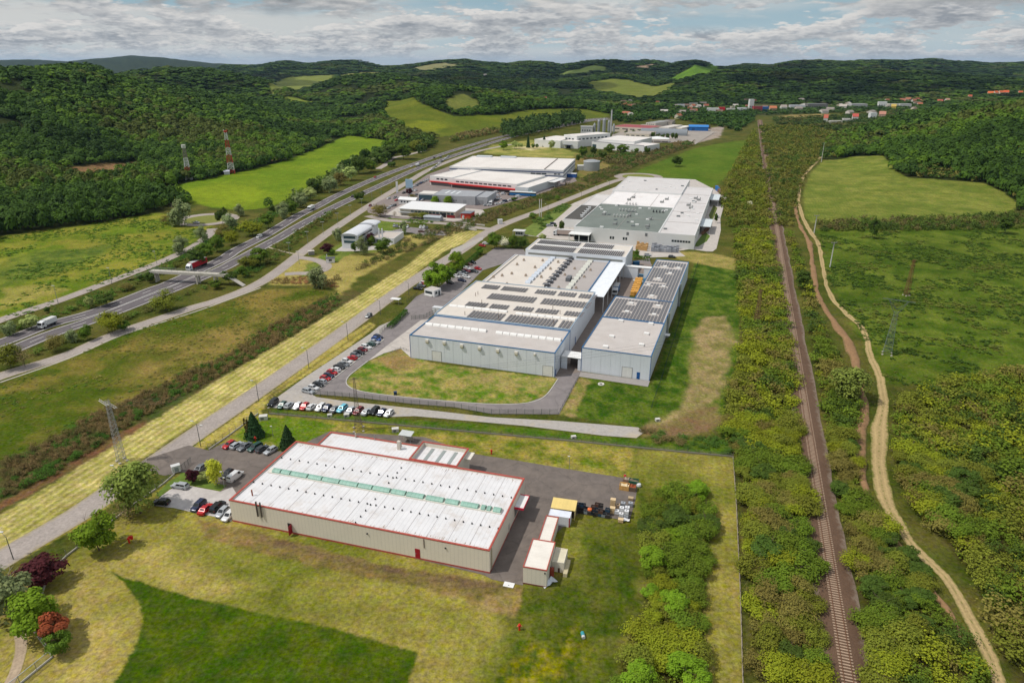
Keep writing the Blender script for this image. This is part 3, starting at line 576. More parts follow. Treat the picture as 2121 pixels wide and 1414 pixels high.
# ---------------------------------------------------------------- buildings
class Fr:
 """frame of a building: origin at the front left foot, x along the front wall, y to the back"""
 def __init__(s, FL, FR, z, BL=None, BR=None):
  a = gp(*FL, z); b = gp(*FR, z); s.o = Vector((a.x, a.y, 0)); d = Vector((b.x - a.x, b.y - a.y)); s.W = d.length
  s.ex = d / s.W; s.ey = Vector((-s.ex.y, s.ex.x)); s.th = math.atan2(s.ex.y, s.ex.x)
  s.D = 0
  if BL: s.D = s.l(*BL, z)[1]
  if BR: s.D = s.l(*BR, z)[1] if not BL else (s.D + s.l(*BR, z)[1]) / 2
 def l(s, u, v, z=0.0):
  p = gp(u, v, z); d = Vector((p.x - s.o.x, p.y - s.o.y)); return d.dot(s.ex), d.dot(s.ey)
 def w(s, x, y, z=0.0):
  p = Vector((s.o.x, s.o.y)) + s.ex * x + s.ey * y; return Vector((p.x, p.y, z))
 def wallpx(s, u, v):
  """(x, z) on the front wall plane y = 0"""
  a, dy, dz = ray(u, v); n = s.ey
  t = (s.o.x * n.x + s.o.y * n.y) / (a * n.x + dy * n.y)
  p = Vector((a * t, dy * t)); return (p - Vector((s.o.x, s.o.y))).dot(s.ex), CAMH + dz * t
 def wallpx_x(s, u, v, X):
  """(y, z) on the side wall plane x = X"""
  a, dy, dz = ray(u, v); n = s.ex
  t = (s.o.x * n.x + s.o.y * n.y + X) / (a * n.x + dy * n.y)
  p = Vector((a * t, dy * t)); return (p - Vector((s.o.x, s.o.y))).dot(s.ey), CAMH + dz * t
 def thing(s, name, label, cat, group=None): return thing(name, s.o, s.th, label, cat, group)
def block(t, x0, x1, y0, y1, h, wm, rm, tm=None, par=0.35, pw=0.3, z0=0.0, plinth=None, trim_h=0.18):
 """walls, recessed roof, coping strip"""
 b = MB(); b.box(x0, x1, y0, y1, z0, h, nobot=True); wl = b.build('wall', wm, t)
 me = wl.data; bm = bmesh.new(); bm.from_mesh(me)
 bmesh.ops.delete(bm, geom=[f for f in bm.faces if f.normal.z > 0.9], context='FACES'); bm.to_mesh(me); bm.free()
 r = MB(); r.box(x0 + pw, x1 - pw, y0 + pw, y1 - pw, h - par - 0.3, h - par); rf = r.build('roof', rm, t)
 c = MB()
 e = 0.004
 for (a, b_, c_, d) in ((x0 - e, x1 + e, y0 - e, y0 + pw), (x0 - e, x1 + e, y1 - pw, y1 + e), (x0 - e, x0 + pw, y0 + pw, y1 - pw), (x1 - pw, x1 + e, y0 + pw, y1 - pw)):
  c.box(a, b_, c_, d, h - par - 0.28, h + 0.02)
 k = c.build('parapet', tm and [wm, tm] or wm, t)
 if tm:
  q = MB(); o = 0.05
  for (a, b_, c_, d) in ((x0 - o, x1 + o, y0 - o, y0 + pw + 0.02), (x0 - o, x1 + o, y1 - pw - 0.02, y1 + o), (x0 - o, x0 + pw + 0.02, y0 + pw + 0.02, y1 - pw - 0.02), (x1 - pw - 0.02, x1 + o, y0 + pw + 0.02, y1 - pw - 0.02)):
   q.box(a, b_, c_, d, h + 0.02 - trim_h, h + 0.06)
  q.build('roof_trim', tm, k)
 if plinth:
  q = MB(); o = 0.03
  for (a, b_, c_, d) in ((x0 - o, x1 + o, y0 - o, y0 - 0.003), (x0 - o, x1 + o, y1 + 0.003, y1 + o), (x0 - o, x0 - 0.003, y0 - 0.003, y1 + 0.003), (x1 + 0.003, x1 + o, y0 - 0.003, y1 + 0.003)):
   q.box(a, b_, c_, d, 0, plinth[1])
  q.build('plinth', plinth[0], wl)
 return wl, rf
def split_build(b, name, m, t):
 for i in range(0, len(b.v), 8):
  q = MB(); q.v = b.v[i:i + 8]; k = i // 8 * 6; q.f = [tuple(x - i for x in f) for f in b.f[k:k + 6]]; q.m = [0] * 6; q.build(name, m, t)
def pbox(t, name, x0, x1, y0, y1, z0, z1, m, label=None):
 b = MB(); b.box(x0, x1, y0, y1, z0, z1); return tag(b.build(name, m, t), label)
GLASS = mat('glass_dark', (0.03, 0.04, 0.045), 0.12, 0.2, 0.3, spec=0.6)
GLASS_B = mat('glass_blue', (0.05, 0.09, 0.11), 0.10, 0.2, 0.3, spec=0.7)
WHITE_ROOF = mat('roof_white', lin(222,221,222), 0.65, 0.07, 0.3, stripe=('X', 1.05, 0.16), dirt=(lin(186,170,154), 0.22, 0.52, 0.74, 0.6))
CREAM = mat('wall_cream', lin(228,219,202), 0.6, 0.05, 0.25, stripe=('XY', 0.9, 0.12), dirt=(lin(196,188,170), 0.25, 0.52, 0.72, 0.35))
RED = flat(176,84,72, 0.7, var=0.25, scale=0.8)
CRIMSON = flat(160,24,44, 0.5)
WHITE = flat(232,232,230, 0.55)
OFFW = flat(224,218,206, 0.6)
GREYM = flat(160,164,168, 0.5)
DARK = flat(44,44,48, 0.6)
STEEL = flat(176,180,184, 0.35, metal=0.6)
BLUE = flat(28,86,150, 0.45)
BLUE_T = flat(44,104,152, 0.45)
RUST = flat(150,76,44, 0.85, var=0.3)
WOOD = flat(206,160,92, 0.8, var=0.25, scale=2.0)
ROOF_BEIGE = mat('roof_beige', lin(194,187,182), 0.85, 0.07, 0.2, dirt=(lin(182,172,164), 0.12, 0.48, 0.70, 0.55))
ROOF_LIGHT = mat('roof_light', lin(214,206,196), 0.85, 0.06, 0.2, dirt=(lin(200,188,174), 0.10, 0.50, 0.70, 0.5))
ROOF_GREY = mat('roof_grey', lin(176,169,165), 0.85, 0.07, 0.2, dirt=(lin(160,154,150), 0.10, 0.50, 0.70, 0.5))
ROOF_GREEN = mat('roof_green', lin(116,124,118), 0.85, 0.08, 0.12, dirt=(lin(140,146,140), 0.08, 0.5, 0.7, 0.5))
ROOF_DARK = mat('roof_dark', lin(84,82,78), 0.9, 0.10, 0.15)
WALL_W = mat('wall_panel_white', lin(222,227,233), 0.5, 0.04, 0.15, stripe=('XY', 1.2, 0.05))
WALL_FW = mat('wall_panel_far', lin(226,226,224), 0.6, 0.05, 0.10)
PANEL = mat('solar_cell', lin(104,100,102), 0.25, 0.10, 0.5, spec=0.5, stripe=('Y', 1.0, 0.35))
SKYL = mat('skylight_green', lin(142,182,166), 0.35, 0.16, 0.7, spec=0.5, stripe=('X', 1.0, 0.22))
SKYL_W = mat('skylight_white', lin(238,236,232), 0.4, 0.05, 0.4)
def vault(b, x0, x1, y0, y1, z, h, k=7, m=0):
 yc = (y0 + y1) / 2; ry = (y1 - y0) / 2
 pts = [(yc - ry * math.cos(math.pi * i / k), z + h * math.sin(math.pi * i / k)) for i in range(k + 1)]
 for i in range(k): b.quad((x0, *pts[i]), (x1, *pts[i]), (x1, *pts[i + 1]), (x0, *pts[i + 1]), m)
 b.ngon([(x0, *p) for p in pts][::-1], m); b.ngon([(x1, *p) for p in pts], m)
def roof_vents(t, spots, z, m, r=0.17, hh=0.3):
 first = None
 for x, y in spots:
  if first is None:
   b = MB(); b.lathe([(r, 0), (r, hh), (r * 0.5, hh + 0.12)], 8); first = b.build('roof_vent', m, t, (x, y, z))
  else:
   o = first.copy(); COL.objects.link(o); o.parent = t; o.location = (x, y, z)
def near_hall():
 h = 6.0
 f = Fr((474.1, 1035), (1013.7, 1139.9), h, BR=(1088.3, 990.3)); W, Dp = f.W, f.D
 t = f.thing('industrial_hall', 'long low cream hall with a white roof, red trim and a green skylight strip', 'hall')
 wl, rf = block(t, 0, W, 0, Dp, h, CREAM, WHITE_ROOF, RED, 0.45, 0.35, plinth=(RED, 0.45))
 zr = h - 0.45
 R = random.Random(8); st = MB()
 for yy, sg in ((0.4, 1), (Dp - 0.4, -1)):
  for i in range(120):
   x = R.uniform(0.6, W - 1.2); l_ = R.uniform(0.2, 1.5) * R.random() + 0.12; w_ = R.uniform(0.04, 0.22); y_ = yy + sg * R.uniform(0, 0.9); st.quad((x, y_, zr + 0.004), (x + w_, y_, zr + 0.004), (x + w_ * 0.6, y_ + sg * l_, zr + 0.004), (x + w_ * 0.3, y_ + sg * l_, zr + 0.004)) if sg > 0 else st.quad((x + w_, y_, zr + 0.004), (x, y_, zr + 0.004), (x + w_ * 0.3, y_ + sg * l_, zr + 0.004), (x + w_ * 0.6, y_ + sg * l_, zr + 0.004))
 q = st.build('roof_stains', flat(158,136,116, 0.9, var=0.3, scale=0.6), rf); q['kind'] = 'stuff'
 sm = MB()
 for k in range(1, 13): x = W * k / 13; sm.box(x, x + 0.07, 0.4, Dp - 0.4, zr, zr + 0.05)
 sm.build('roof_seams', flat(190,186,184), rf)
 y0 = f.l(558, 978, zr)[1]; y1 = f.l(567.5, 968, zr + 0.5)[1]; yb = f.l(1034.6, 1065, zr)[1]; y0 = (y0 + yb) / 2; y1 = max(y0 + 1.6, min(y1, y0 + 2.4))
 xs = f.l(556, 978, zr)[0]; xe = f.l(1037, 1065, zr)[0]
 fr = pbox(rf, 'skylight_kerb', xs, xe, y0 - 0.15, y1 + 0.15, zr, zr + 0.28, OFFW)
 ux = lambda u: f.l(u, 978 + (u - 558) * 87 / 476.6, zr)[0]
 for a, c in [(563,580),(581,600),(601,635),(637,665),(666,701),(702,739),(740,769),(770,806),(808,838),(840,876),(880,917),(920,948),(952,989),(994,1004),(1006,1015),(1019,1036)]:
  b = MB(); vault(b, ux(a) + 0.1, ux(c) - 0.1, y0, y1, zr + 0.28, 0.62); b.build('skylight', SKYL, rf)
 sp = []
 for (ua, va), (ub, vb), n in (((583.5, 948.5), (1059, 1031), 27), ((525.5, 999), (1032, 1095), 29)):
  for i in range(n): k = i / (n - 1); sp.append(f.l(ua + (ub - ua) * k, va + (vb - va) * k, zr))
 a = f.l(831, 969.5, zr); c = f.l(736.5, 1083, zr)
 sp += [(a[0] + (c[0] - a[0]) * i / 10, a[1] + (c[1] - a[1]) * i / 10) for i in (0, 1, 2, 3, 4, 6, 7, 8, 9, 10)]
 roof_vents(rf, sp, zr, DARK)
 x, y = f.l(523, 1026, zr); b = MB(); b.tube((x, y, zr), (x, y, zr + 1.6), 0.16, k=8, m=0); b.build('flue_pipe', RUST, t)
 for u in (530, 538):
  x, _ = f.wallpx(u + 3, 1050); b = MB(); b.tube((x, -0.28, 3.2), (x, -0.28, h + 1.2), 0.20, k=8); b.build('flue_pipe', flat(96,88,82, 0.6), t)
 x0, _ = f.wallpx(598.5, 1104); x1, _ = f.wallpx(606.5, 1106)
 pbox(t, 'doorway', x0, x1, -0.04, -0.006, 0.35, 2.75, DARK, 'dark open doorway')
 d = MB(); d.box(x1, x1 + 0.06, -1.35, -0.03, 0.35, 2.75); tag(d.build('door', CRIMSON, t), 'red door standing open');
 x0, _ = f.wallpx(861, 1160); x1, _ = f.wallpx(871, 1160)
 dd = pbox(t, 'door', x0, x1, -0.06, -0.006, 0.35, 2.75, CRIMSON, 'closed red door')
 pbox(dd, 'handle', x0 + 0.1, x0 + 0.25, -0.1, -0.061, 1.4, 1.5, GREYM)
 for u, v in ((761, 1104), (923, 1134)):
  x, z = f.wallpx(u, v); pbox(t, 'wall_lamp', x - 0.15, x + 0.15, -0.25, -0.006, z - 0.12, z + 0.12, DARK)
 x, z = f.wallpx(878, 1122); pbox(t, 'downpipe', x - 0.07, x + 0.07, -0.12, -0.006, 3.4, h - 0.3, flat(110,90,84))
 (xa, ya), (xb, yb) = f.l(1065.7, 1052.6, 3.9), f.l(1081.7, 1026, 3.9)
 xo = f.l(1084, 1054, 3.9)[0]; ya = f.l(1084, 1054, 3.9)[1]; yb = f.l(1097.8, 1028, 3.9)[1]
 c = pbox(t, 'canopy', W + 0.055, max(xo, W + 2), ya, yb, 3.75, 3.95, WHITE)
 b = MB(); xo = max(xo, W + 2)
 b.box(xo, xo + 0.08, ya - 0.08, yb + 0.08, 3.55, 4.15); b.box(W + 0.055, xo, ya - 0.08, ya, 3.55, 4.15); b.box(W + 0.055, xo, yb, yb + 0.08, 3.55, 4.15)
 b.build('canopy_fascia', flat(206,40,70, 0.5), c)
 for y in (ya + 0.3, yb - 0.3): b = MB(); b.bar((W + 0.01, y, 2.4), (xo - 0.3, y, 3.72), 0.08); b.build('brace', GREYM, c)
 pbox(t, 'loading_door', W + 0.006, W + 0.05, ya + 0.4, yb - 0.4, 0.9, 3.6, flat(120,116,112))
 pbox(t, 'door', W + 0.006, W + 0.05, f.wallpx_x(1053, 1083, W)[0], f.wallpx_x(1053, 1083, W)[0] + 1.0, 0.2, 2.3, flat(190,184,172))
 x, y = W, 1.2; b = MB(); b.box(W + 0.006, W + 0.12, 0.9, 1.5, 0.5, h - 0.4); b.build('cable_duct', flat(170,160,136), t)
 xl, yl = f.l(684.4, 895, 4.6); xr, yr = f.l(875, 916, 6.0); x3, y3 = f.l(971.4, 929.4, 6.0)
 xa0 = f.l(662, 917, 4.6)[0]
 block(t, xa0, xr, Dp + 0.02, yl, 4.8, CREAM, WHITE_ROOF, RED, 0.3, 0.3)
 w3, r3 = block(t, xr + 0.03, x3, Dp + 0.02, y3, 6.2, CREAM, WHITE_ROOF, RED, 1.3, 0.3)
 for u in (0.22, 0.47, 0.72):
  xx = xr + (x3 - xr) * u; pbox(r3, 'roof_light', xx, xx + 0.9, Dp + 0.9, y3 - 0.9, 4.9, 4.98, flat(150,158,156))
 for u, v in ((737, 906), (825, 925), (831, 925)):
  x, y = f.l(u, v, 4.5); b = MB(); b.tube((x, y, 4.5), (x, y, 6.0), 0.18, k=8); b.build('flue_pipe', flat(190,180,166), t)
 x, y = f.l(827, 930, 4.5); pbox(t, 'chimney', x - 0.4, x + 0.4, y - 0.4, y + 0.4, 4.4, 7.0, flat(206,198,186))
 x, y = f.l(776, 912, 4.5); b = MB(); b.tube((x, y, 4.5), (x, y, 6.3), 0.05, k=5); b.build('roof_pole', GREYM, t)
 pbox(t, 'awning', x3 + 0.055, x3 + 1.6, y3 - 3.5, y3, 5.0, 5.12, OFFW)
 return f
def sheds(f):
 z = 4.4
 g = Fr((1083.5, 1172.6), (1132.6, 1181), z, BR=(1153.3, 1122.6))
 t = g.thing('shed', 'tall cream metal shed with red edging at the front end of the yard', 'shed')
 W, Dp = g.W, g.D; SR = mat('roof_cream', lin(232,226,216), 0.6, 0.06, 0.4, stripe=('Y', 1.0, 0.05), dirt=(lin(206,194,180), 0.3, 0.5, 0.7, 0.4))
 block(t, 0, W, 0, Dp, z, CREAM, SR, RED, 0.12, 0.12, trim_h=0.18, plinth=(flat(120,66,60), 0.3))
 pbox(t, 'wall_lamp', W - 0.5, W - 0.25, -0.15, -0.006, z - 0.9, z - 0.6, DARK)
 xa, ya = g.l(1145.8, 1162, 2.6); xb, yb = g.l(1174, 1144, 2.6)
 t2 = thing('shed', g.w(0, 0), g.th, 'flat roofed lean-to against the right side of the tall cream shed', 'shed')
 block(t2, W + 0.1, xb, min(ya, yb) , max(ya, yb) + 1.2, 2.6, CREAM, mat('roof_lean', lin(214,206,180), 0.7), None, 0.1, 0.1)
 pbox(t2, 'ramp', xb + 0.05, xb + 0.9, min(ya, yb) - 1.2, max(ya, yb), 0.0, 0.9, flat(196,184,150))
 z2 = 2.9
 xl, y0 = g.l(1113.7, 1114, z2); xr, yr = g.l(1157, 1070.7, z2); xl2 = g.l(1134.4, 1066, z2)[0]
 t3 = thing('shed', g.w(0, 0), g.th, 'long narrow cream shed with a red roof edge behind the tall shed', 'shed')
 block(t3, (xl + xl2) / 2, xr, Dp + 0.3, yr, z2, CREAM, SR, RED, 0.12, 0.12, trim_h=0.18)
 z3 = 2.6
 c0 = Fr((1136, 1066), (1180.6, 1072.6), z3, BR=(1186, 1061))
 t4 = c0.thing('shipping_container', 'white metal storage container tucked between the long shed and yellow roof', 'container')
 block(t4, 0, c0.W, 0, 2.5, z3, mat('container_white', lin(226,226,232), 0.5, stripe=('XY', 0.5, 0.12)), mat('container_top', lin(226,230,240), 0.5), None, 0.05, 0.08)
 b = MB(); b.box(c0.W - 0.25, c0.W + 0.02, -0.05, -0.006, 0, z3); b.build('corner_post', CRIMSON, t4)
 x0, y0 = c0.l(1139, 1053.7, 3.0); x1, y1 = c0.l(1193.5, 1048, 3.0)
 t5 = thing('shed', c0.w(0, 0), c0.th, 'open store with a pale yellow sheet roof beside the stacked crates', 'shed')
 b = MB(); YR = mat('roof_yellow', lin(228,202,128), 0.6, 0.08, 0.4, stripe=('X', 0.9, 0.06))
 b.quad((0, 2.75, 2.75), (x1, 2.75, 2.75), (x1, max(y1, 6.2), 3.35), (0, max(y1, 6.2), 3.35)); b.quad((0, 2.75, 2.68), (0, max(y1, 6.2), 3.28), (x1, max(y1, 6.2), 3.28), (x1, 2.75, 2.68)); b.build('roof', YR, t5)
 yb_ = max(y1, 6.2)
 b = MB(); b.box(0.1, x1 - 0.1, yb_ - 0.2, yb_ - 0.1, 0, 3.2); b.box(x1 - 0.2, x1 - 0.1, 2.8, yb_ - 0.2, 0, 2.7); b.build('wall', flat(206,190,140), t5)
 return g
def factory():
 """the big white factory: front hall, panel roofs, workshop roofs, rear block"""
 z = 9.0
 f = Fr((848.1, 693.4), (1149.8, 731), z); W = f.W
 t = f.thing('factory', 'large white factory hall with blue trim and rows of rooftop solar panels', 'factory')
 y1 = (f.l(905.6, 652, z)[1] + f.l(1181, 686, z)[1]) / 2
 y2 = (f.l(1003.7, 584, z)[1] + f.l(1239.5, 608.5, z)[1]) / 2
 block(t, 0, W, 0, y1 - 0.02, z, WALL_W, ROOF_BEIGE, BLUE_T, 0.25, 0.3, trim_h=0.22)
 block(t, 0.0, W, y1 + 0.02, y2, z + 0.5, WALL_W, ROOF_LIGHT, flat(150,170,186), 0.25, 0.3, trim_h=0.22)
 b = MB(); b.box(-0.05, 0.12, -0.05, -0.006, 0, z - 0.25); b.box(W - 0.12, W + 0.05, -0.05, -0.006, 0, z - 0.25); b.box(W + 0.006, W + 0.08, y1 - 0.15, y1 + 0.15, 0, z + 0.2); split_build(b, 'corner_trim', BLUE, t)
 zr = z - 0.25; zp = z + 0.25
 def hump_row(ua, va, ub, vb, n, zz, w=1.7, h=0.7):
  (xa, ya), (xb, yb) = f.l(ua, va, zz), f.l(ub, vb, zz)
  for i in range(n):
   L = (xb - xa) / n; b = MB(); yy = (ya + yb) / 2; vault(b, xa + i * L + 0.12, xa + (i + 1) * L - 0.12, yy - w / 2, yy + w / 2, zz + 0.2, h, 5)
   b.box(xa + i * L + 0.05, xa + (i + 1) * L - 0.05, yy - w / 2 - 0.1, yy + w / 2 + 0.1, zz, zz + 0.2); b.build('skylight', SKYL_W, t)
 hump_row(882, 672, 1008, 687, 8, zr); hump_row(1028, 689, 1162, 706.5, 9, zr)
 hump_row(931, 633.5, 1051, 646.5, 7, zp, 1.5, 0.5); hump_row(1069, 648.5, 1192, 664, 8, zp, 1.5, 0.5)
 n_tab = [0]; rest = MB()
 first = [None]
 def tables(ua, va, ub, vb, vlen, n, zz, gap=0.72, skip=()):
  (xa, ya), (xb, yb) = f.l(ua, va, zz), f.l(ub, vb, zz); ln = vlen
  for i in range(n):
   if i in skip: continue
   x = xa + (xb - xa) * i / n; y = ya + (yb - ya) * i / n; w = (xb - xa) / n * gap
   if n_tab[0] < 99:
    b = MB(); b.quad((0, 0, 0.12), (w, 0, 0.34), (w, ln, 0.34), (0, ln, 0.12)); b.quad((0, 0, 0.06), (0, ln, 0.06), (w, ln, 0.28), (w, 0, 0.28))
    o = b.build('solar_panel', PANEL, t, (x, y, zz)); n_tab[0] += 1
   else:
    rest.quad((x, y, zz + 0.12), (x + w, y, zz + 0.34), (x + w, y + ln, zz + 0.34), (x, y + ln, zz + 0.12))
 tables(966, 656.5, 1186, 681.5, 7.6, 30, zp, skip=(10, 25))
 tables(962, 633, 1207, 657, 5.0, 38, zp, skip=(7, 14, 15, 22, 30, 31))
 tables(1007, 618.5, 1220, 639.5, 7.2, 32, zp, skip=(15, 16))
 tables(996, 597, 1234, 620.5, 5.6, 40, zp, skip=(6, 16, 17, 18, 26, 33))
 for u, v in ((858+105, 652), (1033, 659), (1147, 672), (985, 613), (990, 610), (1145, 640), (1160, 650), (998, 628)):
  x, y = f.l(u, v, zp); b = MB(); b.tube((x, y, zp), (x, y, zp + 1.5), 0.12, k=6); b.build('flue_pipe', flat(120,96,80), t)
 for ua, va, ub, vb in ((896, 746, 914, 727.5), (1124.3, 778.5, 1144, 759)):
  xa, _ = f.wallpx(ua, va); xb, _ = f.wallpx(ub, vb + 15);
  dr = pbox(t, 'roller_door', xa, xb, -0.05, -0.006, 0.1, 3.9, flat(226,226,222, stripe=('Z', 0.5, 0.06)))
  b = MB(); b.box(xa - 0.12, xb + 0.12, -0.09, -0.006, 3.9, 4.02); b.box(xa - 0.12, xa, -0.09, -0.006, 0, 3.9); b.box(xb, xb + 0.12, -0.09, -0.006, 0, 3.9); b.build('door_frame', flat(150,152,154), dr)
 for u, v in ((885.3, 705), (920.8, 709), (957, 715), (994, 720), (1031.4, 725), (1069.7, 730), (1108, 733)):
  x, zz = f.wallpx(u, v); s = 0.55 if u < 1100 else 0.3
  b = MB(); b.box(x - s, x + s, -0.7, -0.006, zz - 0.7 * s, zz + 0.9 * s); b.quad((x - s, -0.7, zz - 0.7 * s), (x - s, -0.006, zz - 2.2 * s), (x + s, -0.006, zz - 2.2 * s), (x + s, -0.7, zz - 0.7 * s)); b.build('vent_hood', OFFW, t)
 b = MB()
 for k in range(1, 16): b.box(W * k / 16 - 0.03, W * k / 16 + 0.03, -0.03, -0.006, 0.1, z - 0.3)
 b.build('wall_seams', flat(196,200,204), t)
 pbox(t, 'plinth', 0.0, W, -0.10, -0.006, 0, 0.10, flat(150,150,150))
 pbox(t, 'door', W + 0.006, W + 0.06, 0.9, 2.0, 0.1, 2.4, BLUE)
 pbox(t, 'wall_sign', W + 0.006, W + 0.10, y1 + 9, y1 + 9.8, 0.2, 3.0, BLUE)
 z3 = 7.2
 x30 = f.l(995, 582.6, z3)[0]; y3b = (f.l(1062, 529, z3)[1] + f.l(1268, 541, z3)[1]) / 2
 xm = f.l(1129, 597, z3)[0]; xq = f.l(1218, 606, z3)[0]
 block(t, 0.2, xm - 0.02, y2 + 0.03, y3b, z3, WALL_W, ROOF_LIGHT, None, 0.3, 0.3)
 block(t, xm + 0.02, xq, y2 + 0.03, y3b, z3 + 0.15, WALL_W, ROOF_GREY, None, 0.3, 0.3)
 zq = z3 - 0.3
 xs1 = f.l(1036, 560, zq)[0]
 b = MB(); b.box(xs1, xs1 + 0.3, y2 + 0.4, y3b - 0.4, zq, zq + 0.45); b.build('fire_wall', flat(190,184,176), t)
 def humps(ua, va, ub, vb, n, m, dark=False):
  (xa, ya), (xb, yb) = f.l(ua, va, zq), f.l(ub, vb, zq); xx = (xa + xb) / 2
  for i in range(n):
   y = ya + (yb - ya) * (i + 0.5) / n; L = (yb - ya) / n
   b = MB()
   if dark: b.box(xx - 1.3, xx + 1.0, y - L * 0.22, y + L * 0.28, zq, zq + 0.9); b.quad((xx - 2.2, y - L * 0.3, zq + 1.2), (xx + 0.6, y - L * 0.3, zq + 1.5), (xx + 0.6, y + L * 0.3, zq + 1.5), (xx - 2.2, y + L * 0.3, zq + 1.2))
   else:
    vault(b, xx - 1.2, xx + 1.2, y - L * 0.42, y + L * 0.42, zq, 1.0, 6)
   b.build('roof_vent_hood' if dark else 'skylight', m, t)
 humps(1092, 588, 1148, 532, 10, flat(200,208,218, 0.3))
 humps(1131, 597, 1187, 535, 10, flat(104,104,108, 0.6), True)
 humps(1172, 600, 1228, 540, 10, flat(206,206,196, 0.4))
 b = MB(); x, y = f.l(1178, 581, zq)
 b.box(x - 1, x + 1, y - 2.4, y + 2.6, zq + 0.1, zq + 1.9); b.build('air_handler', flat(110,112,116), t)
 k = None
 for u, v in ((1124,541),(1108,555),(1089,572),(1156,544),(1140,558),(1121,575),(1190,558),(1223,561),(1157,597),(1193,598),(1040,572),(1060,568),(1071,549),(1022,575),(1050,590),(1210,575),(1170,571),(1085,540)):
  x, y = f.l(u, v, zq)
  if k is None: b = MB(); b.box(-0.5, 0.5, -0.5, 0.5, 0, 0.7); b.tube((0, 0, 0.7), (0, 0, 1.1), 0.4, k=8); k = b.build('exhaust_fan', flat(176,160,144), t, (x, y, zq + 0.1))
  else: o = k.copy(); COL.objects.link(o); o.parent = t; o.location = (x, y, zq + 0.1)
 xc1 = f.l(1240, 626, 7.6)[0]; xc2 = f.l(1297, 546, 7.6)[0]; xc = (xc1 + xc2) / 2
 cv = pbox(t, 'canopy', xq + 0.35, xc, y2 - 0.2 + 0.3, y3b - 0.2, 7.45, 7.65, mat('canopy_white', lin(234,238,242), 0.5, stripe=('Y', 1.0, 0.05)))
 pbox(cv, 'canopy_edge', xq + 0.02, xq + 0.34, y2 + 0.05, y3b - 0.2, 7.0, 8.2, BLUE_T)
 for i in range(6):
  y = y2 + 1 + (y3b - y2 - 3) * i / 5; pbox(cv, 'post', xc - 0.4, xc - 0.1, y, y + 0.3, 0, 7.44, flat(206,206,204))
 zb = 10.5
 xb0 = f.l(1087.6, 516.5, zb)[0]; yb0 = max(f.l(1298, 530, zb)[1], y3b + 0.1); yb1 = (f.l(1112, 496, zb)[1] + f.l(1313.4, 507, zb)[1]) / 2; xb1 = f.l(1298, 530, zb)[0]
 block(t, xb0, xb1, y3b + 0.05, yb1, zb, WALL_W, ROOF_LIGHT, None, 0.25, 0.3)
 b = MB(); b.box(xb0 + 1.5, (xb0 + xb1) / 2 - 1, y3b + 0.02, y3b + 0.044, zb - 2.6, zb - 1.6); b.box((xb0 + xb1) / 2 + 1, xb1 - 1.5, y3b + 0.02, y3b + 0.044, zb - 2.6, zb - 1.6); b.build('window_band', flat(128,130,124, 0.3), t)
 zz = zb - 0.25
 ym = (y3b + yb1) / 2
 pbox(t, 'roof_ridge_light', xb0 + 2, xb1 - 3, ym - 0.8, ym + 0.8, zz, zz + 0.35, WHITE)
 n = 46
 for k_ in range(n):
  if k_ in (22, 23): continue
  w = (xb1 - xb0 - 4) / n; x = xb0 + 2 + k_ * w
  for (ya, yb_) in ((y3b + 1.2, ym - 1.4), (ym + 1.4, yb1 - 1.6)):
   if ya > ym and k_ > 38: continue
   rest.quad((x, ya, zz + 0.12), (x + w * 0.72, ya, zz + 0.34), (x + w * 0.72, yb_, zz + 0.34), (x, yb_, zz + 0.12))
 o = rest.build('solar_panel', PANEL, t); o['kind'] = 'stuff'
 return f, y1, y2, y3b
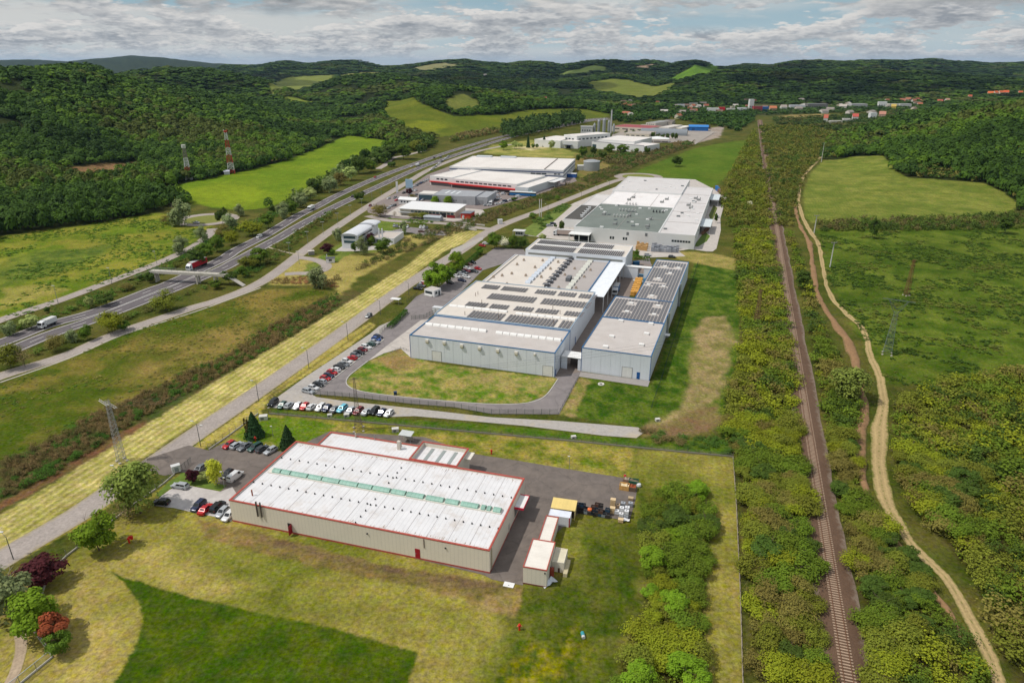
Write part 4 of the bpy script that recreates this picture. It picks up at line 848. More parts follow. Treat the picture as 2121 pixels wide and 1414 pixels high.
def side_hall(f):
 z = 9.0
 g = Fr((1205, 719.4), (1349.3, 738.1), z); W = g.W
 t = g.thing('warehouse', 'narrow white warehouse with blue corners and a dense solar panel roof', 'warehouse')
 y1 = (g.l(1250, 656, z)[1] + g.l(1375.7, 669.7, z)[1]) / 2
 y2 = (g.l(1276, 614, z)[1] + g.l(1315, 616.6, z)[1]) / 2
 xn = g.l(1315, 616.6, z)[0]; y3 = (g.l(1360, 537, z)[1] + g.l(1428, 542.8, z)[1]) / 2
 block(t, 0, W, 0, y1 - 0.02, z, WALL_W, ROOF_BEIGE, BLUE_T, 0.2, 0.25, trim_h=0.2)
 block(t, 0, W, y1 + 0.02, y2, z + 0.05, WALL_W, ROOF_BEIGE, BLUE_T, 0.2, 0.25, trim_h=0.2)
 block(t, xn, W, y2 + 0.03, y3, z + 0.05, WALL_W, ROOF_BEIGE, BLUE_T, 0.2, 0.25, trim_h=0.2)
 b = MB(); b.box(-0.05, 0.14, -0.05, -0.006, 0, z - 0.2); b.box(W - 0.14, W + 0.05, -0.05, -0.006, 0, z - 0.2); split_build(b, 'corner_trim', BLUE, t)
 zr = z - 0.2
 hs = []
 for u, v in ((1254, 719.5), (1267, 698), (1286, 665.5), (1328.5, 715.5), (1339, 692.5), (1348, 672)):
  x, y = g.l(u, v, zr); hs.append((x, y))
 for x, y in hs: b = MB(); b.box(x - 0.9, x + 0.9, y - 0.7, y + 0.7, zr, zr + 0.7); b.build('roof_hatch', SKYL_W, t)
 hp = []
 for u, v in ((1307.5,629),(1298.5,646.5),(1350,614),(1363,634.5),(1354.5,652.5),(1343,591),(1374,594.5),(1364,578),(1388,567),(1377.5,553),(1405,556)):
  x, y = g.l(u, v, zr); hp.append((x, y)); b = MB(); b.box(x - 0.8, x + 0.8, y - 0.7, y + 0.7, zr, zr + 0.6); b.build('roof_hatch', SKYL_W, t)
 rest = MB(); cnt = 0; nx = 17; cw = (W - 1.6) / nx; ry = 2.35
 yy = y1 + 0.9; rows = int((y3 - y1 - 2) / ry)
 for j in range(rows):
  for i in range(nx):
   x = 1.0 + i * cw; y = y1 + 0.8 + j * ry
   if y < y2 + 0.4 and y > y2 - ry: pass
   if y + ry > y2 - 0.5 and x < xn + 0.6: continue
   if any(abs(x + cw / 2 - hx) < 1.9 and abs(y + ry / 2 - hy) < 1.9 for hx, hy in hp): continue
   if j % 11 == 10 and i < nx - 4: continue
   if cnt < 99:
    b = MB(); b.quad((0, 0, 0.12), (cw * 0.74, 0, 0.3), (cw * 0.74, ry * 0.9, 0.3), (0, ry * 0.9, 0.12)); b.build('solar_panel', PANEL, t, (x, y, zr)); cnt += 1
   else: rest.quad((x, y, zr + 0.12), (x + cw * 0.74, y, zr + 0.3), (x + cw * 0.74, y + ry * 0.9, zr + 0.3), (x, y + ry * 0.9, zr + 0.12))
 o = rest.build('solar_panel', PANEL, t); o['kind'] = 'stuff'
 xa, _ = g.wallpx(1287.6, 782); xb, _ = g.wallpx(1308, 784)
 dr = pbox(t, 'roller_door', xa, xb, -0.05, -0.006, 0.1, 3.9, flat(226,226,222, stripe=('Z', 0.5, 0.06)))
 b = MB(); b.box(xa - 0.12, xb + 0.12, -0.09, -0.006, 3.9, 4.02); b.box(xa - 0.12, xa, -0.09, -0.006, 0, 3.9); b.box(xb, xb + 0.12, -0.09, -0.006, 0, 3.9); b.build('door_frame', flat(150,152,154), dr)
 xa, _ = g.wallpx(1318, 785); xb, _ = g.wallpx(1324.6, 786)
 d = pbox(t, 'door', xa, xb, -0.06, -0.006, 0.1, 2.6, BLUE); pbox(d, 'handle', xa + 0.1, xa + 0.3, -0.1, -0.061, 1.2, 1.3, GREYM)
 b = MB()
 for k in range(1, 7): b.box(W * k / 7 - 0.03, W * k / 7 + 0.03, -0.03, -0.006, 0.1, z - 0.3)
 b.build('wall_seams', flat(196,200,204), t)
 for yy_ in (0.34, 0.66): # ducts on the long flank
  y = y3 * yy_; b = MB(); b.tube((W + 0.5, y, 1.0), (W + 0.5, y, z + 1.2), 0.45, k=10); b.box(W + 0.02, W + 1.0, y - 0.6, y + 0.6, 0.0, 1.6); b.build('exhaust_duct', STEEL, t)
 pbox(t, 'canopy', W + 0.055, W + 2.0, y1 + 3.0, y1 + 5.4, 3.0, 3.15, WHITE)
 xg, yg = g.l(1163, 736, 4.8); x2 = g.l(1204, 742.6, 4.8)[0]
 lk = thing('gateway', g.o, g.th, 'white roofed gateway link closing the lane between the two halls', 'gateway')
 b = MB(); b.box(xg, -0.08, g.l(1204, 742.6, 4.8)[1], g.l(1205, 729.8, 4.8)[1], 4.6, 4.8); b.build('roof', WHITE, lk)
 ya = g.l(1204, 742.6, 4.8)[1]; yb = g.l(1205, 729.8, 4.8)[1]
 b = MB(); b.box(xg, xg + 2.2, ya + 0.15, ya + 0.4, 0, 4.59); b.box(-1.2, -0.08, ya + 0.15, ya + 0.4, 0, 4.59); b.box(xg, xg + 0.25, ya + 0.4, yb - 0.1, 0, 4.59); b.build('wall', WALL_W, lk)
 b = MB(); b.box(xg + 2.2, -1.2, yb - 0.4, yb - 0.3, 0, 4.59); b.build('gate', flat(104,96,92), lk)
 xg, yg = g.l(1295.5, 550, 6); x2, y2_ = g.l(1340, 553, 6)
 lk = thing('gateway', g.o, g.th, 'covered link at the back of the courtyard beside the rear block', 'gateway')
 b = MB(); b.box(xg, xn - 0.1, yg - 1, yg + 2.2, 5.8, 6.0); b.build('roof', WHITE, lk)
 b = MB(); b.box(xg, xg + 6.5, yg - 0.8, yg + 2, 0, 5.79); b.box(xn - 5, xn - 0.1, yg - 0.8, yg + 2, 0, 5.79); b.build('wall', WALL_W, lk)
 return g
def works():
 """grey works with the green roof"""
 z = 8.5
 f = Fr((1189, 469), (1439.6, 487.2), z); W = f.W
 t = f.thing('works', 'wide pale works building with a dark green roof area and grey roof bays', 'factory')
 def ym(*P): return sum(f.l(u, v, z)[1] for u, v in P) / len(P)
 yg = ym((1247.5, 422), (1397, 430)); yw = ym((1276, 396.5), (1413, 403.5)); yb = ym((1302, 368), (1429.7, 373.8))
 xs = (f.l(1361, 480.7, z)[0] + f.l(1397, 430, z)[0] + f.l(1413, 403.5, z)[0]) / 3
 yr = f.l(1481, 389.6, z)[1]
 RW = mat('roof_works_white', lin(232,228,226), 0.7, 0.05, 0.1, dirt=(lin(196,178,168), 0.08, 0.52, 0.72, 0.5))
 RG = mat('roof_works_grey', lin(208,204,202), 0.7, 0.05, 0.1, dirt=(lin(180,170,164), 0.06, 0.5, 0.72, 0.5))
 block(t, 0, xs - 0.02, 0, yg - 0.02, z, WALL_FW, ROOF_GREEN, None, 0.3, 0.35)
 block(t, 0, xs - 0.02, yg + 0.02, yw - 0.02, z, WALL_FW, RW, None, 0.3, 0.35)
 block(t, -1.5, xs - 0.02, yw + 0.02, yb, z + 1.0, WALL_FW, RG, None, 0.3, 0.35)
 block(t, xs + 0.02, W, 0, yr, z - 0.1, WALL_FW, RG, None, 0.3, 0.35)
 zr = z - 0.3
 b = MB()
 for k in range(1, 5): b.box(xs + 0.6, W - 0.6, yr * k / 5 - 0.12, yr * k / 5 + 0.12, zr - 0.1, zr + 0.06)
 b.box(0.5, xs - 0.5, yg * 0.48, yg * 0.48 + 0.2, zr, zr + 0.1); b.box(xs * 0.5, xs * 0.5 + 0.2, 0.5, yg - 0.5, zr, zr + 0.09); b.box(xs * 0.33, xs * 0.33 + 0.25, yg + 1, yw - 1, zr, zr + 0.1); b.box(xs * 0.68, xs * 0.68 + 0.25, yg + 1, yw - 1, zr, zr + 0.1)
 b.build('roof_seams', flat(160,150,144), t)
 R = random.Random(3); k1 = k2 = None
 for i in range(46):
  if i < 22: x, y = R.uniform(2, xs - 2), R.uniform(2, yg - 2);
  elif i < 32: x, y = R.uniform(2, xs - 2), R.uniform(yw + 3, yb - 3)
  else: x, y = R.uniform(xs + 2, W - 2), R.uniform(2, yr - 3)
  zz = zr + (1.0 if i in range(22, 32) else 0)
  b = MB(); s = R.uniform(0.7, 1.1); b.box(x - s, x + s, y - s * 0.8, y + s * 0.8, zz - 0.1, zz + 0.6); b.build('roof_hatch', WHITE if i % 3 else flat(112,118,120), t)
 for u, v, n in ((1282, 437, 6), (1270, 449, 5), (1297, 424, 4), (1352, 440, 4)):
  x, y = f.l(u, v, zr)
  for q in range(n):
   b = MB(); b.box(x + q * 2.1, x + q * 2.1 + 0.5, y, y + 2.4, zr, zr + 1.4); b.build('roof_duct', flat(196,196,192) if v != 440 else DARK, t)
 for u, v in ((1302,415),(1311,410),(1370,420),(1380,414),(1440,412),(1446,415),(1425,426),(1430,432),(1345,455),(1340,470),(1273,465),(1302,448),(1250,445)):
  x, y = f.l(u, v, zr); b = MB(); b.box(x - 1, x + 1, y - 0.8, y + 0.8, zr, zr + 1.2); b.tube((x + 1.4, y, zr), (x + 1.4, y, zr + 2.2), 0.3, k=6); b.build('roof_fan', flat(150,152,150), t)
 for u, v in ((1263, 492), (1290, 494)):
  for s in (0, 1.5): x, zz = f.wallpx(u, v); pbox(t, 'window', x + s, x + s + 1.1, -0.04, -0.006, zz - 0.8, zz + 0.8, GLASS)
 for u, v in ((1300, 484), (1338.5, 486)): x, zz = f.wallpx(u, v); pbox(t, 'wall_vent', x - 0.7, x + 0.7, -0.1, -0.006, zz - 0.9, zz + 0.9, flat(120,122,124))
 xa = f.wallpx(1391, 499)[0]; xb = f.wallpx(1431, 501)[0]; zz = f.wallpx(1410, 500)[1]
 n = 7
 for i in range(n): x = xa + (xb - xa) * i / n; pbox(t, 'window', x, x + (xb - xa) / n * 0.82, -0.04, -0.006, zz - 0.6, zz + 0.6, GLASS)
 for i in range(8): y = 8 + i * (yr - 16) / 8; pbox(t, 'window', W + 0.006, W + 0.05, y, y + 4, 4.6, 5.6, GLASS)
 xd0 = f.l(1181, 481, 5.2)[0]; xd1 = f.l(1226, 482, 5.2)[0]
 c = pbox(t, 'canopy', xd0, xd1, -6.5, 1.5, 5.0, 5.3, WHITE)
 for x in (xd0 + 0.3, (xd0 + xd1) / 2, xd1 - 0.6): pbox(c, 'post', x, x + 0.4, -6.2, -5.8, 0, 4.99, WHITE)
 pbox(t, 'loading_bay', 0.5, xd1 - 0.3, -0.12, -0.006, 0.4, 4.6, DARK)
 z2 = 5.5
 xa = f.l(1167, 453, z2)[0]; ya = f.l(1167, 453, z2)[1]; yb2 = f.l(1208, 424, z2)[1]
 block(t, xa, -0.4, ya, yb2, z2, WALL_FW, ROOF_DARK, None, 0.3, 0.3)
 block(t, xa, -0.4, yb2 + 0.05, yw + 4, z2 - 0.8, WALL_FW, RG, None, 0.3, 0.3)
 for i in range(5): b = MB(); x, y = f.l(1206 + i * 4, 449 - i * 4.2, z2); b.box(x - 1, x + 0.6, y - 0.9, y + 0.9, z2 - 0.31, z2 + 1.2); b.tube((x + 0.9, y, z2), (x - 1.5, y, z2 + 1.4), 0.35, k=6); b.build('roof_fan', flat(206,208,208), t)
 pbox(t, 'porch', -5, -0.45, ya - 3.5, ya - 0.05, 0, 3.2, WHITE)
 for (ua, va), (ub, vb) in (((1454, 469), (1471, 454)), ((1476, 414), (1490, 403))):
  y0 = f.l(ua, va, 5)[1]; y1 = f.l(ub, vb, 5)[1]; c = pbox(t, 'canopy', W + 0.05, W + 6.5, y0, y1, 4.9, 5.1, flat(206,214,216))
  for y in (y0 + 0.4, y1 - 0.8): pbox(c, 'post', W + 6.0, W + 6.3, y, y + 0.3, 0, 4.89, GREYM)
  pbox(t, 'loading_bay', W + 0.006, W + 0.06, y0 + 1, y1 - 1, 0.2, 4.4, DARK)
 return f
# ---------------------------------------------------------------- mid and far buildings
def strip(t, name, x0, x1, y, z0, z1, m, n=1, gap=0.25, side=False, W=0):
 L = (x1 - x0) / n
 for i in range(n):
  a = x0 + i * L; c = a + L * (1 - gap)
  if side: pbox(t, name, W + 0.006, W + 0.05, a, c, z0, z1, m)
  else: pbox(t, name, a, c, y - 0.05, y - 0.006, z0, z1, m)
def gable(t, x0, x1, y0, y1, h, rh, wm, rm, along='x', ov=0.4):
 b = MB()
 if along == 'x':
  ym = (y0 + y1) / 2
  b.box(x0, x1, y0, y1, 0, h, nobot=True)
  b.ngon([(x0, y0, h), (x0, ym, h + rh), (x0, y1, h)][::-1]); b.ngon([(x1, y0, h), (x1, y1, h), (x1, ym, h + rh)][::-1])
  b.build('wall', wm, t); r = MB(); k = rh / (ym - y0) * ov
  for z in (0.0, 0.12):
   r.quad((x0 - ov, y0 - ov, h - k + z), (x1 + ov, y0 - ov, h - k + z), (x1 + ov, ym, h + rh + z), (x0 - ov, ym, h + rh + z)); r.quad((x1 + ov, y1 + ov, h - k + z), (x0 - ov, y1 + ov, h - k + z), (x0 - ov, ym, h + rh + z), (x1 + ov, ym, h + rh + z))
 else:
  xm = (x0 + x1) / 2
  b.box(x0, x1, y0, y1, 0, h, nobot=True)
  b.ngon([(x0, y0, h), (x1, y0, h), (xm, y0, h + rh)]); b.ngon([(x0, y1, h), (xm, y1, h + rh), (x1, y1, h)])
  b.build('wall', wm, t); r = MB(); k = rh / (xm - x0) * ov
  for z in (0.0, 0.12):
   r.quad((x0 - ov, y1 + ov, h - k + z), (x0 - ov, y0 - ov, h - k + z), (xm, y0 - ov, h + rh + z), (xm, y1 + ov, h + rh + z)); r.quad((x1 + ov, y0 - ov, h - k + z), (x1 + ov, y1 + ov, h - k + z), (xm, y1 + ov, h + rh + z), (xm, y0 - ov, h + rh + z))
 return r.build('roof', rm, t)
FAR_ROOF = mat('roof_far_pale', lin(226,220,214), 0.7, 0.05, 0.08, dirt=(lin(196,184,174), 0.05, 0.5, 0.7, 0.5))
NAVY = flat(36,62,112, 0.5)
WIN = flat(58,66,74, 0.25)
def mid_buildings():
 z = 10.0
 f = Fr((931, 345), (1167, 352.5), z); W = f.W; Dp = (f.l(970.7, 322.6, z)[1] + f.l(1184.7, 329, z)[1]) / 2
 t = f.thing('factory', 'big flat roofed factory with navy bands, behind the red trimmed store', 'factory')
 block(t, 0, W, 0, Dp, z, WALL_FW, FAR_ROOF, None, 0.3, 0.5)
 for z0 in (7.4, 4.0):
  b = MB(); b.box(0, W, -0.06, -0.008, z0, z0 + 0.9); b.build('wall_band', NAVY, t)
  b = MB(); b.box(W + 0.008, W + 0.06, 0, Dp, z0, z0 + 0.9); b.build('wall_band', NAVY, t)
 strip(t, 'window', W * 0.2, W * 0.45, 0, 5.6, 6.8, WIN, 4, 0.4); strip(t, 'window', W * 0.72, W * 0.86, 0, 5.6, 6.8, WIN, 3, 0.1); strip(t, 'window', W * 0.92, W * 0.98, 0, 5.6, 6.8, WIN, 2, 0.2)
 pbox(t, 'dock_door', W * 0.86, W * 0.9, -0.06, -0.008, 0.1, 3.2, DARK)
 b = MB(); x, y = f.l(1140, 340, z); b.box(x, x + 0.6, 2, Dp - 2, z - 0.28, z + 0.4); b.build('roof_pipe', flat(150,140,132), t)
 for u, v in ((1018, 317.5), (1060, 322)): x, y = f.l(u, v, z); pbox(t, 'roof_plant', x - 8, x + 8, Dp - 6, Dp - 0.8, z - 0.3, z + 1.0, flat(206,212,218))
 z = 8.0
 g = Fr((890.5, 364), (936, 368), z); W = g.W; Dp = (g.l(921.7, 347, z)[1] + g.l(970.7, 350, z)[1]) / 2
 t = g.thing('store', 'white store with a long red awning facing the vans and parked cars', 'store')
 block(t, 0, W, 0, Dp, z, WALL_FW, FAR_ROOF, None, 0.3, 0.4)
 x2, y2 = g.l(1083.8, 377.3, 7.6); y2 = min(y2, -1)
 xe = x2; yb = (g.l(970.7, 353.7, 7.6)[1] + g.l(1105.5, 358.5, 7.6)[1]) / 2
 block(t, W + 0.05, xe, -1.5, yb, 7.6, WALL_FW, FAR_ROOF, None, 0.3, 0.4)
 pbox(t, 'awning', 0, W, -1.2, -0.02, 2.9, 3.7, flat(206,44,44, 0.5)); pbox(t, 'awning', W - 1, xe, -4.0, -1.52, 2.9, 3.8, flat(206,44,44, 0.5))
 strip(t, 'window', W + 5, xe - 4, -1.5, 4.8, 5.9, WIN, 12, 0.25); strip(t, 'window', W * 0.3, W * 0.85, 0, 5.2, 6.5, WIN, 3, 0.3)
 pbox(t, 'shopfront', W + 1, xe - 0.6, -1.56, -1.508, 0.1, 2.8, flat(96,92,92, 0.3)); pbox(t, 'shopfront', 1, W - 1, -0.06, -0.008, 0.1, 2.8, flat(120,116,116, 0.3))
 x3, y3 = g.l(1087.6, 380, 6); x4 = g.l(1105.5, 381, 6)[0]; y4 = g.l(1129, 365, 6)[1]
 block(t, xe + 0.05, max(x4, xe + 12), -4, y4, 6, flat(206,210,212), FAR_ROOF, None, 0.2, 0.3)
 x4 = max(x4, xe + 12); c = pbox(t, 'canopy', x4 + 0.05, x4 + 6, y4 - 24, y4, 5.2, 5.5, flat(222,222,220)); pbox(c, 'post', x4 + 5.5, x4 + 5.8, y4 - 23, y4 - 22.7, 0, 5.19, GREYM); pbox(c, 'post', x4 + 5.5, x4 + 5.8, y4 - 1, y4 - 0.7, 0, 5.19, GREYM)
 pbox(t, 'side_store', x4 + 0.05, x4 + 3, -4, -0.5, 0, 3, flat(176,208,214))
 z = 6.5
 s = Fr((894.7, 403.5), (984, 407.5), z); W = s.W; Dp = (s.l(899, 391.5, z)[1] + s.l(1019, 396, z)[1]) / 2
 t = s.thing('showroom', 'grey corrugated car showroom with a glass front behind two round trees', 'showroom')
 GW = mat('wall_grey_sheet', lin(172,174,178), 0.5, stripe=('XY', 1.0, 0.06)); GR = mat('roof_grey_sheet', lin(160,162,166), 0.5, 0.06, 0.2)
 block(t, 0, W, 0, Dp, z, GW, GR, None, 0.15, 0.2)
 block(t, W + 0.05, W + 9, 2, Dp + 3, z - 0.5, GW, GR, None, 0.15, 0.2)
 for k in (0.2, 0.33, 0.46): pbox(t, 'roof_light', W * k, W * k + 1.6, Dp * 0.35, Dp * 0.8, z - 0.14, z - 0.05, flat(216,220,222))
 xg = s.l(866, 401, 5.0)[0]; yg = s.l(866, 401, 5.0)[1]
 block(t, xg, -0.1, yg, Dp * 0.9, 5.2, flat(206,206,204), flat(220,214,206), None, 0.15, 0.2)
 pbox(t, 'glass_front', xg + 0.5, -0.5, yg - 0.06, yg - 0.008, 0.3, 4.2, GLASS_B)
 strip(t, 'window', W * 0.45, W * 0.6, 0, 2.4, 3.4, WIN, 3, 0.6); pbox(t, 'roller_door', W * 0.72, W * 0.8, -0.06, -0.008, 0.1, 3.6, flat(150,152,156)); pbox(t, 'roller_door', W + 2, W + 6, 1.94, 1.992, 0.1, 3.6, flat(146,148,152)); pbox(t, 'door', W * 0.1, W * 0.16, -0.06, -0.008, 0.1, 3.2, DARK)
 z = 4.8
 h = Fr((826, 431), (943, 438.5), z); W = h.W; Dp = (h.l(848, 421, z)[1] + h.l(968.5, 425, z)[1]) / 2
 t = h.thing('office_building', 'long low cream building with white roof and dark red brick base', 'office building')
 r = MB()
 b = MB(); b.box(0.6, W - 0.6, 0.6, Dp - 0.6, 0, z - 0.3, nobot=True); b.build('wall', flat(214,206,186), t)
 for zz in (0, 0.3): r.quad((0, -0.6, z - 0.3 + zz), (W + 0.3, -0.6, z - 0.3 + zz), (W + 0.3, Dp + 0.4, z + 0.9 + zz), (0, Dp + 0.4, z + 0.9 + zz))
 r.quad((0, -0.6, z - 0.3), (W + 0.3, -0.6, z - 0.3), (W + 0.3, -0.6, z), (0, -0.6, z)); r.quad((W + 0.3, -0.6, z - 0.3), (W + 0.3, Dp + 0.4, z + 0.9), (W + 0.3, Dp + 0.4, z + 1.2), (W + 0.3, -0.6, z)); r.build('roof', flat(226,226,226), t)
 strip(t, 'window', 9, W - 1, 0.6, 2.2, 3.6, GLASS_B, 12, 0.18)
 pbox(t, 'brick_base', W * 0.52, W * 0.72, 0.2, 0.592, 0, 2.0, flat(140,36,40, 0.9)); pbox(t, 'brick_base', W * 0.85, W - 0.6, 0.2, 0.592, 0, 2.0, flat(140,36,40, 0.9)); pbox(t, 'garage_door', W * 0.75, W * 0.83, 0.54, 0.592, 0, 3.0, DARK)
 pbox(t, 'porch', 0.4, W * 0.28, -2.2, 0.5, 2.2, 2.5, flat(170,172,176))
 rb = thing('shed', h.w(W + 3.5, 1.2), h.th, 'bright red store with a grey roof at the end of the brick based building', 'shed')
 b = MB(); b.box(0, 7, 0, 9, 0, 3.6, nobot=True); b.build('wall', flat(214,62,44, 0.7), rb)
 b = MB(); b.quad((-0.6, -0.6, 3.5), (7.4, -0.6, 3.9), (7.4, 9.4, 3.9), (-0.6, 9.4, 3.5)); b.quad((-0.6, -0.6, 3.7), (7.4, -0.6, 4.1), (7.4, 9.4, 4.1), (-0.6, 9.4, 3.7)); b.build('roof', flat(120,126,134), rb); pbox(rb, 'door', 1, 2.6, -0.06, -0.006, 0, 2.4, WHITE)
 p = gp(848, 424); gh = thing('small_building', p, h.th, 'small white gabled building beside the low brick based building', 'small building'); gable(gh, -9, 5, 0, 7, 3.6, 1.4, flat(212,212,212), flat(228,228,228))
 strip(gh, 'window', -7, 3, 0, 1.4, 2.6, WIN, 4, 0.5)
 p = gp(898, 455.5); cs = thing('shed', p, h.th, 'low grey metal shed with a shallow roof by the cross road', 'shed'); gable(cs, -6, 6, -3, 3, 2.4, 0.9, flat(178,182,186), flat(168,174,180))
 o = Fr((707, 490), (742, 487.5), 7.0); W = max(o.W, 9)
 yl = 36.0
 t = o.thing('office_building', 'white modern office with a curved barrel roof and dark window bands', 'office building')
 q0 = gp(742, 487.5, 7.0); q1 = gp(788.6, 459, 7.0); d = Vector((q1.x - q0.x, q1.y - q0.y)); t.rotation_euler = (0, 0, math.atan2(d.y, d.x) - math.pi / 2)
 WW = flat(226,228,230, 0.5); L = d.length * 0.9
 b = MB(); b.box(0, W, 0, L, 0, 7.6, nobot=True); b.build('wall', WW, t)
 b = MB(); vault(b, -0.6, 0, 0, 0, 0, 0); b = MB()
 k = 10; pts = [(W / 2 - (W / 2 + 0.4) * math.cos(math.pi * i / k), 7.6 + 1.5 * math.sin(math.pi * i / k)) for i in range(k + 1)]
 for i in range(k): b.quad((pts[i][0], -0.8, pts[i][1]), (pts[i + 1][0], -0.8, pts[i + 1][1]), (pts[i + 1][0], L * 0.72, pts[i + 1][1]), (pts[i][0], L * 0.72, pts[i][1]))
 b.ngon([(x, -0.3, z) for x, z in pts][::-1]); b.ngon([(x, L * 0.72, z) for x, z in pts]); b.build('barrel_roof', flat(214,216,220, 0.5), t)
 b = MB(); pts2 = [(x * 1.05 + 1.0, z + 0.8) for x, z in pts]
 for i in range(k): b.quad((pts2[i][0], L * 0.74, pts2[i][1]), (pts2[i + 1][0], L * 0.74, pts2[i + 1][1]), (pts2[i + 1][0], L * 1.02, pts2[i + 1][1]), (pts2[i][0], L * 1.02, pts2[i][1]))
 b.ngon([(x, L * 0.74, z) for x, z in pts2][::-1]); b.ngon([(x, L * 1.02, z) for x, z in pts2]); b.build('barrel_roof', flat(214,216,220, 0.5), t)
 for z0, z1 in ((6.0, 7.6), (3.4, 4.8)): pbox(t, 'window_band', 1.4, W - 1.2, -0.14, -0.108 if z0 > 5 else -0.008, z0, z1, GLASS_B)
 b = MB(); b.box(W + 0.008, W + 0.06, 2, L * 0.7, 5.6, 6.8); b.build('window_band', GLASS, t)
 for i in range(6): pbox(t, 'window', W + 0.008, W + 0.06, 4 + i * 4, 5 + i * 4, 2.4, 3.6, GLASS)
 block(t, W + 0.1, W + 17, L * 0.42, L * 0.95, 3.6, WW, flat(196,186,176), None, 0.6, 0.3)
 for k_ in (0.3, 0.55): b = MB(); b.box(W + 4 + k_ * 8, W + 4.6 + k_ * 8, L * 0.5, L * 0.53, 3.0, 8.5); b.build('pylon_fin', WW, t)
 strip(t, 'window', W + 3, W + 9, L * 0.42, 0.6, 2.6, GLASS_B, 2, 0.2)
 p = gp(685, 543); k_ = thing('kiosk', p, 0.2, 'small white kiosk with a dark roof beside the turning loop', 'kiosk')
 pbox(k_, 'wall', -2.2, 2.2, -1.5, 1.5, 0, 2.4, WHITE); pbox(k_, 'roof', -2.5, 2.5, -1.8, 1.8, 2.4, 2.6, flat(84,86,92)); pbox(k_, 'chimney', -2.0, -1.6, 0.8, 1.2, 2.6, 4.2, WHITE); pbox(k_, 'window', -0.8, 0.8, -1.56, -1.506, 1.0, 2.0, GLASS)
 p = gp(645, 527); k_ = thing('transformer_box', p, 0.4, 'grey utility box standing at the kerb of the side road', 'utility box'); pbox(k_, 'body', -1.6, 1.6, -1.2, 1.2, 0, 2.0, flat(150,146,140)); pbox(k_, 'roof', -1.8, 1.8, -1.4, 1.4, 2.0, 2.2, flat(196,190,180))
 p = gp(1036, 463.5); k_ = thing('utility_cabinet', p, 0.3, 'white utility cabinet on the grass verge beside the canal bridge', 'utility cabinet'); pbox(k_, 'body', -1.4, 1.4, -1.2, 1.2, 0, 2.8, WHITE); pbox(k_, 'roof', -1.6, 1.6, -1.4, 1.4, 2.8, 3.0, flat(200,202,204))
 p = gp(1077, 487); k_ = thing('gatehouse', p, -0.25, 'small grey flat roofed gatehouse at the entrance of the works', 'gatehouse'); pbox(k_, 'wall', -2.6, 2.6, -2, 2, 0, 2.8, flat(196,196,192)); pbox(k_, 'roof', -4.2, 3.4, -2.6, 2.6, 2.8, 3.1, flat(206,206,204)); strip(k_, 'window', -2.2, 2.4, -2, 1.0, 2.2, GLASS, 3, 0.2); pbox(k_, 'post', -4.0, -3.8, -2.4, -2.2, 0, 2.79, GREYM)
 gg = Fr((879, 598), (899, 602.5), 3.0); k_ = gg.thing('gatehouse', 'white gatehouse with a wide dark window at the factory entrance', 'gatehouse')
 block(k_, 0, gg.W, 0, 5, 3.0, WHITE, ROOF_BEIGE, None, 0.1, 0.15); pbox(k_, 'window', 0.5, gg.W - 1.2, -0.05, -0.006, 1.1, 2.3, GLASS); pbox(k_, 'window', gg.W + 0.006, gg.W + 0.05, 0.8, 2.2, 1.1, 2.3, GLASS); pbox(k_, 'door', gg.W + 0.006, gg.W + 0.05, 3.0, 4.1, 0.1, 2.2, WIN); pbox(k_, 'step', 0.2, gg.W - 1, -0.9, -0.01, 0, 0.5, flat(200,198,194))
 p = gp(820, 629); k_ = thing('bus_shelter', p, fB.th, 'small white shelter frame beside the clipped hedge at the factory gate', 'shelter')
 b = MB(); b.box(-2.2, 2.2, -1.2, 1.2, 2.3, 2.45); b.build('roof', WHITE, k_)
 for x in (-2, 2):
  for y in (-1, 1): b = MB(); b.bar((x, y, 0), (x, y, 2.29), 0.07); b.build('post', GREYM, k_)
 p = gp(907, 646); k_ = thing('storage_box', p, fB.th, 'white metal storage box at the end of the drive fence by the factory wall', 'storage box'); pbox(k_, 'body', -2, 2, -1.2, 1.2, 0, 2.2, WHITE); pbox(k_, 'lid', -2.1, 2.1, -1.3, 1.3, 2.2, 2.35, flat(206,208,210))
 p = gp(843, 914); k_ = thing('shelter', p, fA.th, 'open grey roofed shelter standing behind the low annex of the near hall', 'shelter')
 b = MB(); b.quad((-1.9, -1.3, 2.6), (1.9, -1.3, 2.6), (1.9, 1.3, 2.9), (-1.9, 1.3, 2.9)); b.quad((-1.9, -1.3, 2.5), (-1.9, 1.3, 2.8), (1.9, 1.3, 2.8), (1.9, -1.3, 2.5)); b.build('roof', flat(196,200,198), k_)
 b = MB(); b.box(-1.6, 1.6, 0.9, 1.0, 0, 1.2); b.build('back_panel', flat(190,186,172), k_)
 for x in (-1.6, 0, 1.6): b = MB(); b.bar((x, -1.1, 0), (x, -1.1, 2.52), 0.07); b.build('post', GREYM, k_)
 p = gp(1225, 352.5); k_ = thing('storage_tank', p, 0, 'round grey steel water tank next to a small white pump house', 'tank')
 b = MB(); b.lathe([(8.2, 0), (8.2, 9.0), (8.0, 9.2), (4, 10.2), (0.2, 10.6)], 24); b.build('shell', mat('tank_steel', lin(168,172,174), 0.45, 0.06, 0.3, metal=0.3, stripe=('Z', 1.2, 0.12)), k_)
 b = MB(); b.lathe([(8.3, 8.6), (8.3, 9.1)], 24); b.build('rim', flat(206,208,208), k_)
 k_ = thing('pump_house', gp(1208, 352), 0.1, 'small white pump house beside the round steel tank', 'pump house'); pbox(k_, 'wall', -6, 5, -3, 3, 0, 4.4, flat(214,214,210)); pbox(k_, 'roof', -6.2, 5.2, -3.2, 3.2, 4.4, 4.7, flat(224,224,220)); pbox(k_, 'door', 1, 2.6, -3.06, -3.006, 0, 2.4, WIN)
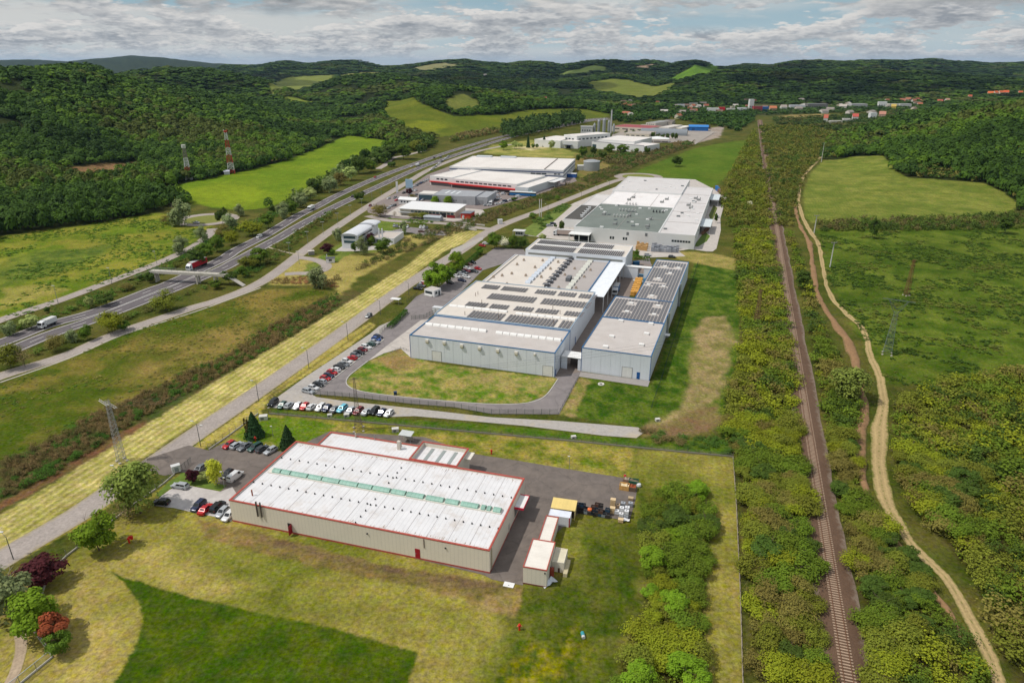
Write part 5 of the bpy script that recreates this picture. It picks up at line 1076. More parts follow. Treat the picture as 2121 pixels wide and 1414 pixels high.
 for (u, v, w, d_, hh, m, lab) in ((1146, 384, 11, 6, 3.4, flat(214,206,202), 'small white hut with a red roof edge beside the canal scrub'), (1156, 377, 9, 5, 3.2, flat(214,212,210), 'small white container hut behind the red edged hut'), (1181, 367, 12, 6, 3.4, flat(46,92,160), 'blue container standing at the corner of the navy banded factory'), (1176, 360, 8, 5, 3.4, flat(214,216,218), 'white container on the far side of the blue container')):
  k_ = thing('container_hut', gp(u, v), fB.th, lab, 'container'); pbox(k_, 'wall', -w / 2, w / 2, -d_ / 2, d_ / 2, 0, hh, m); pbox(k_, 'roof', -w / 2 - 0.1, w / 2 + 0.1, -d_ / 2 - 0.1, d_ / 2 + 0.1, hh, hh + 0.25, flat(206,72,84) if 'red' in lab and 'behind' not in lab else flat(212,212,210)); pbox(k_, 'door', -w / 4, -w / 4 + 1.2, -d_ / 2 - 0.05, -d_ / 2 - 0.006, 0, 2.2, WIN)
def far_works():
 def bx(FL, FR, BR, z, label, name='factory', wm=WALL_FW, rm=FAR_ROOF, win=0, cat='factory', dmin=8, wband=None):
  f = Fr(FL, FR, z, BR=BR); Dp = max(f.D, dmin)
  t = f.thing(name, label, cat); block(t, 0, f.W, 0, Dp, z, wm, rm, None, 0.2, 0.4)
  if win: strip(t, 'window', f.W * 0.1, f.W * 0.9, 0, z * 0.55, z * 0.72, WIN, win, 0.4)
  return t, f, Dp
 t, f, Dp = bx((1107, 288.5), (1161, 292), (1200, 284), 9, 'far white factory wing at the left of the white works group', win=0)
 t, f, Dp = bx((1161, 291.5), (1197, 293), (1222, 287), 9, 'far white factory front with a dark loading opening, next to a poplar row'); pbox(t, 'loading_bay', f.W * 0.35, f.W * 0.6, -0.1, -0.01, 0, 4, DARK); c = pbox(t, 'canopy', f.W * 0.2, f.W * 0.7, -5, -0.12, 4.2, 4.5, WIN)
 t, f, Dp = bx((1168, 279), (1195, 282), (1234, 273), 14, 'taller far white factory block rising behind the front wing'); strip(t, 'window', 3, Dp - 3, 0, 9, 10.6, WIN, 8, 0.4, True, f.W); strip(t, 'window', 3, f.W - 3, 0, 9, 10.6, WIN, 3, 0.4)
 t, f, Dp = bx((1240, 288.5), (1314, 293), (1338, 284), 11, 'far white roofed hall at the centre of the works by the silos')
 t, f, Dp = bx((1226, 293.5), (1334, 303), (1355, 297), 8, 'far white works front with a dark roof strip along its top'); pbox(t, 'roof_strip', 2, f.W - 2, 1.0, 3.5, 8.0, 8.4, flat(96,98,108)); pbox(t, 'glass_corner', 1, 7, -0.06, -0.008, 0.5, 5, GLASS_B)
 for lab, (FL, FR, BR), z, wc, rc in (
  ('long far shed with a dull red roof behind the silos', ((1266,262),(1345,266),(1352,260)), 8, (206,196,180), (156,70,72)),
  ('far shed with blue roof sections in front of the red roofed shed', ((1297,266.5),(1334,267),(1336,263)), 6, (120,110,110), (74,94,140)),
  ('far cream block with small windows below the red roofed shed', ((1292,276),(1345,278),(1350,272)), 7, (206,198,180), (170,160,150)),
  ('far white office with flat roof near the stacked timber yard', ((1365,263.5),(1385,264.5),(1396,258)), 8, (214,208,200), (208,200,190)),
  ('far pale shed beside the bright blue barn', ((1394,264),(1412,265),(1416,260)), 6, (226,218,198), (228,224,216)),
  ('far dark roofed shelter behind the pale shed', ((1412,262),(1452,264),(1456,259)), 5, (110,98,90), (104,96,92)),
  ('far grey roofed depot among the trees behind the timber yard', ((1338,254),(1358,255),(1364,249)), 7, (196,190,180), (150,150,148)),
  ('far brown roofed barn at the wood edge above the timber yard', ((1372,252),(1392,252.5),(1394,248)), 6, (180,172,160), (110,96,90))):
  t, f, Dp = bx(FL, FR, BR, z, lab, 'depot', flat(*wc), flat(*rc), cat='depot', win=4)
 p = gp(1446, 271); t = thing('barn', p, -0.2, 'bright blue metal barn at the edge of the materials yard', 'barn'); gable(t, -15, 15, -8, 8, 6.5, 2.5, flat(40,106,176), flat(60,134,206)); pbox(t, 'door', -10, -6, -8.06, -8.006, 0, 4.5, flat(30,80,140))
 p = gp(1375, 280); t = thing('arched_hall', p, -0.28, 'long grey arched hall with a dark open end in the materials yard', 'hall')
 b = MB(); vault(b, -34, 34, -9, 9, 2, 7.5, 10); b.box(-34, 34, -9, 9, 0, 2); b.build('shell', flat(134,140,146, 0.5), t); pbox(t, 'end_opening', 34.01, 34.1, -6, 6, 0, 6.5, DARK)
 p = gp(1361, 294); t = thing('canopy', p, -0.2, 'white tent like canopy roof on posts beside the far works road', 'canopy')
 b = MB(); b.ngon([(-16, -9, 4.6), (16, -9, 4.6), (0, 0, 7.5)]); b.ngon([(16, -9, 4.6), (16, 9, 4.6), (0, 0, 7.5)]); b.ngon([(16, 9, 4.6), (-16, 9, 4.6), (0, 0, 7.5)]); b.ngon([(-16, 9, 4.6), (-16, -9, 4.6), (0, 0, 7.5)]); b.build('roof', WHITE, t)
 for x in (-15, -5, 5, 15): pbox(t, 'post', x, x + 0.5, -8.6, -8.1, 0, 4.7, WHITE)
 p = gp(1250, 279)
 for i, (dx, dy, r, hh, lab) in enumerate(((-14, 0, 1.9, 17, 'leftmost pale silo of the far silo cluster'), (-7, 5, 2.1, 22, 'pale far silo second from the left of the cluster'), (0, -2, 2.3, 24, 'tallest broad silo in the middle of the far silo cluster'), (8, 4, 1.9, 21, 'pale far silo to the right of the tallest broad one'), (15, 0, 1.7, 16, 'shortest silo at the right end of the far cluster'))):
  t = thing('silo', (p.x + dx, p.y + dy, 0), 0, lab, 'silo'); b = MB(); b.lathe([(r, 4), (r, hh - 3), (r * 0.3, hh)], 12); b.build('body', flat(160,164,166, 0.5), t)
  for a in range(4): b = MB(); b.bar((r * 0.8 * math.cos(a * 1.57), r * 0.8 * math.sin(a * 1.57), 0), (r * 0.8 * math.cos(a * 1.57), r * 0.8 * math.sin(a * 1.57), 4.2), 0.3); b.build('leg', GREYM, t)
 q = gp(1265, 277); t = thing('chimney', q, 0, 'slim pale chimney standing right of the far silo cluster', 'chimney'); b = MB(); b.lathe([(1.3, 0), (1.0, 34)], 10); b.build('shaft', flat(196,196,198), t); b = MB(); b.lathe([(1.15, 34), (1.15, 35)], 10); b.build('rim', flat(150,150,152), t)
 t = thing('silo_house', (p.x - 26, p.y - 4, 0), -0.1, 'white silo house left of the far silo cluster', 'building'); pbox(t, 'wall', -9, 9, -6, 6, 0, 12, flat(206,206,206)); pbox(t, 'roof', -9.3, 9.3, -6.3, 6.3, 12, 12.5, flat(190,190,190)); strip(t, 'window', -7, 7, -6, 6, 8, WIN, 4, 0.5)
def town():
 R = random.Random(12)
 rows = [ # u, v, width px, height m, wall, roof, gabled, label
  (1410,224,14,7,(206,206,210),(200,204,210),0,'far white flat block at the left end of the town'),
  (1436,221,16,7,(196,190,182),(180,176,170),0,'far grey flat block second from the left end of the town'),
  (1462,224,10,6,(206,200,190),(150,90,70),1,'far small gabled house left of the red ended hall'),
  (1476,234,24,8,(222,222,218),(226,226,222),0,'far long white hall adjoining the red fronted store'),
  (1494,233.5,13,9,(196,40,52),(206,60,66),0,'far bright red fronted store in the town'),
  (1513,232,16,6,(210,206,200),(216,214,210),0,'far low white shed right of the red fronted store'),
  (1536,232,18,7,(220,220,220),(226,226,226),0,'far low white hall left of the pale tower'),
  (1554,230,9,20,(222,222,218),(214,214,210),0,'far pale square tower block in the town'),
  (1568,231,18,9,(170,70,76),(150,140,140),0,'far dull red building right of the pale tower'),
  (1583,231,14,8,(56,104,168),(86,134,190),0,'far blue building in the middle of the town'),
  (1600,230,14,7,(206,170,140),(196,120,84),1,'far orange roofed house right of the blue building'),
  (1622,229,12,8,(216,214,210),(170,160,150),1,'far white house with a brown roof beside the rail yard'),
  (1650,226,30,7,(200,200,204),(190,194,200),0,'far long grey shed behind the rail yard'),
  (1690,224,40,8,(120,118,116),(128,128,128),0,'far long dark grey hall at the wood edge'),
  (1745,226,14,7,(214,210,200),(190,180,170),1,'far white hut with a wide pale roof'),
  (1775,223,34,7,(190,188,186),(176,176,174),0,'far long pale grey hall in the right part of town'),
  (1826,222,16,10,(226,226,224),(226,226,224),0,'far bright white block right of the long grey hall'),
  (1848,223,20,7,(222,218,206),(214,210,200),0,'far cream low block beside the bright white block'),
  (1850,226,9,7,(216,186,90),(206,176,90),1,'far small yellow house in front of the cream block'),
  (1872,223,24,7,(206,204,200),(190,190,188),0,'far low grey hall right of the yellow house'),
  (1868,213,10,7,(222,216,206),(170,110,84),1,'far white house on the slope above the town'),
  (1880,211,10,7,(216,210,200),(176,116,90),1,'far house with a light brown roof on the slope'),
  (1892,214,9,7,(206,200,192),(160,100,80),1,'far small brown roofed house low on the slope'),
  (1910,214,9,6,(206,196,184),(170,110,90),1,'far lone house right of the slope houses'),
  (1946,214,10,6,(190,120,110),(176,90,80),1,'far red walled house near the wooded hill'),
  (1961,213,9,7,(226,220,216),(196,150,130),1,'far white gabled house near the wooded hill'),
  (2008,204,7,6,(206,180,160),(190,100,70),1,'far tiny orange roofed house left of the hillside row'),
  (2050,199,10,8,(226,206,186),(214,110,60),1,'leftmost orange roofed house of the hillside row'),
  (2061,198,9,8,(220,200,180),(206,104,60),1,'second orange roofed house of the hillside row'),
  (2071,197.5,9,8,(224,206,190),(210,110,64),1,'third orange roofed house of the hillside row'),
  (2082,197,10,8,(220,196,176),(206,98,56),1,'rightmost orange roofed house of the hillside row'),
  (2112,197,8,7,(206,190,176),(196,100,66),1,'far orange roofed house at the edge beyond the hillside row'),
  (1709,254,8,9,(226,222,216),(206,110,90),1,'far white house with a red roof at the near edge of town'),
  (1770,250,11,8,(226,220,216),(206,96,84),1,'far white gabled house with a bright red roof beside the walled plot'),
  (1806,247,13,9,(224,226,226),(206,210,210),0,'far white cubic house at the foot of the near wooded hill'),
  (1826,245,12,8,(206,170,150),(196,140,120),1,'far pink house right of the white cubic house'),
  (1730,256,24,4,(206,202,192),(196,190,180),0,'far long low white wall like shed by the town edge'),
  (1752,253,14,5,(216,212,206),(196,192,186),0,'far low white shed next to the red roofed gabled house'),
  (1128,209,9,7,(206,150,140),(190,96,84),1,'lone house with a faded red roof on the garden hill'),
  (1064,216,5,5,(220,214,206),(190,170,150),1,'tiny white hut below the dark trees on the garden hill'),
  (1005,160,6,8,(226,222,216),(200,190,180),1,'tiny far white house in the woods below the skyline'),
 ]
 for u, v, wp, hm, wc, rc, gb, lab in rows:
  p = gpt(u, v); s = (p.y * CP + (CAMH - p.z) * SP) / FP; w = wp * s; d = w * 0.7 if gb else max(10, w * 0.5)
  t = thing('house' if gb else 'town_building', p, R.uniform(-0.5, 0.3) if gb else R.uniform(-0.2, 0.1), lab, 'house' if gb else 'building')
  if gb: gable(t, -w / 2, w / 2, -d / 2, d / 2, hm * 0.95, hm * 0.6, flat(*wc), flat(*rc))
  else: block(t, -w / 2, w / 2, -d / 2, d / 2, hm * 1.25, flat(*wc), flat(*rc), None, 0.2, 0.4)
  n = max(2, min(8, int(w / 6)))
  strip(t, 'window', -w * 0.42, w * 0.42, -d / 2, hm * 0.35, hm * 0.55, WIN, n, 0.55)
 for i in range(46):
  u = R.uniform(1285, 2000); v = R.uniform(209, 238) if u > 1440 else R.uniform(214, 248)
  p = gpt(u, v); w = R.uniform(9, 17); d = w * 0.8; wc = R.choice(((222,216,206),(206,196,180),(214,206,200),(196,180,166))); rc = R.choice(((150,84,66),(170,100,74),(150,140,132),(186,180,172),(120,96,84)))
  t = thing('house', p, R.uniform(-0.8, 0.8), 'tiny far pale house among the town trees', 'house', 'tiny far houses among the town trees'); gable(t, -w / 2, w / 2, -d / 2, d / 2, 5.5, 3.2, flat(*wc), flat(*rc))
# ---------------------------------------------------------------- vehicles
PAINTS = {}
def paint(name):
 if name not in PAINTS:
  c = {'white': (226,226,226), 'silver': (176,180,184), 'grey': (116,120,124), 'dark grey': (72,76,80), 'black': (30,32,34), 'navy': (34,44,74), 'blue': (40,80,150), 'light blue': (110,190,214), 'red': (186,30,36), 'dark red': (120,28,36), 'green': (60,90,84), 'brown': (110,76,60), 'yellow': (214,170,60)}[name]
  PAINTS[name] = mat('paint_' + name.replace(' ', '_'), lin(*c), 0.25, 0.02, 1.0, metal=0.15, spec=0.6)
 return PAINTS[name]
TYRE = flat(24,24,26, 0.9); RIM = flat(150,152,156, 0.4, metal=0.5); LAMP_R = flat(150,20,24, 0.3); LAMP_W = flat(220,224,226, 0.2); CGLASS = mat('car_glass', (0.012, 0.015, 0.018), 0.06, 0.1, 0.5, spec=0.8)
CARS = {'hatchback': (4.1, 1.74, 1.48, 1.15, 1.85, 3.55, 4.0, 0.92, 0.98), 'saloon': (4.6, 1.78, 1.45, 1.30, 2.05, 3.25, 3.95, 0.90, 1.0), 'estate': (4.65, 1.78, 1.50, 1.25, 1.95, 4.15, 4.58, 0.92, 0.98), 'off-roader': (4.5, 1.86, 1.72, 1.15, 1.75, 4.05, 4.45, 1.06, 1.12), 'van': (4.9, 1.9, 1.95, 0.8, 1.45, 4.75, 4.88, 1.05, 1.2)}
def car_parts(kind):
 L, Wd, Hh, xh, xw, xr, xt, zh, zb = CARS[kind]; w = Wd / 2
 b = MB()
 st = [(0.0, w * 0.78, 0.34, 0.66), (0.12, w * 0.93, 0.22, zh - 0.16), (0.5, w * 0.98, 0.2, zh - 0.05), (xh, w, 0.2, zh), (xr, w, 0.2, zb), (L - 0.15, w * 0.97, 0.22, zb - 0.02), (L, w * 0.86, 0.34, zb - 0.16)]
 rings = []
 for x, hw, z0, z1 in st:
  n = len(b.v); zm = (z0 + z1) / 2
  b.v += [(x, -hw * 0.9, z0), (x, -hw, z0 + 0.16), (x, -hw, zm + 0.1), (x, -hw * 0.93, z1 - 0.04), (x, -hw * 0.78, z1), (x, hw * 0.78, z1), (x, hw * 0.93, z1 - 0.04), (x, hw, zm + 0.1), (x, hw, z0 + 0.16), (x, hw * 0.9, z0)]
  rings.append(n)
 for i in range(len(rings) - 1):
  for k in range(10): j = (k + 1) % 10; b.f.append((rings[i] + k, rings[i] + j, rings[i + 1] + j, rings[i + 1] + k)); b.m.append(0)
 b.f.append(tuple(rings[0] + k for k in range(10))[::-1]); b.m.append(0); b.f.append(tuple(rings[-1] + k for k in range(10))); b.m.append(0)
 wb, wt = w * 0.9, w * 0.70
 lo = [(xh - 0.05, -wb, zh - 0.03), (xh - 0.05, wb, zh - 0.03), (xt, wb, zb - 0.05), (xt, -wb, zb - 0.05)]
 hi = [(xw, -wt, Hh), (xw, wt, Hh), (xr, wt, Hh - 0.03), (xr, -wt, Hh - 0.03)]
 b.quad(*hi[::-1]);
 for i in range(4): j = (i + 1) % 4; b.quad(lo[i], hi[i], hi[j], lo[j])
 def lerp(a, c, t): return tuple(a[i] + (c[i] - a[i]) * t for i in range(3))
 def pane(i, j, s0, s1, t0, t1, out):
  q = [lerp(lerp(lo[i], lo[j], s), lerp(hi[i], hi[j], s), t) for s, t in ((s0, t0), (s1, t0), (s1, t1), (s0, t1))]
  return [(p[0] + out[0], p[1] + out[1], p[2] + 0.012) for p in q]
 P = {}
 m = MB(); m.quad(*pane(0, 1, 0.06, 0.94, 0.10, 0.94, (-0.012, 0))[::-1]); P['windscreen'] = m
 m = MB(); m.quad(*pane(2, 3, 0.08, 0.92, 0.30, 0.90, (0.012, 0))[::-1]); P['rear_window'] = m
 sides = [MB(), MB()]
 for k, (i, j, o) in enumerate(((1, 2, 0.012), (3, 0, -0.012))):
  if kind == 'van': rngs = ((0.06, 0.26),) if k == 0 else ((0.74, 0.94),)
  else: rngs = ((0.08, 0.46), (0.50, 0.90)) if k == 0 else ((0.10, 0.50), (0.54, 0.92))
  for s0, s1 in rngs: sides[k].quad(*pane(i, j, s0, s1, 0.14, 0.90, (0, o))[::-1])
 P['side_window'] = sides
 wr = 0.33 if kind != 'off-roader' else 0.37; ws = []
 for x in (L * 0.19, L * 0.80):
  for s in (-1, 1):
   m = MB(); m.tube((x, s * (w - 0.2), wr), (x, s * (w + 0.015), wr), wr, k=14, m=0); m.tube((x, s * (w + 0.016), wr), (x, s * (w + 0.022), wr), wr * 0.62, k=10, m=1); ws.append(m)
 P['wheel'] = ws
 hl, tl = [], []
 for s in (-1, 1):
  m = MB(); m.box(0.02, 0.22, s * w * 0.62, s * w * 0.9, zh - 0.28, zh - 0.14); hl.append(m)
  m = MB(); m.box(L - 0.06, L + 0.012, s * w * 0.66, s * w * 0.86, zb - 0.42, zb - 0.2); tl.append(m)
 P['headlight'] = hl; P['tail_light'] = tl
 return b, P
_CAR = {}
def _shift(mb, L): mb.v = [(L / 2 - x, -y, z) for x, y, z in mb.v]; return mb   # nose towards +x, centred
def car_data(kind):
 """meshes shared by every car of a kind; full set of parts and a one-mesh version for far cars"""
 if kind in _CAR: return _CAR[kind]
 b, P = car_parts(kind); L = CARS[kind][0]
 dm = paint('silver'); out = {'parts': [], 'far': None}
 far = MB()
 def add(mb, mi):
  n = len(far.v); far.v += mb.v; far.f += [tuple(n + i for i in f) for f in mb.f]; far.m += [mi if x == 0 else 2 for x in mb.m]
 _shift(b, L); add(b, 0)
 def me(nm, mb, mats):
  m = D.meshes.new(nm); m.from_pydata(mb.v, [], mb.f)
  for x in mats: m.materials.append(x)
  if len(mats) > 1: m.polygons.foreach_set('material_index', mb.m)
  m.update(); return m
 body = me('body', b, [dm]); body.polygons.foreach_set('use_smooth', [True] * len(body.polygons)); body.set_sharp_from_angle(angle=0.6)
 out['parts'].append(('body', body))
 for nm, v in P.items():
  for mb in (v if isinstance(v, list) else [v]):
   _shift(mb, L)
   if nm == 'wheel': add(mb, 2); out['parts'].append((nm, me(nm, mb, [TYRE, RIM])))
   else:
    mm = {'headlight': LAMP_W, 'tail_light': LAMP_R}.get(nm, CGLASS)
    add(mb, 1 if mm is CGLASS else (3 if mm is LAMP_W else 4)); out['parts'].append((nm, me(nm, mb, [mm])))
 out['far'] = me('car', far, [dm, CGLASS, TYRE, LAMP_W, LAMP_R])
 _CAR[kind] = out; return out
def car(kind, colour, loc, rz, label, group=None, near=True, name=None, cat=None):
 d = car_data(kind); nm = name or ('parked_car' if near else 'car')
 if near:
  t = thing(nm, loc, rz, label, cat or 'car', group)
  for pn, me in d['parts']:
   o = D.objects.new(pn, me); COL.objects.link(o); o.parent = t
   if pn == 'body': o.material_slots[0].link = 'OBJECT'; o.material_slots[0].material = paint(colour)
  return t
 o = D.objects.new(nm, d['far']); COL.objects.link(o); o.location = loc; o.rotation_euler = (0, 0, rz)
 o.material_slots[0].link = 'OBJECT'; o.material_slots[0].material = paint(colour)
 return tag(o, label, cat or 'car', group)
ORD = ['first', 'second', 'third', 'fourth', 'fifth', 'sixth', 'seventh', 'eighth', 'ninth', 'tenth', 'eleventh', 'twelfth', 'thirteenth', 'fourteenth', 'fifteenth', 'sixteenth', 'seventeenth', 'eighteenth', 'nineteenth', 'twentieth', 'twenty-first', 'twenty-second', 'twenty-third', 'twenty-fourth', 'twenty-fifth', 'twenty-sixth', 'twenty-seventh', 'twenty-eighth', 'twenty-ninth', 'thirtieth', 'thirty-first', 'thirty-second', 'thirty-third', 'thirty-fourth', 'thirty-fifth', 'thirty-sixth', 'thirty-seventh', 'thirty-eighth', 'thirty-ninth', 'fortieth']
def head(u, v, du, dv, z=0.0):
 a = gp(u, v, z); b = gp(u + du * 0.1, v + dv * 0.1, z); return math.atan2(b.y - a.y, b.x - a.x)
def car_row(items, du, dv, where, group, near=True, flip=None, zc=0.6, dz=0.0):
 for i, (u, v, c, k) in enumerate(items):
  p = gp(u, v, zc + dz); h = head(u, v, du, dv)
  if flip and i in flip: h += math.pi
  car(k, c, (p.x, p.y, dz + 0.0), h + RNG.normal(0, 0.02), '%s %s, %s %s' % (c, k, ORD[i], where), group, near)
def z1(x, y, ox, oy, s): return ox + x / s, oy + y / s
def vehicles():
 Z = lambda L, ox, oy, s: [(ox + x / s, oy + y / s, c, k) for x, y, c, k in L]
 dz = 0.065
 car_row(Z([(78,214,'red','hatchback'),(160,219,'silver','hatchback'),(248,234,'grey','saloon'),(362,240,'green','estate'),(440,257,'dark grey','hatchback'),(533,278,'silver','hatchback')], 460, 880, 5.3025), -85, 50, 'from the entrance in the conifer row', 'cars in the row by the conifers', flip=(1, 4), dz=dz)
 car_row(Z([(905,985,'navy','estate'),(985,1025,'red','saloon'),(1118,1000,'black','off-roader'),(1170,1058,'silver','hatchback'),(1240,1098,'white','hatchback')], 240, 860, 5.3025), -100, 92, 'from the willow on the white gravel', 'cars on the white gravel lot', flip=(1, 2), dz=dz + 0.01)
 for u, v, c, k, du, dv, lab in ((334.3,1039,'black','hatchback',-170,-10,'black hatchback in the shade of the willow on white gravel'), (373,1005.5,'silver','estate',-170,-25,'silver estate car alone beside the grass bank on white gravel'), (471,981,'black','hatchback',-105,85,'black hatchback parked beside the white delivery van'), (487,986.5,'white','van',110,-85,'white delivery van on the asphalt beside a black hatchback'), (413.5,970,'grey','saloon',-110,85,'grey saloon half hidden behind the yellow green tree')):
  p = gp(u, v, 0.65); car(k, c, (p.x, p.y, dz), head(u, v, du, dv), lab, None, True, 'parked_van' if k == 'van' else None, 'van' if k == 'van' else 'car')
 car_row(Z([(152,1022,'black','off-roader'),(262,1052,'green','hatchback'),(345,1052,'silver','hatchback'),(450,1062,'white','hatchback'),(535,1067,'red','hatchback'),(620,1072,'white','hatchback'),(728,1077,'white','estate'),(808,1090,'navy','hatchback'),(905,1099,'grey','saloon'),(993,1092,'light blue','estate'),(1097,1117,'silver','saloon'),(1190,1122,'dark red','estate'),(1290,1132,'silver','saloon'),(1388,1124,'black','off-roader'),(1478,1142,'navy','hatchback'),(1563,1152,'white','hatchback')], 540, 660, 5.8906), -90, 78, 'from the road in the front row below the lattice pylon', 'cars in the front row', flip=(2, 5, 8, 12), dz=0.055)
 car_row(Z([(580,880,'silver','estate'),(640,838,'white','hatchback'),(700,800,'black','hatchback'),(740,763,'silver','hatchback'),(790,723,'red','hatchback'),(830,690,'navy','hatchback'),(870,652,'red','hatchback'),(910,620,'white','hatchback'),(960,585,'black','saloon'),(1010,553,'grey','saloon'),(1050,515,'white','hatchback'),(1115,475,'red','hatchback'),(1155,440,'grey','hatchback'),(1200,408,'black','saloon'),(1245,375,'dark red','hatchback'),(1285,341,'white','estate'),(1340,310,'green','hatchback'),(1385,281,'silver','saloon'),(1410,246,'blue','hatchback'),(1432,217,'navy','hatchback')], 540, 660, 5.8906), 130, 32, 'from the front in the slanted row along the kerb', 'cars in the slanted row', flip=(3, 7, 11, 16), dz=0.055)
 Q = lambda L: [(840 + x / 6.628, 480 + y / 6.628, c, k) for x, y, c, k in L]
 car_row(Q([(920,418,'black','hatchback'),(872,442,'brown','hatchback'),(808,490,'green','hatchback'),(848,500,'white','hatchback'),(836,532,'red','saloon'),(808,555,'grey','hatchback'),(765,572,'silver','hatchback'),(706,608,'white','hatchback')]), 100, 22, 'from the back of the tree side parking row', 'cars on the tree side of the factory car park', near=False, dz=0.075)
 car_row(Q([(995,502,'red','hatchback'),(945,537,'dark grey','saloon'),(832,614,'white','saloon'),(775,664,'navy','saloon')]), 100, 22, 'from the back of the middle parking row', 'cars in the middle of the factory car park', near=False, dz=0.075)
 car_row(Q([(250,700,'white','hatchback'),(268,715,'red','hatchback'),(215,737,'grey','hatchback'),(170,775,'black','saloon')]), 100, 10, 'from the back behind the gatehouse', 'cars behind the gatehouse', near=False, dz=0.055)
 car_row(Q([(610,692,'black','hatchback')]), 100, 22, 'to stand alone under the trees by the flag posts', None, near=False, dz=0.075)
 car_row(Q([(1055,187,'red','hatchback'),(1102,157,'white','hatchback')]), 100, 10, 'of the pair by the service road bend behind the hedge', None, near=False, dz=0.055)
 for u, v, c, k, du, dv, lab in ((763.6,654,'grey','hatchback',-40,28,'grey hatchback driving on the service road near the factory gate'), (1341.6,528.5,'silver','hatchback',40,2,'silver hatchback left of two parked in the works yard'), (1391.7,532,'dark grey','hatchback',40,2,'dark grey hatchback right of two parked in the works yard'), (1138.6,467.5,'silver','estate',40,-2,'silver estate car by the dark round shrubs of the works'), (1145.5,463,'navy','hatchback',40,-2,'navy hatchback behind the silver estate car at the works'), (1487,448.8,'white','hatchback',4,-30,'white car on the narrow drive beside the works'), (766.6,425.8,'dark red','hatchback',-30,22,'dark red hatchback on the side road by the brown trees'), (406.6,462,'white','saloon',-30,-2,'white saloon on the turning loop of the frontage road'), (730.7,406.6,'black','saloon',30,-16,'black saloon on the motorway near the roadside tree'), (776.9,367,'red','hatchback',-30,14,'red car on the far motorway carriageway'), (852,345.2,'white','saloon',30,-14,'white car on the motorway just behind the white van'), (899.5,327,'black','hatchback',30,-12,'black car on the motorway ahead of the white van'), (912.7,325,'dark grey','hatchback',30,-12,'dark grey car farthest ahead on the near motorway carriageway'), (797,333,'white','saloon',30,-4,'white car parked in the rest area beside the motorway')):
  p = gp(u, v, 0.5); car(k, c, (p.x, p.y, 0.11 if 'motorway' in lab else (0.30 if 'loop' in lab else 0.075)), head(u, v, du, dv), lab, None, False)
 T = lambda L: [(680 + x / 5.892, 380 + y / 5.892, c, k) for x, y, c, k in L]
 car_row(T([(805,515,'silver','hatchback'),(838,520,'grey','hatchback'),(880,522,'white','hatchback'),(965,527,'white','hatchback'),(1125,532,'white','hatchback'),(1165,532,'white','hatchback'),(1202,542,'dark grey','hatchback')]), -20, 30, 'from the left behind the curved roof office', 'cars behind the curved roof office', near=False, dz=0.075)
 car_row(T([(1138,582,'brown','saloon')]), 40, 2, 'to stand on the lane below the small office car park', None, near=False, dz=0.075)
 car_row(T([(690,302,'black','hatchback'),(735,297,'silver','hatchback'),(775,272,'silver','saloon'),(810,265,'dark grey','hatchback'),(545,297,'yellow','hatchback')]), -35, 14, 'by the brick based building end', 'cars by the brick based building', near=False, dz=0.09)
 V = lambda L: [(800 + x / 7.07, 370 + y / 7.07, c, k) for x, y, c, k in L]
 cs = ['white', 'white', 'silver', 'white', 'white', 'grey', 'white', 'white', 'silver']
 def lot(P): return [(800 + x / 7.07, 370 + y / 7.07, cs[(i * 5) % 9] if c is None else c, k) for i, (x, y, c, k) in enumerate(P)]
 h_ = 'hatchback'
 car_row(lot([(35,287,None,h_),(130,277,None,'estate'),(165,292,None,h_),(150,312,'red',h_),(225,285,None,h_),(255,207,'black',h_),(290,197,None,h_),(330,187,None,h_),(375,177,None,h_),(430,172,None,h_),(435,237,None,h_),(350,227,None,h_),(330,272,None,h_),(385,283,'black',h_),(450,302,None,h_),(490,307,'blue',h_),(535,308,None,h_)]), -40, 12, 'from the road before the glass showroom', 'cars in front of the showroom', near=False, dz=0.07)
 car_row(lot([(410,108,None,h_),(440,98,None,h_),(470,78,'grey',h_),(490,68,'blue',h_),(510,60,'grey',h_),(530,52,'silver',h_),(545,45,None,h_),(570,32,None,h_),(600,16,None,h_)]), -40, 6, 'from the front beside the red store', 'cars beside the red trimmed store', near=False, dz=0.07)
 car_row(lot([(1570,212,None,h_),(1630,252,'white','van'),(1610,202,'white','van'),(1715,222,'white','van'),(1590,302,None,h_),(1655,292,None,h_),(1620,312,'black',h_),(1810,230,'black',h_),(1850,230,None,h_),(1935,262,'white','van'),(1890,285,None,h_),(1850,300,None,h_),(1815,314,None,h_),(1740,332,'navy','van'),(1700,350,None,h_),(1630,367,'white','estate'),(1460,387,None,h_),(1510,387,None,h_),(1085,337,'black',h_),(1715,167,None,h_),(1890,172,None,h_)]), 40, -4, 'in the lot by the canal scrub', 'cars in the lot by the canal scrub', near=False, dz=0.07)
 car_row([(1176 + i * 3.4, 357.5 - i * 3.2, ('white', 'light blue')[i % 2], h_) for i in range(5)], 20, 14, 'from the front in the row beside the pump house', 'cars beside the pump house', near=False)
 car_row([(893 + i * 4.5, 352 - i * 3.6, cs[i], h_) for i in range(9)], -40, 6, 'from the front in the far roadside row', 'cars in the far roadside row', near=False, dz=0.07)
 def truck(u, v, du, dv, label, curt, cab, L=13.0, name='truck', dz=0.11, cat='truck', hb=3.9, z=1.5):
  p = gp(u, v, z); t = thing(name, (p.x, p.y, dz), head(u, v, du, dv), label, cat)
  x0, x1 = -L / 2, L / 2 - 2.6
  b = MB(); b.box(x0, x1, -1.25, 1.25, 1.15, hb - 0.05, 0); b.build('cargo_box', curt, t)
  b = MB(); b.box(x0 - 0.02, x1 + 0.02, -1.27, 1.27, hb - 0.05, hb + 0.03); b.build('box_roof', flat(206,206,204), t)
  b = MB(); b.prism([(0, 0), (0, 0.01), (0.01, 0)], 0, 0.01); b = MB()
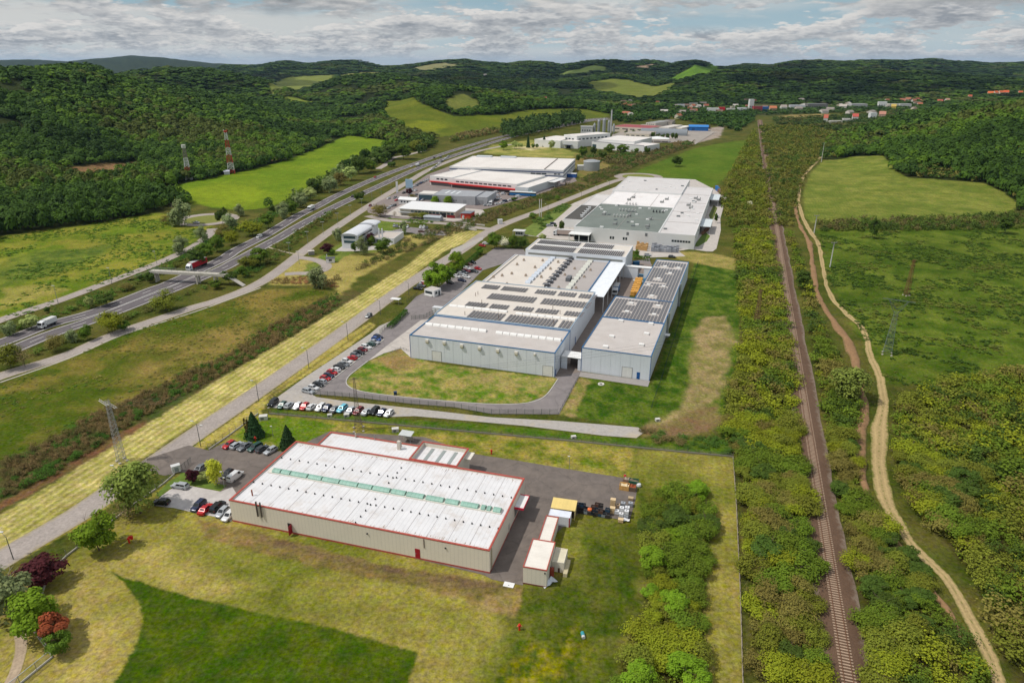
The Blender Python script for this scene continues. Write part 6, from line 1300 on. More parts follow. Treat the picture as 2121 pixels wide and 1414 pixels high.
  n = [(x1 + 0.35, 0.6), (x1 + 2.6, 0.6), (x1 + 2.65, 1.6), (x1 + 2.3, 2.7), (x1 + 1.9, 2.95), (x1 + 0.9, min(3.6, hb)), (x1 + 0.35, min(3.6, hb))]
  for s in (-1, 1): b.ngon([(x, s * 1.22, zz) for x, zz in (n if s < 0 else n[::-1])])
  for i in range(len(n)): j = (i + 1) % len(n); b.quad((n[i][0], 1.22, n[i][1]), (n[j][0], 1.22, n[j][1]), (n[j][0], -1.22, n[j][1]), (n[i][0], -1.22, n[i][1]))
  c = b.build('cab', cab, t)
  b = MB(); b.quad((x1 + 2.66, -1.05, 1.65), (x1 + 2.66, 1.05, 1.65), (x1 + 2.33, 1.05, 2.65), (x1 + 2.33, -1.05, 2.65)); b.build('windscreen', CGLASS, c)
  for s in (-1, 1): b = MB(); b.quad(*[(x1 + a, s * 1.235, zz) for a, zz in ((1.3, 1.7), (2.4, 1.7), (2.15, 2.55), (1.3, 2.55))]); b.build('side_window', CGLASS, c)
  b = MB(); b.box(x0, x1 + 2.2, -1.0, 1.0, 0.7, 1.14); b.build('chassis', DARK, t)
  ax = [x1 + 1.7, x1 - 0.8, x0 + 3.6, x0 + 2.3, x0 + 1.0] if L > 10 else [x1 + 1.7, x0 + 1.6]
  for x in ax:
   for s in (-1, 1): b = MB(); b.tube((x, s * 0.9, 0.5), (x, s * 1.24, 0.5), 0.5, k=12); b.build('wheel', TYRE, t)
  return t
 CUR = mat('curtain_red', lin(186,30,44), 0.6, 0.06, 0.5, stripe=('X', 1.1, 0.12)); CW = flat(222,224,226, 0.4)
 truck(407.5, 549, -150, 62, 'articulated lorry with a red curtain trailer behind the footbridge', CUR, CW, 14.5)
 truck(98, 668.8, -150, 62, 'white box van driving on the motorway below the meadow', CW, CW, 7.6, 'box_van', cat='van', hb=3.1)
 truck(644.3, 431, -60, 26, 'white box van farther up the motorway beside the willows', CW, CW, 7.6, 'box_van', cat='van', hb=3.2)
 truck(864.6, 341.5, 60, -26, 'small white van distant on the near motorway carriageway', CW, CW, 6.6, 'box_van', cat='van', hb=2.8)
 truck(1169, 483.5, -60, -4, 'lorry with a pale brown trailer backed to the works dock', flat(176,160,152), CW, 14.0, dz=0.075)
 truck(1276, 601, -28, 60, 'blue lorry with a white cab in the factory courtyard', flat(46,108,160), CW, 9.0, dz=0.095)
 truck(1016, 420.5, -10, 30, 'white box van parked at the end of the grey showroom', CW, CW, 6.6, 'box_van', dz=0.07, cat='van', hb=3.0)
 p = gp(536.7, 489.6, 0.9); car('van', 'white', (p.x, p.y, 0.11), head(536.7, 489.6, -60, 26), 'white minibus on the far motorway carriageway', None, True, 'minibus', 'van')
 p = gp(1083, 402, 1.5); t = thing('coach', (p.x, p.y, 0.07), fB.th, 'long blue and white coach parked at the canal edge of the lot', 'coach'); pbox(t, 'body', -11, 11, -1.3, 1.3, 0.4, 2.0, flat(40,110,170)); pbox(t, 'roof', -11.05, 11.05, -1.32, 1.32, 2.9, 3.3, WHITE); pbox(t, 'window_band', -11, 11, -1.28, 1.28, 2.0, 2.9, GLASS)
 for x in (-7, 7):
  for s in (-1, 1): b = MB(); b.tube((x, s * 1.0, 0.5), (x, s * 1.32, 0.5), 0.5, k=12); b.build('wheel', TYRE, t)
# ---------------------------------------------------------------- street furniture, masts, fences, bridges, yard goods
def ztop(p, u, v):
 a, dy, dz = ray(u, v); t = p.y / dy; return CAMH + dz * t
CONCP = flat(186,178,166, 0.85); GALV = flat(150,154,152, 0.5, metal=0.4); GALV_D = flat(96,100,96, 0.6, metal=0.3)
def lamps():
 L = [(28,1158,1134,'l','at the bottom left corner by the willow'),(252,1013,985,'l','behind the big loose willow'),(416,924,878,'lr','at the hall entrance'),(536,831,793,'l','beside the end of the front car row'),
   (640,763,724,'l','halfway along the slanted car row'),(721,706,670,'l','near the far end of the slanted car row'),(788,651,623,'l','at the factory gate'),(847,612,586,'l','by the mesh fence before the gatehouse'),
   (1135,441,428,'l','by the works flag posts'),(1204,413,400,'l','second before the far roundabout'),(1238,401,388,'l','next before the far roundabout'),(1262,390,378,'l','closest to the far roundabout')]
 for i, (u, v, vt, arms, tail) in enumerate(L):
  p = gp(u, v); h = max(6.0, min(9.5, ztop(p, u, vt))); road = Vector((-0.82, 0.57))
  t = thing('street_lamp', p, 0, 'tall grey service road lamp %s' % tail, 'street lamp', None)
  b = MB(); b.tube((0, 0, 0), (0, 0, h), 0.11, 0.07, 7); b.build('pole', GALV_D, t)
  for s in arms:
   d = road if s == 'l' else -road
   b = MB(); b.tube((0, 0, h - 0.1), (d.x * 1.9, d.y * 1.9, h + 0.25), 0.05, k=5); ar = b.build('arm', GALV_D, t)
   b = MB(); q = d * 2.2; b.box(q.x - 0.42, q.x + 0.42, q.y - 0.2, q.y + 0.2, h + 0.2, h + 0.36); b.build('lamp_head', flat(214,214,208, 0.4), ar)
 L2 = [(600,528,503,'opposite the small loop'),(620,547,524,'beside the small loop island'),(638,506,480,'second before the curved roof office'),(670,485,460,'next to the curved roof office corner'),(700,465,442,'left of the curved roof office'),(726,446,430,'behind the curved roof office'),(750,433,412,'beside the lone roadside tree'),(771,417,395,'across from the brick based building'),(790,404,388,'across from the showroom'),(810,390,378,'across from the red trimmed store'),(862,366,352,'beside the far roadside cars')]
 for u, v, vt, tail in L2:
  p = gp(u, v); h = max(7, min(11, ztop(p, u, vt)))
  t = thing('street_lamp', p, 0, 'slim grey side road lamp %s' % tail, 'street lamp')
  b = MB(); b.tube((0, 0, 0), (0, 0, h), 0.12, 0.08, 6); b.build('pole', GALV, t)
  b = MB(); b.box(-1.2, 1.2, -0.15, 0.15, h, h + 0.16); b.build('lamp_head', flat(206,206,200), t)
 L3 = [(325,547,521,'above the footbridge end'),(232,588,555,'between the two frontage bends'),(121,630,592,'nearest the left edge'),(381,457,436,'left of the turning loop'),(495,446,424,'right of the turning loop')]
 for u, v, vt, tail in L3:
  p = gpt(u, v); h = max(7, min(11, ztop(p, u, vt) - p.z))
  t = thing('street_lamp', p, 0, 'thin street lamp of the frontage road %s' % tail, 'street lamp')
  b = MB(); b.tube((0, 0, 0), (0, 0, h), 0.12, 0.08, 6); b.build('pole', GALV, t)
  b = MB(); b.box(-1.0, 0.3, -0.15, 0.15, h, h + 0.16); b.build('lamp_head', flat(206,206,200), t)
 for u, v, vt, lab in ((566,905,897,'short lamp post on the lawn beside the conifers'),(465,1010,985,'short lamp post at the tip of the green bed'),(1179,972,953,'short lamp post at the yard edge beside the lawn')):
  p = gp(u, v); h = max(3.5, min(5.5, ztop(p, u, vt - 8))); t = thing('lamp_post', p, 0, lab, 'lamp post'); b = MB(); b.tube((0, 0, 0), (0, 0, h), 0.07, k=6); b.build('pole', GALV, t); b = MB(); b.box(-0.5, 0.1, -0.12, 0.12, h, h + 0.14); b.build('lamp_head', flat(220,220,214), t)
 for i, (u, v) in enumerate(((909.5,589),(912.5,588.5),(917,589.5))):
  t = thing('flag_post', gp(u, v), 0, ('left white flag post', 'middle white flag post', 'yellow right flag post')[i] + ' of three beside the gatehouse trees', 'flag post'); b = MB(); b.tube((0, 0, 0), (0, 0, 7.5), 0.10, 0.06, 6); b.build('pole', flat(226,226,222) if i < 2 else flat(214,190,90), t); b = MB(); b.lathe([(0.16, 0), (0.16, 0.3)], 8); b.build('foot', CONCP, t)
 for i, (u, v) in enumerate(((1117,452),(1121,451))):
  t = thing('flag_post', gp(u, v), 0, ('left', 'right')[i] + ' white flag post of the pair at the works entrance', 'flag post'); b = MB(); b.tube((0, 0, 0), (0, 0, 13), 0.22, 0.16, 6); b.build('pole', WHITE, t); b = MB(); b.lathe([(0.3, 0), (0.3, 0.4)], 8); b.build('foot', CONCP, t)
 p = gp(823, 400); t = thing('sign_pylon', p, 0, 'tall white advertising pylon at the showroom entrance', 'sign'); pbox(t, 'panel', -0.8, 0.8, -0.3, 0.3, 0.6, 9.5, WHITE); pbox(t, 'foot', -1.0, 1.0, -0.5, 0.5, 0, 0.6, GREYM)
 p = gp(848, 391); t = thing('sign_pylon', p, 0, 'wide pale blue sign tower beside the red trimmed store', 'sign'); pbox(t, 'panel', -3.0, 3.0, -0.5, 0.5, 1.0, 8.0, flat(176,206,226)); pbox(t, 'foot', -3.2, 3.2, -0.7, 0.7, 0, 1.0, GREYM)
def lattice(b, w0, w1, h, n, bw, z0=0.0, ms=None, diag=True):
 for k in range(n):
  za, zb = z0 + h * k / n, z0 + h * (k + 1) / n; wa, wb = w0 + (w1 - w0) * k / n, w0 + (w1 - w0) * (k + 1) / n
  m = ms[k] if ms else 0
  A = [(-wa, -wa, za), (wa, -wa, za), (wa, wa, za), (-wa, wa, za)]; B = [(-wb, -wb, zb), (wb, -wb, zb), (wb, wb, zb), (-wb, wb, zb)]
  for i in range(4):
   j = (i + 1) % 4; b.bar(A[i], B[i], bw, m); b.bar(B[i], B[j], bw * 0.7, m)
   if diag: b.bar(A[i], B[j], bw * 0.6, m); b.bar(A[j], B[i], bw * 0.6, m)
def masts():
 def feet(t, w, m=None):
  for sx in (-1, 1):
   for sy in (-1, 1): b = MB(); b.box(sx * w - 0.3, sx * w + 0.3, sy * w - 0.3, sy * w + 0.3, -0.1, 0.35); b.build('footing', CONCP, t)
 p = gp(253, 955); h = 18.5; t = thing('lattice_pylon', p, 0.9, 'grey lattice pylon with two short crossarms on the hay strip by the willow', 'pylon')
 b = MB(); lattice(b, 0.95, 0.42, h, 15, 0.065); b.build('mast', flat(150,150,146, 0.6), t); feet(t, 0.95)
 for s, zz in ((-1, h - 0.4), (1, h - 1.9)):
  b = MB()
  for y in (-0.25, 0.25): b.bar((s * 0.9 + y, -2.4, zz), (s * 0.9 + y, 2.4, zz), 0.10)
  b.bar((0, 0, zz - 0.8), (s * 0.9, 0, zz), 0.1); b.bar((0, 0, zz), (s * 0.9, 0, zz), 0.1); c = b.build('crossarm', flat(196,196,190, 0.5), t)
  for y in (-2.2, -1.2, 0, 1.2, 2.2): b = MB(); b.lathe([(0.1, zz + 0.02), (0.14, zz + 0.25), (0.08, zz + 0.5)], 6, c=(s * 0.9, y)); b.build('insulator', flat(214,206,196), c)
 p = gp(743, 890); h = ztop(p, 737, 782); t = thing('lattice_pylon', p, 0.2, 'slim brown lattice pylon rising in front of the gravel car row', 'pylon')
 b = MB(); lattice(b, 1.35, 0.75, h * 0.22, 3, 0.075); lattice(b, 0.75, 0.22, h * 0.78, 14, 0.06, h * 0.22); b.build('mast', flat(112,100,88, 0.8), t); feet(t, 1.35)
 b = MB(); b.bar((-0.9, 0, h - 0.4), (0.9, 0, h - 0.4), 0.09); b.build('crossarm', flat(112,100,88), t)
 p = gpt(1837, 733); h = 21; t = thing('lattice_pylon', p, -0.5, 'dark steel lattice pylon with wide Y shaped crossarms in the right meadow', 'pylon')
 b = MB(); lattice(b, 1.5, 0.55, h * 0.8, 11, 0.06); b.build('mast', flat(116,128,126, 0.6), t); feet(t, 1.5)
 b = MB(); zz = h * 0.8
 for s in (-1, 1):
  for y in (-0.3, 0.3): b.bar((s * 0.5, y, zz - 1.0), (s * 3.2, y, h), 0.08); b.bar((0, y, zz + 0.6), (s * 3.2, y, h), 0.07)
 for y in (-0.3, 0.3): b.bar((-5.2, y, h), (5.2, y, h), 0.09)
 for k in range(-4, 5): b.bar((k * 1.2, -0.3, h), (k * 1.2 + 0.6, 0.3, h), 0.08)
 b.build('crossarm', flat(92,104,104, 0.6), t)
 p = gpt(1877, 612); h = 17; t = thing('lattice_pylon', p, 0.3, 'rusty narrow lattice pylon farther back in the right meadow', 'pylon')
 b = MB(); lattice(b, 0.9, 0.4, h, 10, 0.09); b.build('mast', flat(132,92,62, 0.8), t); feet(t, 0.9)
 for zz in (h - 0.3, h - 2.6): b = MB(); b.bar((-2.0, 0, zz), (2.0, 0, zz), 0.15); b.build('crossarm', flat(132,92,62), t)
 p = gp(1566, 672); h = 15; t = thing('lattice_pylon', p, 0.4, 'rusty lattice pylon half hidden in the scrub left of the railway', 'pylon')
 b = MB(); lattice(b, 0.8, 0.35, h, 10, 0.09); b.build('mast', flat(124,92,70, 0.8), t); feet(t, 0.8); b = MB(); b.bar((-1.6, 0, h - 0.5), (1.6, 0, h - 0.5), 0.14); b.build('crossarm', flat(124,92,70), t)
 for u, v, h, lab in ((1719,553,13,'pale concrete power pole with a T shaped top beside the dirt track'),(1686,483,11,'thin power pole at the end of the hedge by the dirt track'),(1701,336,20,'tall pale power pole at the top corner of the hillside field')):
  p = gpt(u, v); t = thing('power_pole', p, 0.2, lab, 'power pole'); b = MB(); b.tube((0, 0, 0), (0, 0, h), 0.34, 0.20, 8); b.build('pole', flat(196,196,190, 0.8), t)
  c = pbox(t, 'crossarm', -1.7, 1.7, -0.15, 0.15, h, h + 0.25, flat(150,150,146))
  for x in (-1.5, 0, 1.5): b = MB(); b.lathe([(0.12, h + 0.26), (0.10, h + 0.7)], 6, c=(x, 0)); b.build('insulator', flat(180,172,160), c)
 WR = [flat(222,220,216, 0.6), flat(186,64,50, 0.6), flat(140,128,120, 0.6)]
 p = gpt(392, 372); t = thing('radio_mast', p, 0.3, 'shorter lattice radio mast mostly white, on the field edge below the woods', 'radio mast')
 h = max(28, min(44, ztop(p, 382, 300) - p.z)); n = 10
 b = MB(); lattice(b, 2.6, 1.0, h * 0.9, n, 0.36, 0, [0, 0, 1, 1, 0, 0, 0, 2, 2, 2]); b.build('mast', WR, t)
 b = MB(); b.lathe([(1.7, h * 0.9), (1.9, h * 0.93), (1.9, h), (1.2, h)], 10); b.build('antenna_drum', flat(206,206,196), t); pbox(t, 'cabinet', 0.8, 3.2, -1.4, 1.0, 0, 2.6, WHITE)
 p = gpt(480, 360); t = thing('radio_mast', p, 0.3, 'taller lattice radio mast banded red and white, at the wood edge', 'radio mast')
 h = max(36, min(56, ztop(p, 472, 268) - p.z)); n = 11
 b = MB(); lattice(b, 3.0, 1.0, h * 0.93, n, 0.42, 0, [1, 0, 0, 1, 1, 0, 0, 1, 1, 0, 0]); b.build('mast', WR, t)
 b = MB(); b.lathe([(1.3, h * 0.93), (1.6, h * 0.95), (1.6, h * 0.97)], 10); b.build('platform', WR[1], t)
 for s in (-1, 1): b = MB(); b.box(s * 1.5 - 0.3, s * 1.5 + 0.3, -0.3, 0.3, h * 0.95, h); b.build('antenna', WR[s == 1], t)
 b = MB(); b.box(-6.5, -1.5, -4.5, -1.5, 0, 3.0); hc = b.build('equipment_hut', flat(206,206,214), t)
 b = MB(); b.ngon([(-6.8, -4.8, 2.9), (-1.2, -4.8, 2.9), (-1.2, -3, 4.2), (-6.8, -3, 4.2)]); b.ngon([(-1.2, -1.2, 2.9), (-6.8, -1.2, 2.9), (-6.8, -3, 4.2), (-1.2, -3, 4.2)]); b.build('roof', flat(196,198,214), hc)
def wires():
 A = gp(253, 955); Bp = gp(743, 890); C = gpt(1837, 733)
 ends = [(A, 17.5, 1.6), (Bp, ztop(Bp, 737, 782) - 0.5, 0.7), (C, 20.8, 4.2)]
 for (p, hp, wp), (q, hq, wq), lab in ((ends[0], ends[1], 'three thin power wires from the hay strip pylon to the gravel lot pylon'), (ends[1], ends[2], 'three thin power wires from the gravel lot pylon to the meadow pylon')):
  t = thing('power_line', (p.x, p.y, p.z), 0, lab, 'power line'); d = Vector((q.x - p.x, q.y - p.y)); n = Vector((-d.y, d.x)).normalized()
  for s in (-1, 0, 1):
   b = MB(); pts = []
   for k in range(25):
    f = k / 24; x = d * f + n * s * (wp + (wq - wp) * f); pts.append((x.x, x.y, hp + (q.z - p.z + hq - hp) * f - 4 * f * (1 - f) * d.length * 0.018))
   for a, c in zip(pts[:-1], pts[1:]): b.tube(a, c, 0.022, k=4, cap=False)
   b.build('wire', flat(90,92,94, 0.5), t)
def mesh_mat(name, col, cover):
 m = D.materials.new(name); m.use_nodes = True; nt = m.node_tree; N = nt.nodes; L = nt.links
 p = N['Principled BSDF']; p.inputs['Base Color'].default_value = (*col, 1); p.inputs['Roughness'].default_value = 0.6
 tr = N.new('ShaderNodeBsdfTransparent'); mx = N.new('ShaderNodeMixShader'); mx.inputs[0].default_value = cover
 L.new(tr.outputs[0], mx.inputs[1]); L.new(p.outputs[0], mx.inputs[2]); L.new(mx.outputs[0], N['Material Output'].inputs['Surface'])
 return m
def fence(name, px, h, step, mm, pm, label, base=None, cat='fence', rail=None, world=None):
 P = [gpt(u, v) for u, v in px] if world is None else world
 o = P[0]; t = thing(name, o, 0, label, cat); first = None; pan = MB(); bs = MB(); rl = MB(); n_ = 0
 for a, c in zip(P[:-1], P[1:]):
  d = Vector((c.x - a.x, c.y - a.y)); k = max(1, round(d.length / step)); nrm = Vector((-d.y, d.x)).normalized() * 0.09
  if base: bs.prism([((a.x - o.x) + nrm.x, (a.y - o.y) + nrm.y), ((c.x - o.x) + nrm.x, (c.y - o.y) + nrm.y), ((c.x - o.x) - nrm.x, (c.y - o.y) - nrm.y), ((a.x - o.x) - nrm.x, (a.y - o.y) - nrm.y)], -0.1, base[1])
  z0 = base[1] if base else 0.05
  pan.quad((a.x - o.x, a.y - o.y, z0), (c.x - o.x, c.y - o.y, z0), (c.x - o.x, c.y - o.y, h), (a.x - o.x, a.y - o.y, h))
  if rail: rl.bar((a.x - o.x, a.y - o.y, h), (c.x - o.x, c.y - o.y, h), rail[1])
  for i in range(k):
   q = a.lerp(c, i / k) - o
   if n_ >= 99: break
   if first is None: b = MB(); b.tube((0, 0, 0), (0, 0, h + 0.1), 0.055, k=5); first = b.build('post', pm, t, (q.x, q.y, 0))
   else: e = first.copy(); COL.objects.link(e); e.parent = t; e.location = (q.x, q.y, 0)
   n_ += 1
 pan.build('mesh_panel', mm, t)
 if base: bs.build('base_wall', base[0], t)
 if rail: rl.build('top_rail', rail[0], t)
 return t
def fences():
 MG = mesh_mat('mesh_grey', lin(130,132,130), 0.22); MGR = mesh_mat('mesh_green', lin(52,74,60), 0.28); GP = flat(64,84,72)
 W = flat(196,190,178)
 fence('fence', [(-30,1470),(42,1416),(109,1361),(67,1303)], 1.8, 2.6, MG, GALV, 'pale mesh fence with a corner in the bottom left of the lawn', (W, 0.35), rail=(flat(176,180,180), 0.10))
 fence('fence', [(67,1303),(100,1190),(138,1152),(276,1046),(338,1003),(362,982)], 1.6, 2.6, MG, GALV, 'pale mesh fence on a low wall behind the round lawn tree', (W, 0.4))
 fence('gate', [(371,979),(397,958)], 1.7, 1.2, mesh_mat('gate_bars', lin(150,150,148), 0.45), GALV_D, 'grey sliding gate standing open at the hall entrance', None, 'gate', rail=(GALV_D, 0.08))
 fence('fence', [(432,932),(476,901),(535,857)], 1.8, 2.6, MG, GALV, 'pale mesh fence on a low wall beside the row of six cars', (W, 0.4))
 fence('fence', [(557,857),(860,884.5),(1038,901),(1180,913.5),(1400,935.5),(1518,946.5)], 1.3, 3.2, MG, GALV_D, 'long dark fence on a concrete base behind the near hall', (flat(136,132,122), 0.45))
 fence('fence', [(1518,946.5),(1525,1045),(1533,1227),(1538,1402),(1544,1540)], 1.3, 3.2, MG, GALV_D, 'long fence with a stony base between the lawn and the railway scrub', (flat(160,148,126), 0.35))
 fence('fence', [(649,819),(740,826),(852,839),(941,846),(1018,859),(1156,859)], 2.0, 2.6, MGR, GP, 'tall green mesh fence between the gravel strip and the factory drive')
 fence('fence', [(1156,859),(1199,780)], 0.9, 3, MGR, GP, 'short low fence beside the drive at the halls corner')
 fence('fence', [(787,691),(806,676),(832,660)], 1.9, 2.2, MGR, GP, 'dark green entrance fence beside the kerb at the far end of the car row')
 fence('fence', [(843,628),(856,620),(867,611)], 1.9, 2.2, MGR, GP, 'dark green fence between the hedge and the gatehouse')
 fence('gate', [(852,662),(878,660),(908,645)], 1.9, 2.0, MGR, GP, 'open green gate leaf across the drive beside the factory wall', None, 'gate')
 fence('fence', [(1348,850),(1372,780),(1400,690),(1425,610),(1446,545)], 1.8, 3.0, MGR, GP, 'green mesh fence running along the shaded flank of the warehouse')
 fence('fence', [(808,733),(830,723),(848,728)], 1.0, 1.5, MG, GALV, 'low pale railing along the top of the factory grass island')
 p = gp(366, 978); t = thing('gate_cabinet', p, 0.6, 'white box cabinet with a grille beside the sliding gate', 'cabinet'); pbox(t, 'body', -1.0, 1.0, -0.6, 0.6, 0.3, 2.2, WHITE); pbox(t, 'lid', -1.1, 1.1, -0.7, 0.7, 2.2, 2.3, flat(206,206,204)); pbox(t, 'grille', -0.4, 0.4, -0.66, -0.606, 0.6, 1.8, GREYM)
def hedges():
 for px, w, h, lab in (([(806,681),(835,655),(841,648)], 1.6, 1.7, 'dark clipped hedge beside the white shelter at the factory gate'), ([(930,572),(948,560),(972,545),(994,525)], 2.2, 2.0, 'long clipped hedge along the factory car park'), ([(1310,536),(1345,540)], 2.5, 2.0, 'clipped hedge behind the factory courtyard'), ([(1040,512),(1060,515),(1092,505)], 2.5, 2.6, 'dark hedge at the back of the factory entrance yard')):
  P = [gp(u, v) for u, v in px]; V = []; N_ = int(520 * sum((b - a).length for a, b in zip(P[:-1], P[1:])) / 10); o = P[0]
  segs = [(a, b, (b - a).length) for a, b in zip(P[:-1], P[1:])]; tot = sum(s[2] for s in segs)
  C = []
  for i in range(N_):
   r = RNG.random() * tot
   for a, b, l in segs:
    if r <= l: break
    r -= l
   d = (b - a).normalized(); n = Vector((-d.y, d.x, 0)); q = a.lerp(b, min(1, r / l)); f = RNG.random()
   if f < 0.5: c = q + n * RNG.uniform(-w / 2, w / 2); c.z = h * RNG.uniform(0.9, 1.05)
   else: c = q + n * (w / 2 * (1 if RNG.random() < 0.5 else -1)); c.z = h * RNG.random()
   C.append((c.x - o.x, c.y - o.y, c.z))
  C = np.array(C); me = quads_mesh('hedge', C, np.full(len(C), 0.24), RNG.normal(0, 1, (len(C), 3)) + np.array([0, 0, 0.4]), RNG.uniform(0.7, 1.3, len(C))[:, None] * np.ones((1, 3)), leaf_mat('leaf_hedge', (58, 84, 30)))
  ob = link_me('hedge', me, None, o); tag(ob, lab, 'hedge')
def bridges():
 a = gp(313, 559, 5.7); b_ = gp(467, 567, 5.7); d = Vector((b_.x - a.x, b_.y - a.y)); L = d.length; th = math.atan2(d.y, d.x)
 t = thing('footbridge', (a.x, a.y, 0), th, 'pale concrete footbridge on paired columns crossing the motorway', 'footbridge')
 CB = mat('bridge_concrete', lin(196,190,178), 0.85, 0.08, 0.4, dirt=(lin(150,146,136), 0.3, 0.5, 0.7, 0.5))
 pbox(t, 'deck', 0, L, -1.4, 1.4, 4.9, 5.6, CB)
 for s in (-1, 1):
  pbox(t, 'edge_beam', -0.2, L, s * 1.5 - 0.1, s * 1.5 + 0.1, 4.5, 5.75, CB)
  q = MB(); q.bar((0, s * 1.5, 6.7), (L, s * 1.5, 6.7), 0.08); q.bar((0, s * 1.5, 6.25), (L, s * 1.5, 6.25), 0.06)
  for k in range(14): q.bar((L * k / 13, s * 1.5, 5.6), (L * k / 13, s * 1.5, 6.7), 0.06)
  q.build('railing', GALV, t)
 for f in (0.06, 0.62, 0.86):
  for s in (-1, 0, 1) if f < 0.2 else (-1, 1): pbox(t, 'column', L * f + s * 0.0 - 0.35, L * f + 0.35, s * 1.1 - 0.3, s * 1.1 + 0.3, 0, 4.89, CB)
 r = MB(); r.quad((L, -1.4, 5.6), (L + 9, -1.4, 0.2), (L + 9, 1.4, 0.2), (L, 1.4, 5.6)); r.quad((L, -1.4, 5.3), (L, 1.4, 5.3), (L + 9, 1.4, -0.1), (L + 9, -1.4, -0.1)); r.build('ramp', CB, t)
 r = MB(); r.quad((0, -1.4, 5.6), (0, 1.4, 5.6), (-14, 1.4, 0.2), (-14, -1.4, 0.2)); r.quad((0, -1.4, 5.3), (-14, -1.4, -0.1), (-14, 1.4, -0.1), (0, 1.4, 5.3)); r.build('ramp', CB, t)
 pa = [gp(940, 470), gp(987, 478)]; pb = [gp(955, 462.5), gp(1004, 468)]
 t = thing('canal_bridge', pa[0], 0, 'low road bridge over the green canal with pale concrete parapets', 'bridge'); o = pa[0]
 for A in (pa, pb):
  q = MB(); dd = (A[1] - A[0]).normalized(); n = Vector((-dd.y, dd.x, 0)) * 0.35; q.prism([(p - o)[:2] for p in (A[0] + n, A[1] + n, A[1] - n, A[0] - n)], -0.4, 0.9); q.build('parapet', CB, t)
 q = MB(); dd = (pa[1] - pa[0]); n = Vector((dd.y, -dd.x, 0)).normalized() * 0.8; q.prism([(p - o)[:2] for p in (pa[0] + dd * 0.25, pa[1], pa[1] + n, pa[0] + dd * 0.25 + n)], 0.004, 0.03); q.build('culvert_mouth', DARK, t)
def small_things():
 def hydrant(u, v, s, lab):
  t = thing('fire_hydrant', gp(u, v), 0, lab, 'fire hydrant'); R_ = flat(214,48,36, 0.45)
  b = MB(); b.lathe([(0.16 * s, 0), (0.16 * s, 0.9 * s), (0.24 * s, 0.95 * s), (0.24 * s, 1.15 * s), (0.1 * s, 1.35 * s)], 10); b.build('body', R_, t)
  for q in (-1, 1): b = MB(); b.tube((q * 0.1 * s, 0, 0.85 * s), (q * 0.42 * s, 0, 0.85 * s), 0.1 * s, k=8); b.build('outlet', flat(226,120,90), t)
 hydrant(268, 1124, 1.15, 'red fire hydrant on the lawn right of the round green tree'); hydrant(1076, 1304, 1.15, 'red fire hydrant on the lawn left of the yellow flowers'); hydrant(1018, 940, 1.1, 'red fire hydrant on the grass behind the boxed annex'); hydrant(529.5, 913, 1.1, 'red fire hydrant on the lawn between the two conifers')
 t = thing('hydrant_cabinet', gp(273, 1121), 0.4, 'small red hose cabinet on legs beside the lawn hydrant', 'hose cabinet'); pbox(t, 'box', -0.4, 0.4, -0.2, 0.2, 0.6, 1.5, flat(206,44,36)); pbox(t, 'leg', -0.35, -0.28, -0.05, 0.05, 0, 0.59, GREYM); pbox(t, 'leg', 0.28, 0.35, -0.05, 0.05, 0, 0.59, GREYM)
 p = gp(1207, 1317); t = thing('litter_bin', p, 0.1, 'teal drum bin with a pale base tipped on the lawn near the yellow flowers', 'drum'); b = MB(); b.tube((0, 0.55, 0.42), (0, -0.35, 0.42), 0.36, k=12); b.build('body', flat(60,150,160, 0.4), t); b = MB(); b.tube((0, -0.351, 0.42), (0, -0.8, 0.42), 0.34, k=12); b.build('base', flat(206,206,206), t)
 p = gp(531.5, 909); t = thing('utility_box', p, 0, 'small teal cabinet beside the hydrant on the conifer lawn', 'cabinet'); pbox(t, 'body', -0.3, 0.3, -0.2, 0.2, 0.3, 1.1, flat(120,190,190)); pbox(t, 'post', -0.05, 0.05, -0.05, 0.05, 0, 0.29, GREYM)
 for u, v, s, lab in ((546,868,1.2,'cluster cabinet of grey concrete at the fence corner above the conifers'),(819,893,1.0,'white air conditioner unit on the grass behind the low annex'),(683,862,0.7,'small white vent cover left of the lattice pylon on the grass bank'),(718,862,0.8,'white slotted vent cover on the grass bank beside the lattice pylon'),(1188,907,0.7,'small white concrete marker beside the long dark fence'),(1362,871,0.7,'white marker post on the green strip by the warehouse')):
  t = thing('utility_box', gp(u, v), 0.2, lab, 'utility box'); pbox(t, 'body', -s, s, -s * 0.7, s * 0.7, 0, s * 1.1, flat(206,204,196)); pbox(t, 'grille', -s * 0.6, s * 0.2, -s * 0.7 - 0.05, -s * 0.7 - 0.005, s * 0.2, s * 0.9, flat(120,120,118))
 p = gp(1245, 796); t = thing('drain_basin', p, 0.5, 'white rimmed concrete drain basin on the grass in front of the warehouse', 'drain'); b = MB(); b.lathe([(1.1, 0), (1.1, 0.3), (0.75, 0.3), (0.7, 0.06)], 8); b.build('rim', flat(222,218,210), t); pbox(t, 'grate', -0.4, 0.4, -0.4, 0.4, 0.08, 0.13, DARK)
 t = thing('waste_bin', gp(819, 817), 0.2, 'dark blue waste bin on the edge of the factory grass island', 'bin'); pbox(t, 'body', -0.5, 0.5, -0.4, 0.4, 0, 1.0, flat(34,60,90)); pbox(t, 'lid', -0.55, 0.55, -0.45, 0.45, 1.0, 1.1, flat(44,70,104))
 th = fA.th
 t = thing('board', gp(1054, 1211), th, 'flat white board lying on the grass at the yard corner', 'board'); pbox(t, 'sheet', -1.1, 1.1, -0.7, 0.7, 0.05, 0.14, WHITE); pbox(t, 'hole', -0.1, 0.15, -0.3, -0.15, 0.141, 0.15, DARK)
